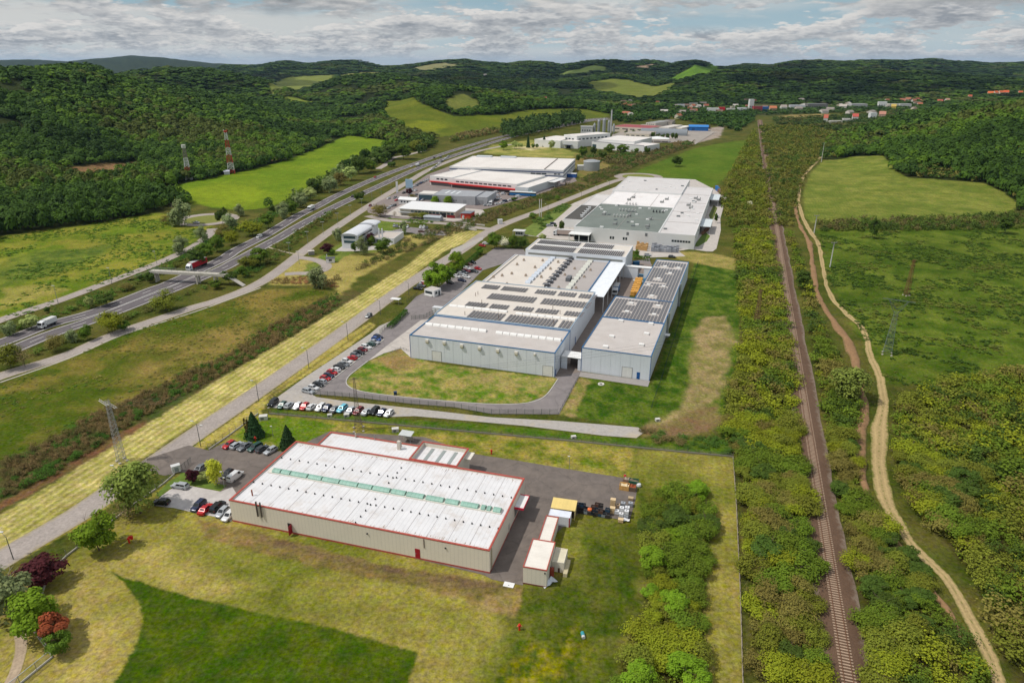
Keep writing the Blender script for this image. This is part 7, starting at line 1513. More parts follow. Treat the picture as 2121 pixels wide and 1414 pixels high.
 for u, v, lab in ((1147.6,1180,'left rusty drum behind the tall cream shed'),(1158,1182,'right rusty drum with a pale lid behind the tall cream shed')):
  t = thing('drum', gp(u, v), 0, lab, 'drum'); b = MB(); b.lathe([(0.45, 0), (0.45, 0.35), (0.48, 0.36), (0.45, 0.38), (0.45, 1.1), (0.42, 1.12)], 12); b.build('body', flat(96,70,56), t); b = MB(); b.lathe([(0.43, 1.125), (0.3, 1.2)], 12); b.build('lid', flat(206,186,150) if 'right' in lab else flat(60,56,54), t)
 t = thing('gas_tank', gp(1142, 1192), 0.3, 'rust red upright tank beside the tall cream shed', 'tank'); b = MB(); b.lathe([(0.5, 0), (0.55, 0.2), (0.55, 2.0), (0.3, 2.3)], 12); b.build('body', flat(146,62,40), t); b = MB(); b.tube((0, 0, 2.3), (0, 0, 2.5), 0.1, k=8); b.build('valve', GREYM, t)
 t = thing('tarpaulin', gp(1138, 1208), th + 0.9, 'crumpled white plastic sheeting against the tall cream shed', 'plastic sheeting'); b = MB(); R = random.Random(4)
 g = [[(-1.7 + i * 0.7, -0.6 + j * 0.5, 0.15 + R.random() * 0.7 if 0 < i < 5 else 0.05) for j in range(4)] for i in range(6)]
 for i in range(5):
  for j in range(3): b.quad(g[i][j], g[i + 1][j], g[i + 1][j + 1], g[i][j + 1])
 b.build('sheet', flat(216,222,226), t)
 Y = lambda x, y, z=0.5: gp(1180 + x / 13.256, 1020 + y / 13.256, z)
 def crate(p, z, m, lab, grp, kind='crate', wood=False):
  t = thing(kind, (p.x, p.y, z + 0.07), th + RNG.normal(0, 0.04), lab, 'crate', grp)
  b = MB(); b.box(-0.55, 0.55, -0.45, 0.45, 0, 0.12); b.build('pallet_base', flat(90,76,62), t)
  for (x0, x1, y0, y1) in ((-0.55, 0.55, -0.45, -0.41), (-0.55, 0.55, 0.41, 0.45), (-0.55, -0.51, -0.409, 0.409), (0.51, 0.55, -0.409, 0.409)): pbox(t, 'side_panel', x0, x1, y0, y1, 0.121, 0.86, m)
  pbox(t, 'contents', -0.5, 0.5, -0.4, 0.4, 0.13, 0.6, flat(70,64,60, var=0.3, scale=4))
  return t
 cm = [flat(50,48,50), flat(62,58,58), flat(40,48,64), flat(44,70,92), flat(92,64,54), flat(130,138,144)]
 cols = [(215,545,3,0),(300,550,3,1),(370,560,3,0),(450,580,2,5),(545,595,2,1),(640,610,3,2),(740,630,4,1),(840,650,4,3),(935,670,2,5),(1030,690,3,1)]
 for i, (x, y, n, c) in enumerate(cols):
  for r_ in range(2):
   for k in range(max(1, n - 1 - (1 if r_ == 0 else 0))):
    p = Y(x + 4, y - 22 - r_ * 78, 0.2)
    crate(p, k * 0.88, cm[(c + k + r_) % 6], '%s wire crate in the %s %s stack from the yellow roofed store' % (('bottom', 'second', 'third', 'top')[k], ORD[i], ('front', 'back')[r_]), 'stacked crates in the near yard')
 t = thing('orange_sack', Y(548, 470, 2.0), 0, 'bright orange bag on top of the stacked crates', 'bag'); t.location.z = 1.85; b = MB(); b.lathe([(0.3, 0), (0.55, 0.2), (0.5, 0.5), (0.2, 0.65)], 10); b.build('body', flat(236,120,66), t); b = MB(); b.tube((0, 0, 0.65), (0.05, 0, 0.8), 0.08, k=6); b.build('neck', flat(200,96,50), t)
 def tote(x, y, z, c, lab):
  p = Y(x, y, z + 0.5); t = thing('bulk_container', (p.x, p.y, z + 0.07), th, lab, 'container', 'bulk containers in the near yard')
  b = MB(); b.box(-0.55, 0.55, -0.5, 0.5, 0, 0.14); b.build('pallet_base', flat(110,106,100), t); b = MB(); b.box(-0.52, 0.52, -0.47, 0.47, 0.141, 1.0); b.build('tank', flat(*c, 0.5), t)
  b = MB()
  for q in (-0.54, 0.54):
   for k in (-0.5, -0.17, 0.17, 0.5): b.bar((q, k, 0.14), (q, k, 1.02), 0.03); b.bar((k, q * 0.92, 0.14), (k, q * 0.92, 1.02), 0.03)
  b.build('cage', GREYM, t); b = MB(); b.lathe([(0.14, 1.0), (0.14, 1.06)], 8); b.build('cap', DARK, t)
 W_, G_, B_ = (226,226,228), (160,164,170), (176,150,120)
 for x, y, z, c, lab in ((1295,535,0,W_,'white bulk container at the front left of the pale container group'),(1430,450,1,W_,'white bulk container on top behind the front left one'),(1435,500,0,G_,'grey bulk container under the raised white one'),(1415,610,0,W_,'white bulk container at the front centre of the pale group'),(1580,440,1,W_,'white bulk container on top at the right side of the pale group'),(1560,540,1,W_,'white bulk container on top at the front right of the pale group'),(1575,500,0,W_,'white bulk container at the bottom right of the pale group'),(1545,660,0,G_,'grey bulk container at the front right corner of the pale group'),(1465,320,0,G_,'grey bulk container at the back of the pale group'),(1670,320,0,G_,'grey bulk container at the back right by the lawn'),(1320,370,0,B_,'brown grey bulk container left of the back grey one')): tote(x, y, z, c, lab)
 for i, (x, y, n) in enumerate(((1180,345,3),(1170,500,2),(1400,740,1))):
  for k in range(n):
   p = Y(x, y + 40, 0.2); t = thing('wooden_box', (p.x, p.y, 0.07 + k * 0.8), th, '%s pale wooden box %s' % (('bottom', 'middle', 'top')[k], ('of the tall stack left of the containers', 'of the short stack left of the containers', 'alone at the lawn edge')[i]), 'box')
   b = MB(); b.box(-0.6, 0.6, -0.5, 0.5, 0.12, 0.76); b.build('body', flat(206,178,136, var=0.2, scale=3), t); b = MB(); b.box(-0.6, 0.6, -0.5, 0.5, 0, 0.119); b.build('pallet_base', flat(150,120,86), t); pbox(t, 'lid', -0.63, 0.63, -0.53, 0.53, 0.761, 0.79, flat(216,190,150))
 p = Y(1550, 760, 0.2); t = thing('tarpaulin', (p.x, p.y, 0.07), th, 'white plastic sheet bundle at the end of the pale containers', 'plastic sheeting'); b = MB(); g = [[(-0.8 + i * 0.4, -0.5 + j * 0.4, 0.1 + R.random() * 0.45) for j in range(4)] for i in range(5)]
 for i in range(4):
  for j in range(3): b.quad(g[i][j], g[i + 1][j], g[i + 1][j + 1], g[i][j + 1])
 b.build('sheet', flat(230,230,230), t)
 p = Y(1680, 170, 0.4); t = thing('pallet_stack', (p.x, p.y, 0.07), th, 'untidy stack of weathered pallets at the back corner of the containers', 'pallets')
 for k in range(5): b = MB(); b.box(-0.6 + R.uniform(-.08, .08), 0.6, -0.5, 0.5 + R.uniform(-.08, .08), k * 0.17, k * 0.17 + 0.13); b.build('pallet', flat(150 + 8 * k, 128 + 8 * k, 104 + 6 * k), t)
 for u, v, w, d_, hh, m, cont, lab in ((1293,1012,2.4,1.8,1.3,WOOD,flat(222,206,170),'pale wooden bin at the yard edge beside the rusty scrap skip'),(1308,1014,2.2,1.8,1.2,flat(110,92,76),RUST,'skip filled with rusty scrap at the yard edge'),(1312,1002,2.4,1.6,1.2,flat(40,96,74),flat(120,110,90),'dark green skip behind the rusty scrap skip'),(1297,998,1.6,1.4,1.1,flat(150,120,100),flat(160,150,130),'small brown crate bin behind the pale wooden bin')):
  t = thing('skip', gp(u, v), th, lab, 'skip'); t.location.z = 0.07
  for (x0, x1, y0, y1) in ((-w / 2, w / 2, -d_ / 2, -d_ / 2 + 0.08), (-w / 2, w / 2, d_ / 2 - 0.08, d_ / 2), (-w / 2, -w / 2 + 0.08, -d_ / 2 + 0.081, d_ / 2 - 0.081), (w / 2 - 0.08, w / 2, -d_ / 2 + 0.081, d_ / 2 - 0.081)): pbox(t, 'side_panel', x0, x1, y0, y1, 0, hh, m)
  b = MB(); g = [[(-w / 2 + 0.09 + (w - 0.18) * i / 4, -d_ / 2 + 0.09 + (d_ - 0.18) * j / 3, hh * 0.6 + R.random() * 0.5) for j in range(4)] for i in range(5)]
  for i in range(4):
   for j in range(3): b.quad(g[i][j], g[i + 1][j], g[i + 1][j + 1], g[i][j + 1])
  b.build('load', cont, t)
 t = thing('gas_cylinder', gp(1294, 993), 0, 'red gas cylinder standing behind the skips', 'gas cylinder'); b = MB(); b.lathe([(0.35, 0), (0.35, 1.3), (0.15, 1.55)], 10); b.build('body', flat(196,36,36), t); b = MB(); b.tube((0, 0, 1.55), (0, 0, 1.7), 0.08, k=6); b.build('valve', GREYM, t)
 t = thing('sack', gp(1323, 1007), 0.2, 'white bulk sack on the grass behind the skips', 'bag'); b = MB(); b.lathe([(0.5, 0), (0.65, 0.3), (0.55, 0.8), (0.3, 0.95)], 10); b.build('body', flat(222,226,226), t); pbox(t, 'loop', -0.3, 0.3, -0.03, 0.03, 0.95, 1.1, flat(206,206,206))
 k_ = 0; Rg = random.Random(9)
 for j in range(8):
  for i in range(2):
   for k in range(2):
    u = 1310 + i * 7 + j * 1.4; v = 612 - j * 4.0; p = gp(u, v); t = thing('timber_pack', (p.x, p.y, 0.095 + k * 1.15), fS.th, '%s yellow timber pack in the %s row of the %s column of the courtyard' % (('lower', 'upper')[k], ORD[j], ('left', 'right')[i]), 'timber', 'yellow timber packs in the courtyard')
    pbox(t, 'boards', -0.95, 0.95, -0.8, 0.8, 0.12, 1.1 + Rg.uniform(-0.2, 0.03), flat(226,168,82, var=0.3, scale=5)); pbox(t, 'bearer', -0.9, 0.9, -0.1, 0.1, 0, 0.119, flat(150,110,60))
 for i, (u, v, c) in enumerate(((1322,584,(206,226,240)),(1326,580,(90,140,170)),(1330,576,(80,130,160)),(1333,572.5,(96,140,166)))):
  t = thing('panel_stack', gp(u, v), fS.th, ('pale blue stack of panels nearest the timber packs', 'second blue panel stack from the timber packs', 'third blue panel stack from the timber packs', 'blue panel stack farthest from the timber packs')[i], 'panels'); pbox(t, 'panels', -2.4, 2.4, -0.8, 0.8, 0.2, 1.0, flat(*c)); pbox(t, 'bearer', -2.2, 2.2, -0.2, 0.2, 0.09, 0.199, DARK)
 t = thing('waste_bin', gp(1317, 550), 0.2, 'large blue waste container behind the courtyard link', 'waste container'); pbox(t, 'body', -1.6, 1.6, -1.1, 1.1, 0.1, 2.2, flat(30,90,130)); pbox(t, 'lid', -1.7, 1.7, -1.2, 1.2, 2.2, 2.35, flat(40,104,146))
 for j in range(3):
  for i in range(5):
   p = gp(1319 + i * 4.6 + j * 1.2, 517 - j * 3.5 + i * 0.6); t = thing('pallet_stack', (p.x, p.y, 0.08), fC.th, 'brown pallet stack, %s in the %s row behind the rear block' % (ORD[i], ORD[j]), 'pallets', 'brown pallet stacks in the works yard'); hh = Rg.uniform(1.8, 3.0); pbox(t, 'pallets', -0.7, 0.7, -0.6, 0.6, 0.1, hh, flat(196,156,104, stripe=('Z', 0.3, 0.4))); pbox(t, 'bottom_pallet', -0.72, 0.72, -0.62, 0.62, 0, 0.099, flat(150,116,80))
 for j in range(4):
  for i in range(11):
   p = gp(1351 + i * 5.1 + j * 0.7, 521 - j * 3.6 + i * 0.25); t = thing('wrapped_pallet', (p.x, p.y, 0.08), fC.th, 'grey wrapped pallet, %s in the %s row in front of the works' % (ORD[i], ORD[j]), 'pallet', 'grey wrapped pallets in the works yard'); hh = Rg.uniform(1.6, 2.8); pbox(t, 'load', -0.8, 0.8, -0.65, 0.65, 0.15, hh, flat(*Rg.choice(((150,154,162), (170,172,178), (128,132,140))), stripe=('X', 0.5, 0.2))); pbox(t, 'pallet_base', -0.8, 0.8, -0.65, 0.65, 0, 0.149, flat(110,96,84))
 for i in range(6):
  p = gp(1455 + i * 2.6, 486 - i * 2.2); t = thing('pallet_stack', (p.x, p.y, 0.08), fC.th, 'dark brown pallet stack beside the near works canopy, %s from the front' % ORD[i], 'pallets', 'dark pallet stacks by the works canopy'); pbox(t, 'pallets', -0.9, 0.9, -0.7, 0.7, 0.1, Rg.uniform(1.4, 2.6), flat(130,96,74, stripe=('Z', 0.3, 0.4))); pbox(t, 'bottom_pallet', -0.92, 0.92, -0.72, 0.72, 0, 0.099, flat(96,76,60))
 for i in range(5):
  p = gp(1484 + i * 2.4, 393 + i * 2.6); t = thing('wrapped_pallet', (p.x, p.y, 0.08), fC.th, ('bright blue wrapped stack' if i < 2 else 'brown wrapped stack') + ' behind the works, %s from the back' % ORD[i], 'pallet', 'wrapped stacks behind the works'); pbox(t, 'load', -1.2, 1.2, -1, 1, 0.15, 3.2 - 0.2 * i, flat(60,130,200) if i < 2 else flat(140,110,96)); pbox(t, 'pallet_base', -1.2, 1.2, -1, 1, 0, 0.149, flat(110,96,84))
# ---------------------------------------------------------------- vegetation
def leaf_mat(name, rgb, vary=0.16, trans=0.22):
 m = D.materials.new(name); m.use_nodes = True; nt = m.node_tree; N = nt.nodes; L = nt.links
 p = N['Principled BSDF']; p.inputs['Roughness'].default_value = 0.75; p.inputs['Specular IOR Level'].default_value = 0.12
 at = N.new('ShaderNodeAttribute'); at.attribute_name = 'Col'
 mx = N.new('ShaderNodeMix'); mx.data_type = 'RGBA'; mx.blend_type = 'MULTIPLY'; mx.inputs[0].default_value = 1
 mx.inputs[6].default_value = (*(lin(*rgb, LEAFK) if rgb else (1, 1, 1)), 1); L.new(at.outputs['Color'], mx.inputs[7])
 out = mx.outputs[2]
 if rgb:
  oi = N.new('ShaderNodeObjectInfo'); hs = N.new('ShaderNodeHueSaturation')
  for a, lo, hi in (('Hue', 0.5 - vary * 0.05, 0.5 + vary * 0.05), ('Value', 1 - vary, 1 + vary)):
   r = N.new('ShaderNodeMapRange'); r.inputs[3].default_value = lo; r.inputs[4].default_value = hi; L.new(oi.outputs['Random'], r.inputs[0]); L.new(r.outputs[0], hs.inputs[a])
  L.new(out, hs.inputs['Color']); out = hs.outputs['Color']
 L.new(out, p.inputs['Base Color'])
 tl = N.new('ShaderNodeBsdfTranslucent'); L.new(out, tl.inputs['Color']); ms = N.new('ShaderNodeMixShader'); ms.inputs[0].default_value = trans
 L.new(p.outputs[0], ms.inputs[1]); L.new(tl.outputs[0], ms.inputs[2]); L.new(ms.outputs[0], N['Material Output'].inputs['Surface'])
 return m
LEAFK = 1.9
BARK = flat(92, 80, 66, 0.9, var=0.25, scale=3.0); BARK_P = flat(150, 140, 124, 0.9, var=0.2, scale=3.0)
def quads_arr(c, s, n, aspect=0.75):
 """corner points of square leaf clumps: centres c, half sizes s, normals n"""
 n = n / (np.linalg.norm(n, axis=1, keepdims=True) + 1e-9)
 r = RNG.normal(0, 1, n.shape); a = np.cross(n, r); a /= np.linalg.norm(a, axis=1, keepdims=True) + 1e-9; b = np.cross(n, a)
 a = a * s[:, None]; b = b * s[:, None] * aspect
 return np.stack([c - a - b * 0.6, c + a * 0.7 - b, c + a + b * 0.7, c - a * 0.8 + b], 1)
def quads_mesh(name, c, s, n, cols, m):
 q = quads_arr(c, s, n); v = q.reshape(-1, 3); f = np.arange(len(v)).reshape(-1, 4)
 return np_mesh(name, v, f, m, cols=np.repeat(cols, 4, axis=0))
def crown_arr(seed, nq, shape='round', size=None):
 """leaf clumps of a crown in a unit box: x, y in +-0.5, z 0..1; returns centres, half sizes, normals, tints"""
 R = np.random.default_rng(seed)
 if shape == 'cone':
  z = R.random(nq) ** 1.4; tier = np.floor(z * 9) / 9; rr = 0.5 * (1 - z) ** 0.8 * (0.75 + 0.45 * (1 - (z - tier) * 9)) * np.sqrt(R.uniform(0.35, 1, nq)) ; a = R.uniform(0, 6.283, nq)
  c = np.stack([rr * np.cos(a), rr * np.sin(a), 0.06 + z * 0.94], 1); n = np.stack([np.cos(a), np.sin(a), np.full(nq, 0.7)], 1) + R.normal(0, 0.4, (nq, 3)); t = R.uniform(0.7, 1.25, nq); s = np.full(nq, size or 0.05) * (1.1 - 0.5 * z)
  return c, s, n, t
 if shape == 'column': nl, ex = 12, (0.30, 0.30, 0.42)
 elif shape == 'scrub': nl, ex = 24, (0.40, 0.40, 0.36)
 elif shape == 'flat': nl, ex = 10, (0.36, 0.36, 0.24)
 elif shape == 'willow': nl, ex = 16, (0.36, 0.36, 0.32)
 else: nl, ex = 30, (0.37, 0.37, 0.36)
 d = R.normal(0, 1, (nl, 3)); d /= np.linalg.norm(d, axis=1, keepdims=True); rad = R.uniform(0.45, 1.0, (nl, 1)) if shape != 'round' else R.uniform(0.25, 1.0, (nl, 1)) ** 0.5; lc = d * rad * np.array(ex)
 lc[:, 2] = lc[:, 2] * 0.95 + {'scrub': 0.46, 'round': 0.52}.get(shape, 0.56)
 lr = R.uniform(0.11, 0.19, nl) * (0.95 if shape == 'round' else 1.0)
 if shape == 'column': lr *= 0.9
 lt = R.uniform(0.88, 1.12, nl)
 k = R.integers(0, nl, nq); u = R.normal(0, 1, (nq, 3)); u /= np.linalg.norm(u, axis=1, keepdims=True); u[:, 2] = np.where(u[:, 2] < -0.3, -u[:, 2], u[:, 2])
 shell = R.uniform(0.6, 1.08, (nq, 1)) if shape != 'scrub' else R.uniform(0.3, 1.7, (nq, 1))
 c = lc[k] + u * lr[k][:, None] * shell * np.array([1, 1, 0.95])
 if shape == 'willow':
  hang = R.random(nq) < 0.45; c[hang, 2] -= R.uniform(0, 0.32, hang.sum())
 n = u * 0.75 + (c - np.array([0, 0, 0.5])) * 0.9 + R.normal(0, 0.34, (nq, 3)) + np.array([0, 0, 0.45])
 c[:, 2] = np.clip(c[:, 2], 0.04, 1.02)
 s = np.full(nq, size or 0.034) * R.uniform(0.7, 1.35, nq)
 return c, s, n, lt[k] * R.uniform(0.84, 1.16, nq)
def trunk_mb(seed, h=1.0, r=0.022, top=0.62, limbs=6, spread=0.28, z0=0.25):
 R = random.Random(seed); b = MB(); p = Vector((0, 0, -0.02)); rr = r
 for i in range(4):
  q = Vector((R.uniform(-.02, .02), R.uniform(-.02, .02), top * (i + 1) / 4)); b.tube(p, q, rr, rr * 0.78, 7); p = q; rr *= 0.78
 for k in range(limbs):
  a = R.uniform(0, 6.28); z = z0 + (top - z0) * R.random(); e = Vector((math.cos(a) * spread * R.uniform(.7, 1.2), math.sin(a) * spread * R.uniform(.7, 1.2), z + R.uniform(0.15, 0.34))); m = Vector((0, 0, z)).lerp(e, 0.5) + Vector((0, 0, 0.02))
  b.tube((0, 0, z), m, r * 0.5, r * 0.34, 5); b.tube(m, e, r * 0.34, r * 0.12, 5)
  for j in range(2): e2 = e + Vector((R.uniform(-.14, .14), R.uniform(-.14, .14), R.uniform(0, .14))); b.tube(m.lerp(e, 0.6), e2, r * 0.2, r * 0.07, 4, cap=False)
 return b
KIND = { # colour, shape, leaf clumps, half size
 'fresh': ((84, 106, 22), 'round', 4600, 0.023), 'green': ((68, 88, 24), 'round', 4200, 0.023), 'dark': ((56, 72, 24), 'round', 4000, 0.025),
 'olive': ((90, 95, 30), 'scrub', 4200, 0.021), 'yellow': ((102, 108, 24), 'scrub', 4200, 0.021), 'brown': ((96, 90, 42), 'scrub', 3000, 0.019), 'weed': ((76, 92, 24), 'scrub', 4200, 0.022),
 'willow': ((104, 114, 74), 'willow', 3200, 0.024), 'loose': ((92, 102, 44), 'willow', 3400, 0.022), 'maroon': ((56, 24, 28), 'round', 2800, 0.028), 'rusty': ((122, 66, 38), 'flat', 2400, 0.026),
 'conifer': ((36, 56, 30), 'cone', 2600, 0.05), 'cypress': ((72, 62, 30), 'column', 2000, 0.045), 'poplar': ((54, 80, 32), 'column', 2400, 0.04), 'lime': ((150, 154, 46), 'willow', 2800, 0.026), 'pale': ((128, 138, 80), 'round', 2800, 0.026), 'bare': ((112, 98, 68), 'scrub', 500, 0.018), 'blossom': ((186, 184, 160), 'scrub', 1800, 0.024)}
_TREE = {}
def tree_data(kind, var):
 k = (kind, var)
 if k not in _TREE:
  rgb, shp, nq, sz = KIND[kind]
  m = leaf_mat('leaf_' + kind, rgb) if (kind, 'm') not in _TREE else _TREE[(kind, 'm')]; _TREE[(kind, 'm')] = m
  sd = 100 + var * 17 + sum(map(ord, kind)); c, s, n, t = crown_arr(sd, nq, shp, sz)
  hue = np.random.default_rng(sd).normal(0, 0.03, len(t)); col = np.stack([t * (1 + hue), t, t * (1 - hue)], 1)
  me = quads_mesh('crown', c, s, n, col, m)
  tm = trunk_mb(sd, r=0.016 if shp != 'scrub' else 0.012, top=0.9 if shp in ('cone', 'column') else 0.58, limbs=0 if shp == 'cone' else (7 if kind != 'bare' else 16), spread=0.3, z0=0.12 if shp == 'scrub' else 0.24)
  tme = D.meshes.new('trunk'); tme.from_pydata(tm.v, [], tm.f); tme.materials.append(BARK if kind not in ('willow', 'poplar') else BARK_P); tme.update()
  _TREE[k] = (me, tme)
 return _TREE[k]
def plant(name, kind, loc, w, h, label, cat, group=None, var=None, rz=None, trunk=True):
 var = int(RNG.integers(0, 3)) if var is None else var
 me, tm = tree_data(kind, var)
 t = thing(name, loc, RNG.uniform(0, 6.28) if rz is None else rz, label, cat, group)
 o = link_me('crown', me, t); o.scale = (w, w, h)
 if trunk: q = link_me('trunk', tm, t); q.scale = (w, w, h)
 return t
def px_tree(kind, u, v, vt, wpx, label, name='tree', cat='tree', hmin=1.5, group=None):
 p = gpt(u, v); sc = (p.y * CP + (CAMH - p.z) * SP) / FP; w = wpx * sc
 h = max(hmin, ztop(p, u, vt) - p.z)
 return plant(name, kind, p, w * 1.12, h, label, cat, group)
def trees():
 T = [
  ('maroon',92,1208,1152,92,'large dark maroon tree beside the road in the bottom left corner'),('willow',22,1280,1172,120,'grey green willow at the left edge beside the maroon tree'),('fresh',80,1312,1226,112,'bright green round tree above the fence corner'),
  ('rusty',116,1330,1268,82,'rust red bush beside the bright green round tree'),('green',130,1352,1304,56,'small green bush in front of the rust red bush'),('fresh',206,1140,1062,86,'round bright green tree alone on the near lawn'),
  ('loose',292,1062,952,112,'big loose pale green willow over the white gravel lot'),('bare',270,1076,1030,48,'small bare branched tree under the big loose willow'),('lime',450,1004,944,42,'yellow green tree in the bed beside the white van'),
  ('maroon',400,1000,970,30,'small maroon shrub in the bed beside the gravel lot'),('pale',420,996,972,28,'small pale shrub between the maroon shrub and the yellow green tree'),
  ('fresh',905,597,542,58,'larger of the two bright trees behind the gatehouse'),('fresh',892,598,556,34,'small round tree nearest the gatehouse'),('green',926,590,548,40,'green tree between the gatehouse tree and the tall round one'),('fresh',947,565,518,36,'round bright tree at the head of the factory car park'),
  ('green',994,527,508,20,'small green tree beside the two cars at the road bend'),('green',1024,514,480,32,'rounded dark tree leading the row at the yard corner'),('blossom',1044,514,488,26,'white flowering tree in the row at the yard corner'),('green',1062,514,486,24,'third tree of the row at the yard corner'),('dark',1080,514,488,26,'dark tree at the right end of the yard corner row'),
  ('pale',1123,499,483,20,'pale round bush behind the rear factory block'),('green',1319,532,514,10,'small upright tree at the corner of the rear factory block'),
  ('maroon',768,506,480,22,'dark red tree in front of the curved roof office'),('green',796,524,492,36,'round green tree right of the curved roof office'),('willow',752,528,488,30,'grey green birch in front of the curved roof office'),('green',770,508,488,18,'small green tree behind the dark red office tree'),('dark',735,522,500,18,'small dark tree at the foot of the office facade'),('green',784,522,506,16,'low green bush left of the round office tree'),
  ('willow',700,498,470,26,'grey green tree left of the curved roof office'),('maroon',678,527,503,28,'round dark maroon tree beside the white kiosk'),('green',688,528,514,14,'small green bush beside the maroon kiosk tree'),('willow',837,484,455,20,'slim grey tree in the small office car park'),('willow',660,596,548,52,'large grey green poplar like tree beside the small turning loop'),
  ('fresh',901,423,405,21,'left round bright tree in front of the showroom'),('fresh',928.5,424,404.5,24,'right round bright tree in front of the showroom'),('brown',786,448,420,36,'brown budding tree at the end of the brick based building'),('olive',876,453,438,26,'olive tree in front of the brick based building'),('brown',858,451,438,24,'reddish brown shrub before the brick based building'),('bare',818,450,436,12,'small bare tree at the paved court'),('maroon',848,404,389,16,'maroon tree beside the showroom sign'),('brown',856,414,401,16,'brown tree among the showroom cars'),
  ('dark',746,420,392,24,'dark round tree between the motorway and the side road'),('dark',1065,416,408,14,'dark round bush by the blue coach'),
  ('fresh',1042,311,290,21,'bright round tree before the far white works'),('pale',1066,308,291,14,'left pale tree near the far white works path'),('pale',1077,309,293,13,'right pale tree near the far white works path'),('conifer',1094,306,277,7,'slim dark spruce beside the far poplar wood'),('conifer',1127,304,281,11,'dark spruce in front of the far white works'),('pale',1143,311,289,15,'pale green tree in front of the far white works front'),('green',1104,308,296,9,'small tree left of the far white works'),('green',1112,308,297,8,'smaller tree beside the far white works entrance'),
  ('green',1208,326,300,20,'green tree behind the navy banded factory'),('dark',1228,322,302,16,'dark tree behind the round water tank'),('dark',1247,330,308,20,'dark tree in the scrub right of the water tank'),('green',1262,322,296,24,'tall green tree before the far works front'),('dark',1197,336,318,10,'dark small conifer beside the navy banded factory'),('green',1290,318,296,26,'broad green tree before the far works road'),('dark',1340,322,300,14,'slim dark tree before the far works corner'),('green',1318,318,306,12,'small tree left of the slim dark tree'),
  ('willow',378,468,412,54,'big grey green willow left of the turning loop'),('brown',348,464,442,26,'brownish shrub left of the big willow'),('loose',362,468,446,30,'pale bush under the big willow'),('dark',462,468,424,26,'dark tree standing on the turning loop island edge'),('willow',478,474,440,34,'grey tree overlapping the dark loop tree'),('willow',498,448,422,24,'small grey green tree behind the turning loop'),('willow',421,502,466,30,'grey willow above the frontage road'),('willow',376,526,488,38,'pale grey willow beside the frontage road bend'),
  ('dark',408,552,514,42,'dark round bush behind the red lorry'),('green',428,536,502,38,'green bush second behind the red lorry'),('green',450,522,486,34,'green bush third along the motorway from the red lorry'),('yellow',480,508,474,34,'yellow green bush fourth along the motorway from the red lorry'),('yellow',524,488,452,46,'broad yellow green tree beside the motorway below the loop'),('brown',462,490,462,34,'brown budding tree between the loop and the motorway'),('green',556,472,440,30,'green tree beside the motorway right of the yellow green one'),('dark',566,440,424,22,'dark bush at the corner of the bright hillside field'),
  ('willow',588,452,418,34,'first grey tree of the roadside row below the bright field'),('green',604,444,412,30,'second tree, green, of the roadside row below the bright field'),('willow',626,430,396,36,'third tree, pale, of the roadside row below the bright field'),('pale',644,416,386,32,'fourth tree, pale and round, in the roadside row below the bright field'),('dark',650,400,368,30,'fifth tree, dark, in the roadside row below the bright field'),('willow',684,398,364,42,'sixth tree, broad grey, in the roadside row below the bright field'),('brown',706,384,354,30,'seventh tree, brownish, in the roadside row below the bright field'),('pale',728,374,342,34,'eighth tree, pale, in the roadside row below the bright field'),('dark',744,360,320,40,'ninth tree, large dark, in the roadside row below the bright field'),('green',768,356,330,30,'tenth tree, green, in the roadside row below the bright field'),
  ('dark',790,336,306,38,'first dark tree behind the rest area'),('dark',812,330,300,34,'second dark tree behind the rest area'),('green',836,330,296,36,'green tree in front of the dark rest area trees'),('olive',866,312,288,34,'olive tree right of the rest area trees'),('dark',888,306,290,24,'dark bush far along the rest area'),('dark',812,346,334,22,'low bush on the rest area island'),
  ('green',540,548,510,42,'broad green roadside tree right of the red lorry'),('olive',516,556,528,36,'olive bush at the end of the footbridge ramp'),('dark',476,588,556,34,'dark bush below the footbridge ramp'),('green',504,574,548,24,'small green bush beside the footbridge ramp'),('green',448,598,578,26,'low green bush between the motorway and side road'),
  ('olive',344,644,598,52,'broad olive brown tree between the motorway and the side road'),('yellow',232,688,640,50,'yellow green tree in the strip between the motorway and side road'),('green',258,684,662,30,'low green bush beside the yellow green strip tree'),('willow',152,708,680,30,'left silver bush of the pair above the side road'),('green',182,704,672,28,'right green bush of the pair above the side road'),('brown',118,726,690,40,'brown thicket tree left of the silver bush'),('olive',24,762,708,46,'olive tree at the left edge above the side road'),('bare',52,760,716,36,'bare branched tree beside the left edge olive tree'),
  ('pale',66,680,650,38,'pale bush behind the white box van'),('willow',22,694,664,34,'grey bush at the left edge beside the motorway'),('pale',186,638,612,22,'pale grey tree above the motorway'),('dark',222,632,606,38,'dark green bush pair above the motorway'),('dark',100,648,634,16,'small dark bush on the frontage verge'),('dark',312,586,562,22,'dark bush under the left end of the footbridge'),('brown',262,600,584,30,'brown green bush left of the footbridge'),
  ('loose',1757,830,756,88,'huge round pale green willow standing between the railway and dirt track'),('dark',1662,596,558,36,'dark round tree right of the railway beside the earth bank'),('blossom',1553,428,414,10,'small pale flowering bush left of the railway'),('fresh',1538,422,408,14,'vivid green bush left of the railway'),('dark',1806,494,450,24,'dark round tree in the hedge right of the dirt track'),('dark',2080,484,446,36,'large dark tree at the right end of the hedge'),
  ('dark',1482,462,440,9,'small dark tree beside the works drive'),('green',1104,452,440,18,'round shrub on the strip before the works'),('green',1155,414,404,13,'small green tree on the verge of the service road'),('dark',1163,478,456,14,'round dark shrub left of the works annex'),('dark',1150,473,462,8,'small round shrub beside the works parking'),('dark',1400,345,322,26,'bare brown clump alone in the green field'),
 ]
 for k, u, v, vt, w, lab in T: px_tree(k, u, v, vt, w, lab)
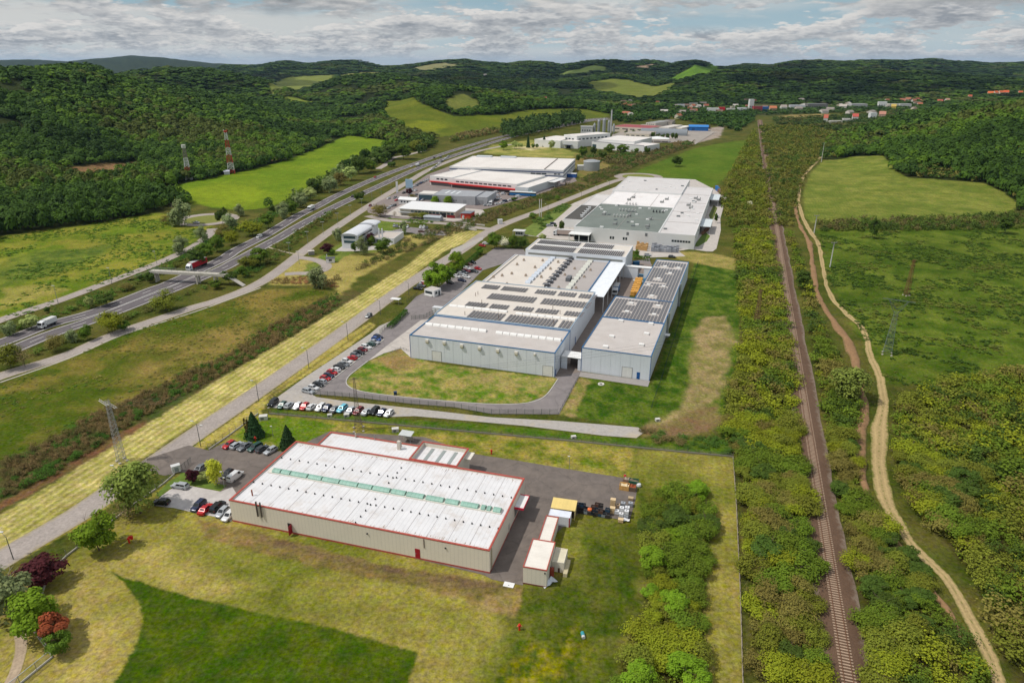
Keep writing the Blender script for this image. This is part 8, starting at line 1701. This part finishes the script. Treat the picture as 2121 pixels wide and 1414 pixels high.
 for u, v in ((1352,287),(1362,289),(1372,290),(1382,290),(1392,289),(1400,290)): px_tree('dark', u, v, v - 15, 10, 'small dark tree in the row before the grey arched hall', group='trees before the arched hall')
 for u, v in ((1236,286),(1246,288),(1256,287),(1263,290),(1297,283),(1312,282),(1326,281),(1208,276),(1216,272)): px_tree('dark', u, v, v - 13, 10, 'small dark tree among the far works buildings', group='trees among the far works')
 for k, u, v, vt, w, lab in (('cypress',513,908,866,13,'brown green columnar cypress beside the big conifer'),('conifer',528,904,853,34,'large dark conifer above the row of six cars'),('conifer',598,926,880,30,'dark conifer at the back corner of the near hall')): px_tree(k, u, v, vt, w, lab, 'conifer', 'conifer')
# ---- merged masses
_PROTO = {}
def dome_arr(seed, nq):
 R = np.random.default_rng(seed); u = R.normal(0, 1, (nq, 3)); u /= np.linalg.norm(u, axis=1, keepdims=True); u[:, 2] = np.where(u[:, 2] < -0.25, -u[:, 2], u[:, 2])
 nl = 7; l = R.normal(0, 1, (nl, 3)); l[:, 2] = np.abs(l[:, 2]); l /= np.linalg.norm(l, axis=1, keepdims=True)
 bump = np.max(np.clip(u @ l.T, 0, 1) ** 5, axis=1); rad = 0.36 + 0.14 * bump + R.uniform(-0.03, 0.03, nq)
 c = u * rad[:, None]; c[:, 2] = 0.45 + c[:, 2] * 1.1
 return c, np.full(nq, 0.86 / math.sqrt(nq)), u + R.normal(0, 0.22, (nq, 3)) + np.array([0, 0, 0.15]), R.uniform(0.90, 1.10, nq)
def proto(tier, var, shape):
 k = (tier, var, shape)
 if k not in _PROTO:
  nq = tier; sz = {'round': 0.95, 'scrub': 0.85, 'column': 0.8}.get(shape, 0.9) / math.sqrt(nq)
  c, s, n, t = dome_arr(1000 + tier + var * 7, nq) if shape == 'dome' else crown_arr(1000 + tier + var * 7 + len(shape), nq, shape, sz * 0.62)
  _PROTO[k] = (quads_arr(c, s, n, 0.85), t)
 return _PROTO[k]
def mass(name, P, w, h, col, tier, shape, label, cat, sink=0.0):
 """P n x 3 ground points, w/h sizes, col n x 3, tier n (leaf clumps per plant) -> one mesh"""
 V = []; C = []; n = len(P); var = RNG.integers(0, 5, n); rot = RNG.uniform(0, 6.283, n)
 for tr in np.unique(tier):
  for vv in range(5):
   s = np.nonzero((tier == tr) & (var == vv))[0]
   if len(s) == 0: continue
   q, t = proto(int(tr), vv, shape); q = q[None]
   ca, sa = np.cos(rot[s])[:, None, None], np.sin(rot[s])[:, None, None]; ww = w[s][:, None, None]; hh = h[s][:, None, None]
   x = (q[..., 0] * ca - q[..., 1] * sa) * ww + P[s, 0][:, None, None]; y = (q[..., 0] * sa + q[..., 1] * ca) * ww + P[s, 1][:, None, None]; z = q[..., 2] * hh + P[s, 2][:, None, None] - sink * hh
   V.append(np.stack([x, y, z], -1).reshape(-1, 3).astype(np.float32))
   tt = t[None, :] * RNG.uniform(0.92, 1.08, (len(s), t.size))
   C.append(np.repeat((col[s][:, None, :] * tt[..., None]).reshape(-1, 3), 4, axis=0).astype(np.float32))
 V = np.concatenate(V); C = np.concatenate(C)
 me = np_mesh(name, V, np.arange(len(V)).reshape(-1, 4), leaf_mat('leaf_' + name, None), cols=C)
 return tag(link_me(name, me), label, cat, kind='stuff')
OPEN_IDX = list(range(0, 24)) + [24, 25, 26, 27]
def palette(x, y, cols, sc, seed):
 """blend between species colours with stand-sized patches plus per-tree chance"""
 n = len(x); A = np.array([lin(*c, LEAFK) for c in cols]); k = len(cols)
 f = fbm(x / sc, y / sc, seed, 3) * 1.6 - 0.3 + RNG.normal(0, 0.11, n); i = np.clip((f * k).astype(int), 0, k - 1)
 return A[i] * RNG.uniform(0.84, 1.16, (n, 1))
def forests():
 open_polys = [wpoly(r[0]) for r in REG[:24]]
 X = []; Y = []; S_ = []
 r = 400.0
 while r < 7500:
  s = max(6.6, r * 0.0092); n = int(1.62 * r / s); th = np.linspace(-0.81, 0.81, n) + RNG.uniform(-0.4, 0.4, n) * s / r
  rr = r + RNG.uniform(-0.45, 0.45, n) * s; X.append(rr * np.sin(th)); Y.append(rr * np.cos(th)); S_.append(np.full(n, s)); r += s * 0.95
 X = np.concatenate(X); Y = np.concatenate(Y); S_ = np.concatenate(S_); Z = H(X, Y)
 keep = np.ones(len(X), bool)
 for P in open_polys:
  lo = P.min(0); hi = P.max(0); b = (X > lo[0]) & (X < hi[0]) & (Y > lo[1]) & (Y < hi[1]); i = np.nonzero(b)[0]
  if len(i):
   wob = 2.5 + Y[i] * 0.004; xs = X[i] + (fbm(X[i] / 14, Y[i] / 14, 41, 2) - .5) * 2 * wob
   keep[i[inpoly(xs, Y[i], P)]] = False
 cl = fbm(X / 90, Y / 90, 77, 3); keep &= ~((cl > 0.66) & (Y < 2600))
 nth = 400; tb = np.linspace(-0.85, 0.85, nth); rb = np.geomspace(380, 8000, 260); TH, RB = np.meshgrid(tb, rb, indexing='ij')
 EL = (H(RB * np.sin(TH), RB * np.cos(TH)) - CAMH) / RB; M_ = np.maximum.accumulate(EL, axis=1)
 R_ = np.hypot(X, Y); A_ = np.arctan2(X, Y); ia = np.clip(((A_ + 0.85) / 1.7 * (nth - 1)).astype(int), 0, nth - 1); ir = np.clip(np.searchsorted(rb, R_) - 1, 0, 259)
 keep &= (Z + 32 - CAMH) / R_ > M_[ia, ir] - 0.002
 X, Y, Z, S_ = X[keep], Y[keep], Z[keep], S_[keep]; R_ = np.hypot(X, Y); n = len(X)
 h = RNG.uniform(0.65, 1.35, n) * np.clip(10.5 + 7 * (fbm(X / 60, Y / 60, 8, 2) - 0.5), 5, 16); h = h * np.where(R_ > 1700, 0.8, 1.0); w = S_ * RNG.uniform(1.15, 1.75, n)
 col = palette(X, Y, [(36,54,16),(46,66,20),(54,76,22),(48,68,24),(68,90,24),(66,74,30)], 150, 3) * (1 - 0.30 * np.clip((R_ - 1300) / 1500, 0, 1))[:, None]  # crowns darken with distance: cumulus shade on far hills put into leaf colour
 far = np.clip((R_ - 1200) / 2500, 0, 1)[:, None]
 tier = np.where(R_ < 650, 150, np.where(R_ < 1000, 90, np.where(R_ < 1700, 56, np.where(R_ < 3000, 28, 16))))
 left = (X < 0) & (R_ < 1450)
 right = (X > 150) & (R_ < 1250) & ~left
 rest = ~left & ~right
 for sel, nm, lab in ((left, 'forest', 'dense mixed deciduous forest covering the near hill on the left'), (right, 'forest', 'dense deciduous forest covering the near hill on the right'), (rest, 'forest', 'far forest covering the rolling hills behind the valley')):
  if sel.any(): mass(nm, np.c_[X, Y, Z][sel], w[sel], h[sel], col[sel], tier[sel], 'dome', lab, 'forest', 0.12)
def scatter(poly_w, spacing, seed, jit=0.45):
 lo = poly_w.min(0); hi = poly_w.max(0); gx, gy = np.meshgrid(np.arange(lo[0], hi[0], spacing), np.arange(lo[1], hi[1], spacing)); R = np.random.default_rng(seed)
 x = gx.ravel() + R.uniform(-jit, jit, gx.size) * spacing; y = gy.ravel() + R.uniform(-jit, jit, gx.size) * spacing
 k = inpoly(x, y, poly_w); return x[k], y[k]
BELTS = [ # outline, spacing, height range, palette, shape, name, label
 ([(1268,238),(1400,229),(1560,222),(1562,250),(1530,272),(1490,262),(1440,256),(1400,246),(1335,250),(1300,256),(1268,250)], 12, (6,11), [(34,54,20),(44,66,22),(52,74,24)], 'round', 'woodland', 'woodland between the far works and the town'),
 ([(1574,262),(1690,264),(1760,285),(1722,302),(1696,330),(1668,358),(1652,405),(1642,470),(1612,470),(1592,380)], 5.5, (3.5,7), [(82,86,30),(70,80,28),(88,86,36),(58,74,26)], 'scrub', 'scrub', 'olive scrub right of the railway up to the town'),
 ([(1400,232),(1560,226),(1700,222),(1960,216),(2040,206),(2121,206),(2121,216),(1960,226),(1740,234),(1600,238),(1440,242)], 15, (4,7.5), [(42,62,24),(54,74,28)], 'round', 'woodland', 'garden trees scattered between the town buildings'),
 ([(575,452),(640,412),(700,378),(750,350),(790,334),(780,316),(730,335),(690,360),(640,390),(590,425)], 6.0, (5,10), [(92,104,62),(66,84,32),(82,94,48),(60,74,28)], 'round', 'woodland', 'dense row of grey green trees between the bright field and motorway'),
 ([(765,335),(800,312),(880,286),(908,298),(870,318),(850,312),(815,322),(805,340)], 7.0, (8,14), [(46,62,22),(58,74,26)], 'round', 'woodland', 'dark grove behind the motorway rest area'),
 ([(1600,246),(1740,240),(1960,228),(1890,248),(1760,280),(1690,264),(1604,258)], 11, (4,7), [(40,58,22),(54,68,26),(72,72,36)], 'round', 'woodland', 'loose woodland between the town and the hillside field'),
 ([(1548,292),(1562,270),(1588,380),(1598,470),(1505,470),(1490,400),(1520,345)], 4.6, (4,7.5), [(90,96,26),(80,88,28),(90,88,36),(66,82,26)], 'scrub', 'scrub', 'yellow olive scrub left of the railway behind the works'),
 ([(640,598),(800,540),(900,500),(960,480),(1060,441),(1200,396),(1300,353),(1440,301),(1425,292),(1300,332),(1200,372),(1100,412),(1000,443),(935,465),(860,488),(760,543),(690,590)], 2.9, (1.5,3.6), [(82,74,44),(90,82,50),(66,78,32),(58,70,28)], 'scrub', 'scrub', 'brown and green scrub lining the canal below the works road'),
 ([(0,955),(60,930),(138,895),(162,880),(190,858),(240,841),(313,808),(391,768),(475,735),(536,690),(614,646),(700,607),(700,634),(614,690),(547,729),(475,768),(391,813),(279,875),(236,904),(204,929),(109,987),(0,1034)], 1.6, (1.2,3.0), [(52,80,26),(84,76,44),(98,82,52),(58,86,28)], 'scrub', 'scrub', 'tangled green and brown scrub filling the near drainage ditch'),
 ([(1040,264),(1100,252),(1200,240),(1214,256),(1140,272),(1062,290),(1038,282)], 8, (12,18), [(46,64,28),(54,72,30)], 'column', 'woodland', 'dense poplar wood left of the far white works'),
 ([(930,290),(960,278),(1030,268),(1032,276),(960,290),(935,296)], 6, (6,10), [(96,86,52),(70,80,34)], 'scrub', 'scrub', 'thin budding trees beside the far motorway bend'),
 ([(1690,462),(1800,456),(1900,452),(2040,448),(2160,436),(2180,474),(2040,476),(1900,478),(1700,480)], 3.6, (2.5,5.5), [(52,66,24),(64,80,28),(82,76,44),(74,82,32)], 'scrub', 'scrub', 'mixed hedge of shrubs between the hillside field and the meadow'),
 ([(1195,326),(1290,312),(1440,292),(1430,302),(1310,345),(1240,338)], 5.5, (2.5,6), [(78,72,42),(58,78,30),(92,80,50)], 'scrub', 'scrub', 'brown green scrub before the far works road'),
 ([(0,704),(90,664),(180,642),(250,608),(312,582),(372,552),(420,524),(480,492),(560,458),(640,418),(650,402),(560,442),(470,480),(400,517),(318,562),(200,614),(100,654),(0,692)], 3.4, (1.6,4.0), [(50,80,24),(66,92,28),(82,88,36)], 'scrub', 'scrub', 'low bushes between the frontage road and the motorway'),
 ([(0,764),(120,718),(250,668),(330,642),(400,606),(480,584),(545,560),(600,520),(660,470),(700,440),(690,434),(600,492),(540,530),(440,588),(330,630),(200,680),(100,720),(0,752)], 3.4, (1.4,3.6), [(68,86,28),(84,84,40),(56,82,26)], 'scrub', 'scrub', 'low bushes between the motorway and the side road'),
 ([(560,588),(640,590),(700,598),(690,580),(620,572),(570,578)], 2.6, (0.8,1.8), [(120,86,56),(100,84,48)], 'scrub', 'scrub', 'reddish dry scrub below the small turning loop'),
 ([(1090,470),(1128,445),(1165,424),(1183,424),(1145,456),(1108,486)], 3.6, (1.0,2.6), [(60,84,30),(74,92,36)], 'round', 'shrubbery', 'planted shrubs on the strip before the works yard'),
 ([(800,450),(860,456),(940,462),(930,470),(860,464),(806,456)], 3.0, (0.8,1.8), [(60,86,30),(78,96,36)], 'round', 'shrubbery', 'low shrubs along the cross road'),
 ([(1700,300),(1760,286),(1900,262),(2000,250),(2121,252),(2500,300),(2600,540),(2121,430),(2075,392),(2040,378),(1960,371),(1880,366),(1850,340),(1835,320),(1760,322),(1712,326)], 6.0, (3.5,8), [(60,78,28),(84,82,38),(48,70,24),(88,84,40),(76,90,30)], 'scrub', 'scrub', 'mixed scrub climbing from the hillside field to the wooded hill'),
 ([(1300,880),(1400,900),(1500,900),(1518,940),(1440,932),(1340,915)], 3.0, (0.8,2.2), [(56,80,28),(84,76,44)], 'scrub', 'scrub', 'low weeds behind the long dark fence'),
]
def belts():
 for i, (px, sp, hr, pal, shp, nm, lab) in enumerate(BELTS):
  P = wpoly(px); x, y = scatter(P, sp, 200 + i)
  if 1.8 < sp < 9: g = fbm(x / (sp * 5), y / (sp * 5), 60 + i, 2) > 0.28; x, y = x[g], y[g]
  z = H(x, y); n = len(x); R_ = np.hypot(x, y)
  h = RNG.uniform(*hr, n); w = np.maximum(h * RNG.uniform(0.8, 1.2, n), sp * RNG.uniform(1.0, 1.5, n)) if shp != 'column' else np.full(n, sp * 1.7)
  tier = np.where(R_ < 260, 220, np.where(R_ < 420, 120, np.where(R_ < 700, 60, np.where(R_ < 1100, 34, 20))))
  mass(nm, np.c_[x, y, z], w, h, palette(x, y, pal, sp * 4, 90 + i), tier, shp, lab, nm, 0.12)
def thickets():
 """scrub along the railway: the largest-looking bushes one by one, the rest as masses"""
 items = []
 spec = {'a': (3.5, 2.8, 5.6, ['yellow','olive','olive','brown','yellow','weed','dark','weed']), 'b': (3.3, 2.6, 5.2, ['dark','weed','weed','olive','fresh','yellow']), 'c': (3.3, 2.4, 5.0, ['weed','dark','weed','olive','yellow','brown']), 'd': (3.6, 3.0, 5.8, ['olive','brown','weed','yellow','dark','olive'])}
 for k, (sp, h0, h1, kinds) in spec.items():
  P = wpoly(THICK[k]); x, y = scatter(P, sp, 300 + ord(k))
  g = fbm(x / 13, y / 13, 70 + ord(k), 3); ok = fbm(x / 9, y / 9, 99, 2) > 0.16; x, y, g = x[ok], y[ok], g[ok]
  z = H(x, y); n = len(x)
  f = np.clip(((g - 0.28) * 2.2 * len(kinds) + RNG.normal(0, 0.9, n)), 0, len(kinds) - 1).astype(int)
  for i in range(n): items.append((math.hypot(x[i], y[i]), k, x[i], y[i], z[i], RNG.uniform(h0, h1), kinds[f[i]], abs(x[i] / max(y[i], 1)) < 0.80))
 items.sort(key=lambda q: (not q[7], q[0]))
 near = items[:285]; rest = items[285:]
 words = {'yellow': 'yellow green', 'olive': 'olive green', 'brown': 'brownish half leafless', 'weed': 'mid green', 'dark': 'dark green', 'fresh': 'fresh green'}
 where = {'a': 'between the lawn fence and the railway', 'b': 'in the thicket on the near lawn', 'c': 'between the railway and the dirt track', 'd': 'in the scrubland right of the dirt track'}
 for r, k, x, y, z, h, kd, _ in near:
  plant('bush', kd, (x, y, z - 0.25), h * RNG.uniform(1.35, 1.8), h, '%s bush %s' % (words[kd], where[k]), 'bush', '%s bushes %s' % (words[kd], where[k]))
 R_ = {'a': [], 'b': [], 'c': [], 'd': []}
 for q in rest: R_[q[1]].append(q)
 for k in spec:
  P = wpoly(THICK[k]); x, y = scatter(P, 1.55, 350 + ord(k)); kk = (np.abs(x / np.maximum(y, 1)) < 0.82); x, y = x[kk], y[kk]; n = len(x); h = RNG.uniform(0.6, 1.9, n); d = np.hypot(x, y)
  mass('undergrowth', np.c_[x, y, H(x, y)], h * RNG.uniform(1.2, 2.0, n), h, palette(x, y, [(70,88,22),(84,96,26),(92,94,34),(78,78,36)], 9, 360), np.where(d < 200, 60, 36), 'scrub', 'low weeds and brambles under the bushes %s' % where[k], 'undergrowth', 0.15)
 for k, L in R_.items():
  if not L: continue
  A = np.array([(q[2], q[3], q[4]) for q in L]); h = np.array([q[5] for q in L]); col = np.array([lin(*KIND[q[6]][0], LEAFK) for q in L]) * RNG.uniform(0.85, 1.15, (len(L), 1)); d = np.array([q[0] for q in L])
  mass('thicket', A, h * RNG.uniform(1.35, 1.8, len(L)), h, col, np.where(d < 190, 420, np.where(d < 300, 220, 120)), 'scrub', 'farther mass of bushes %s' % where[k], 'thicket', 0.08)
def weeds():
 """low clumps in the meadows"""
 spec = [(R_MEADOW, 2.6, (0.4, 1.3), [(44,62,16),(56,74,20),(74,80,30)], 0.47, 'weeds', 'dark tussocks and low weeds scattered over the right meadow'),
   (L_MEADOW, 2.8, (0.35, 1.1), [(56,80,18),(72,94,24)], 0.52, 'weeds', 'green weed patches in the meadow above the frontage road'),
   (M_MEADOW, 2.4, (0.2, 0.6), [(62,82,26),(86,84,36),(96,92,44)], 0.50, 'weeds', 'tussocks in the meadow between the side road and the ditch')]
 for i, (px, sp, hr, pal, th, nm, lab) in enumerate(spec):
  P = wpoly(px); x, y = scatter(P, sp, 400 + i); g = fbm(x / 16, y / 16, 500 + i, 4) + RNG.normal(0, 0.03, len(x)) > th; x, y = x[g], y[g]; d = np.hypot(x, y); k = (d < 620) & (np.abs(x / np.maximum(y, 1)) < 0.85); x, y, d = x[k], y[k], d[k]
  n = len(x); h = RNG.uniform(*hr, n); mass(nm, np.c_[x, y, H(x, y)], h * RNG.uniform(2.2, 4.2, n), h, palette(x, y, pal, 12, 510 + i), np.where(d < 250, 30, 16), 'scrub', lab, 'weeds', 0.2)
# ---------------------------------------------------------------- camera, sun, sky
SUN_EL = math.radians(57); SUN_AZ = math.radians(-99)     # azimuth from +Y towards +X
cam = D.cameras.new('camera'); co = D.objects.new('camera', cam); COL.objects.link(co)
co.location = (0, 0, CAMH); co.rotation_euler = (math.pi / 2 - PITCH, 0, 0)
cam.sensor_width = 36.0; cam.lens = 36.0 * FP / 2121.0; cam.clip_start = 1.0; cam.clip_end = 60000
S.camera = co
sl = D.lights.new('sun', 'SUN'); sl.energy = 3.3; sl.angle = math.radians(0.6); sl.color = (1.0, 0.955, 0.88)
so = D.objects.new('sun', sl); COL.objects.link(so); so.location = (-200, 0, 300)
sd = Vector((math.sin(SUN_AZ) * math.cos(SUN_EL), math.cos(SUN_AZ) * math.cos(SUN_EL), math.sin(SUN_EL)))
so.rotation_euler = sd.to_track_quat('Z', 'Y').to_euler()
S.view_settings.view_transform = 'Standard'; S.view_settings.look = 'None'; S.view_settings.gamma = 1; S.view_settings.exposure = EXPOSURE
S.cycles.max_bounces = 5; S.cycles.diffuse_bounces = 2; S.cycles.glossy_bounces = 2; S.cycles.transmission_bounces = 3; S.cycles.transparent_max_bounces = 8; S.cycles.volume_bounces = 0
S.cycles.caustics_reflective = False; S.cycles.caustics_refractive = False
def build_sky():
 W = D.worlds.new('World'); S.world = W; W.use_nodes = True
 nt = W.node_tree; N = nt.nodes; L = nt.links
 W.cycles.sampling_method = 'MANUAL'; W.cycles.sample_map_resolution = 256
 bg = N['Background']; bg.inputs['Strength'].default_value = 0.1
 sk = N.new('ShaderNodeTexSky'); sk.sky_type = 'NISHITA'; sk.sun_disc = False; sk.sun_elevation = SUN_EL; sk.sun_rotation = SUN_AZ; sk.altitude = 300; sk.dust_density = 1.6
 tc = N.new('ShaderNodeTexCoord'); sp = N.new('ShaderNodeSeparateXYZ'); L.new(tc.outputs['Generated'], sp.inputs[0])
 def M(op, a, b=None, c=None):
  k = N.new('ShaderNodeMath'); k.operation = op
  for i, s in enumerate((a, b, c)):
   if s is None: continue
   if isinstance(s, (int, float)): k.inputs[i].default_value = s
   else: L.new(s, k.inputs[i])
  return k.outputs[0]
 def rng(src, a, b, lo, hi, sm=True):
  r = N.new('ShaderNodeMapRange'); r.interpolation_type = 'SMOOTHSTEP' if sm else 'LINEAR'
  for i, v in enumerate((a, b, lo, hi)): r.inputs[i + 1].default_value = v
  L.new(src, r.inputs[0]); return r.outputs[0]
 e = M('MAXIMUM', sp.outputs[2], 0.0005)
 az = M('ARCTAN2', sp.outputs[0], sp.outputs[1])
 def coord(sx, sy, dy, seed):
  cb = N.new('ShaderNodeCombineXYZ'); L.new(M('MULTIPLY_ADD', az, sx, seed * 7.3), cb.inputs[0]); L.new(M('MULTIPLY', M('ADD', e, dy), sy), cb.inputs[1]); return cb.outputs[0]
 def nz(v, sc, det, ro, dist=0.0):
  n = N.new('ShaderNodeTexNoise'); n.noise_dimensions = '2D'; n.inputs['Scale'].default_value = sc; n.inputs['Detail'].default_value = det; n.inputs['Roughness'].default_value = ro; n.inputs['Distortion'].default_value = dist
  L.new(v, n.inputs['Vector']); return n.outputs['Fac']
 def lump(v, sc): return M('ABSOLUTE', M('MULTIPLY_ADD', nz(v, sc, 1, 0.5), 2.0, -1.0))
 def layer(sx, sy, seed, lo, soft=0.06):
  def dens(dy):
   v = coord(sx, sy, dy / sy, seed)
   return M('ADD', M('ADD', M('MULTIPLY', nz(v, 0.55, 1, 0.5), 0.50), M('MULTIPLY', nz(v, 1.35, 6, 0.58), 0.50)), M('MULTIPLY', lump(v, 3.4), 0.12))
  d0 = dens(0); d1 = dens(0.34)
  lit = rng(M('SUBTRACT', d0, d1), -0.06, 0.13, 0, 1)
  core = rng(d0, lo + 0.04, lo + 0.20, 1.0, 0.15)
  shade = M('ADD', M('ADD', M('MULTIPLY', lit, 0.62), M('MULTIPLY', core, 0.42)), rng(nz(coord(sx, sy, 0, seed + 5), 5.0, 6, 0.62), 0.3, 0.7, -0.12, 0.12, False))
  return rng(d0, lo, lo + soft, 0, 1), shade
 def ramp(src, stops):
  cr = N.new('ShaderNodeValToRGB'); L.new(src, cr.inputs[0]); el = cr.color_ramp.elements
  for i, (p, c) in enumerate(stops):
   q = el[i] if i < 2 else el.new(p); q.position = p; q.color = (*[x * 1.0 for x in c], 1)
  mm = N.new('ShaderNodeMix'); mm.data_type = 'RGBA'; mm.blend_type = 'MULTIPLY'; mm.inputs[0].default_value = 1; L.new(cr.outputs[0], mm.inputs[6]); mm.inputs[7].default_value = (CLOUD_GAIN, CLOUD_GAIN, CLOUD_GAIN, 1); return mm.outputs[2]
 def mixc(f, a, c):
  k = N.new('ShaderNodeMix'); k.data_type = 'RGBA'
  L.new(f, k.inputs[0]) if not isinstance(f, float) else None
  for s, i in ((a, 6), (c, 7)):
   if isinstance(s, tuple): k.inputs[i].default_value = tuple(x * CLOUD_GAIN for x in s) + (1,)
   else: L.new(s, k.inputs[i])
  return k.outputs[2]
 G3 = [(0.10, (0.40, 0.43, 0.47)), (0.95, (0.88, 0.86, 0.83)), (0.5, (0.62, 0.635, 0.65))]
 G2 = [(0.10, (0.36, 0.39, 0.43)), (0.95, (0.88, 0.86, 0.83)), (0.5, (0.60, 0.615, 0.63))]
 G1 = [(0.08, (0.22, 0.25, 0.28)), (0.95, (0.84, 0.82, 0.79)), (0.5, (0.50, 0.515, 0.53))]
 blue = mixc(rng(e, 0.0, 0.09, 1, 0), (0.36, 0.54, 0.64), (0.54, 0.68, 0.74))
 base = mixc(M('MULTIPLY', rng(nz(coord(2.2, 16, 0, 9.0), 1.0, 5, 0.5), 0.40, 0.62, 0.0, 0.9), rng(az, -0.75, 0.65, 1.0, 0.45)), mixc(rng(e, 0.12, 0.5, 0, 1), blue, sk.outputs[0]), (0.80, 0.79, 0.76))
 c3, s3 = layer(26, 95, 2.7, CLOUD_LO - 0.035); c2, s2 = layer(13, 48, 5.1, CLOUD_LO); c1, s1 = layer(5.6, 25, 7.9, CLOUD_LO)
 out = mixc(M('MULTIPLY', c3, rng(e, 0.030, 0.048, 1, 0)), base, ramp(s3, G3))
 out = mixc(M('MULTIPLY', c2, M('MULTIPLY', rng(e, 0.022, 0.032, 0, 1), rng(e, 0.062, 0.085, 1, 0))), out, ramp(s2, G2))
 out = mixc(M('MULTIPLY', c1, rng(e, 0.048, 0.070, 0, 1)), out, ramp(s1, G1))
 hz = N.new('ShaderNodeMix'); hz.data_type = 'RGBA'; L.new(rng(e, 0.0, 0.022, 0.75, 0.0), hz.inputs[0]); L.new(out, hz.inputs[6]); hz.inputs[7].default_value = (0.60 * CLOUD_GAIN, 0.66 * CLOUD_GAIN, 0.71 * CLOUD_GAIN, 1)
 up = N.new('ShaderNodeMix'); up.data_type = 'RGBA'; up.blend_type = 'MULTIPLY'; up.inputs[0].default_value = 1; L.new(hz.outputs[2], up.inputs[6]); L.new(rng(e, 0.12, 0.40, 1.0, 1.45), up.inputs[7])
 L.new(up.outputs[2], bg.inputs['Color'])
build_sky()
def build_haze():
 m = D.materials.new('haze_air'); m.use_nodes = True; nt = m.node_tree; N = nt.nodes; N.remove(N['Principled BSDF'])
 v = N.new('ShaderNodeVolumePrincipled'); v.inputs['Density'].default_value = HAZE; v.inputs['Color'].default_value = (0.42, 0.68, 1.0, 1); v.inputs['Anisotropy'].default_value = 0.2
 nt.links.new(v.outputs[0], N['Material Output'].inputs['Volume'])
 b = MB(); b.box(-27000, 27000, -27000, 27000, -1.2, 260); o = b.build('haze', m)
 tag(o, 'thin pale haze filling the valley air', 'haze', kind='stuff')
if HAZE > 0: build_haze()
def shade_clouds():
 """cumulus shapes added overhead, out of view, to throw shade on the far hills"""
 m = D.materials.new('shade_cloud_white'); m.use_nodes = True; N = m.node_tree.nodes; L = m.node_tree.links; p = N['Principled BSDF']; p.inputs['Base Color'].default_value = (0.9, 0.9, 0.9, 1); p.inputs['Roughness'].default_value = 1
 tr = N.new('ShaderNodeBsdfTransparent'); mx = N.new('ShaderNodeMixShader'); mx.inputs[0].default_value = 0.5; L.new(tr.outputs[0], mx.inputs[1]); L.new(p.outputs[0], mx.inputs[2]); L.new(mx.outputs[0], N['Material Output'].inputs['Surface'])
 R = random.Random(21); zc = 1500
 for tx, ty, rx, ry in ((-420, 2700, 900, 420), (700, 3700, 1100, 500), (1150, 2350, 620, 300), (-1150, 1500, 330, 210), (-1600, 3600, 700, 500), (350, 1950, 520, 170), (2300, 3000, 600, 400)):
  b = MB(); k = sd * ((zc - 40) / sd.z)
  for i in range(26):
   a = R.uniform(0, 6.28); f = math.sqrt(R.random()); r = R.uniform(0.16, 0.34) * min(rx, ry); c = (f * rx * 0.8 * math.cos(a), f * ry * 0.8 * math.sin(a))
   b.lathe([(r * 0.2, -r * 0.12), (r * 0.8, -r * 0.1), (r, 0.1 * r), (r * 0.75, r * 0.4), (r * 0.25, r * 0.6)], 14, c=c)
  tag(b.build('shade_cloud', m, None, (tx + k.x, ty + k.y, zc)), 'unseen cumulus shape added overhead to shade the far hills', 'shade_cloud', None, 'stuff')
shade_clouds()
build_ground()
build_roads()
fA = near_hall()
sheds(fA)
fB, by1, by2, by3 = factory()
fS = side_hall(fB)
fC = works()
mid_buildings()
far_works()
town()
vehicles()
lamps()
masts()
wires()
fences()
hedges()
bridges()
small_things()
trees()
forests()
belts()
thickets()
weeds()
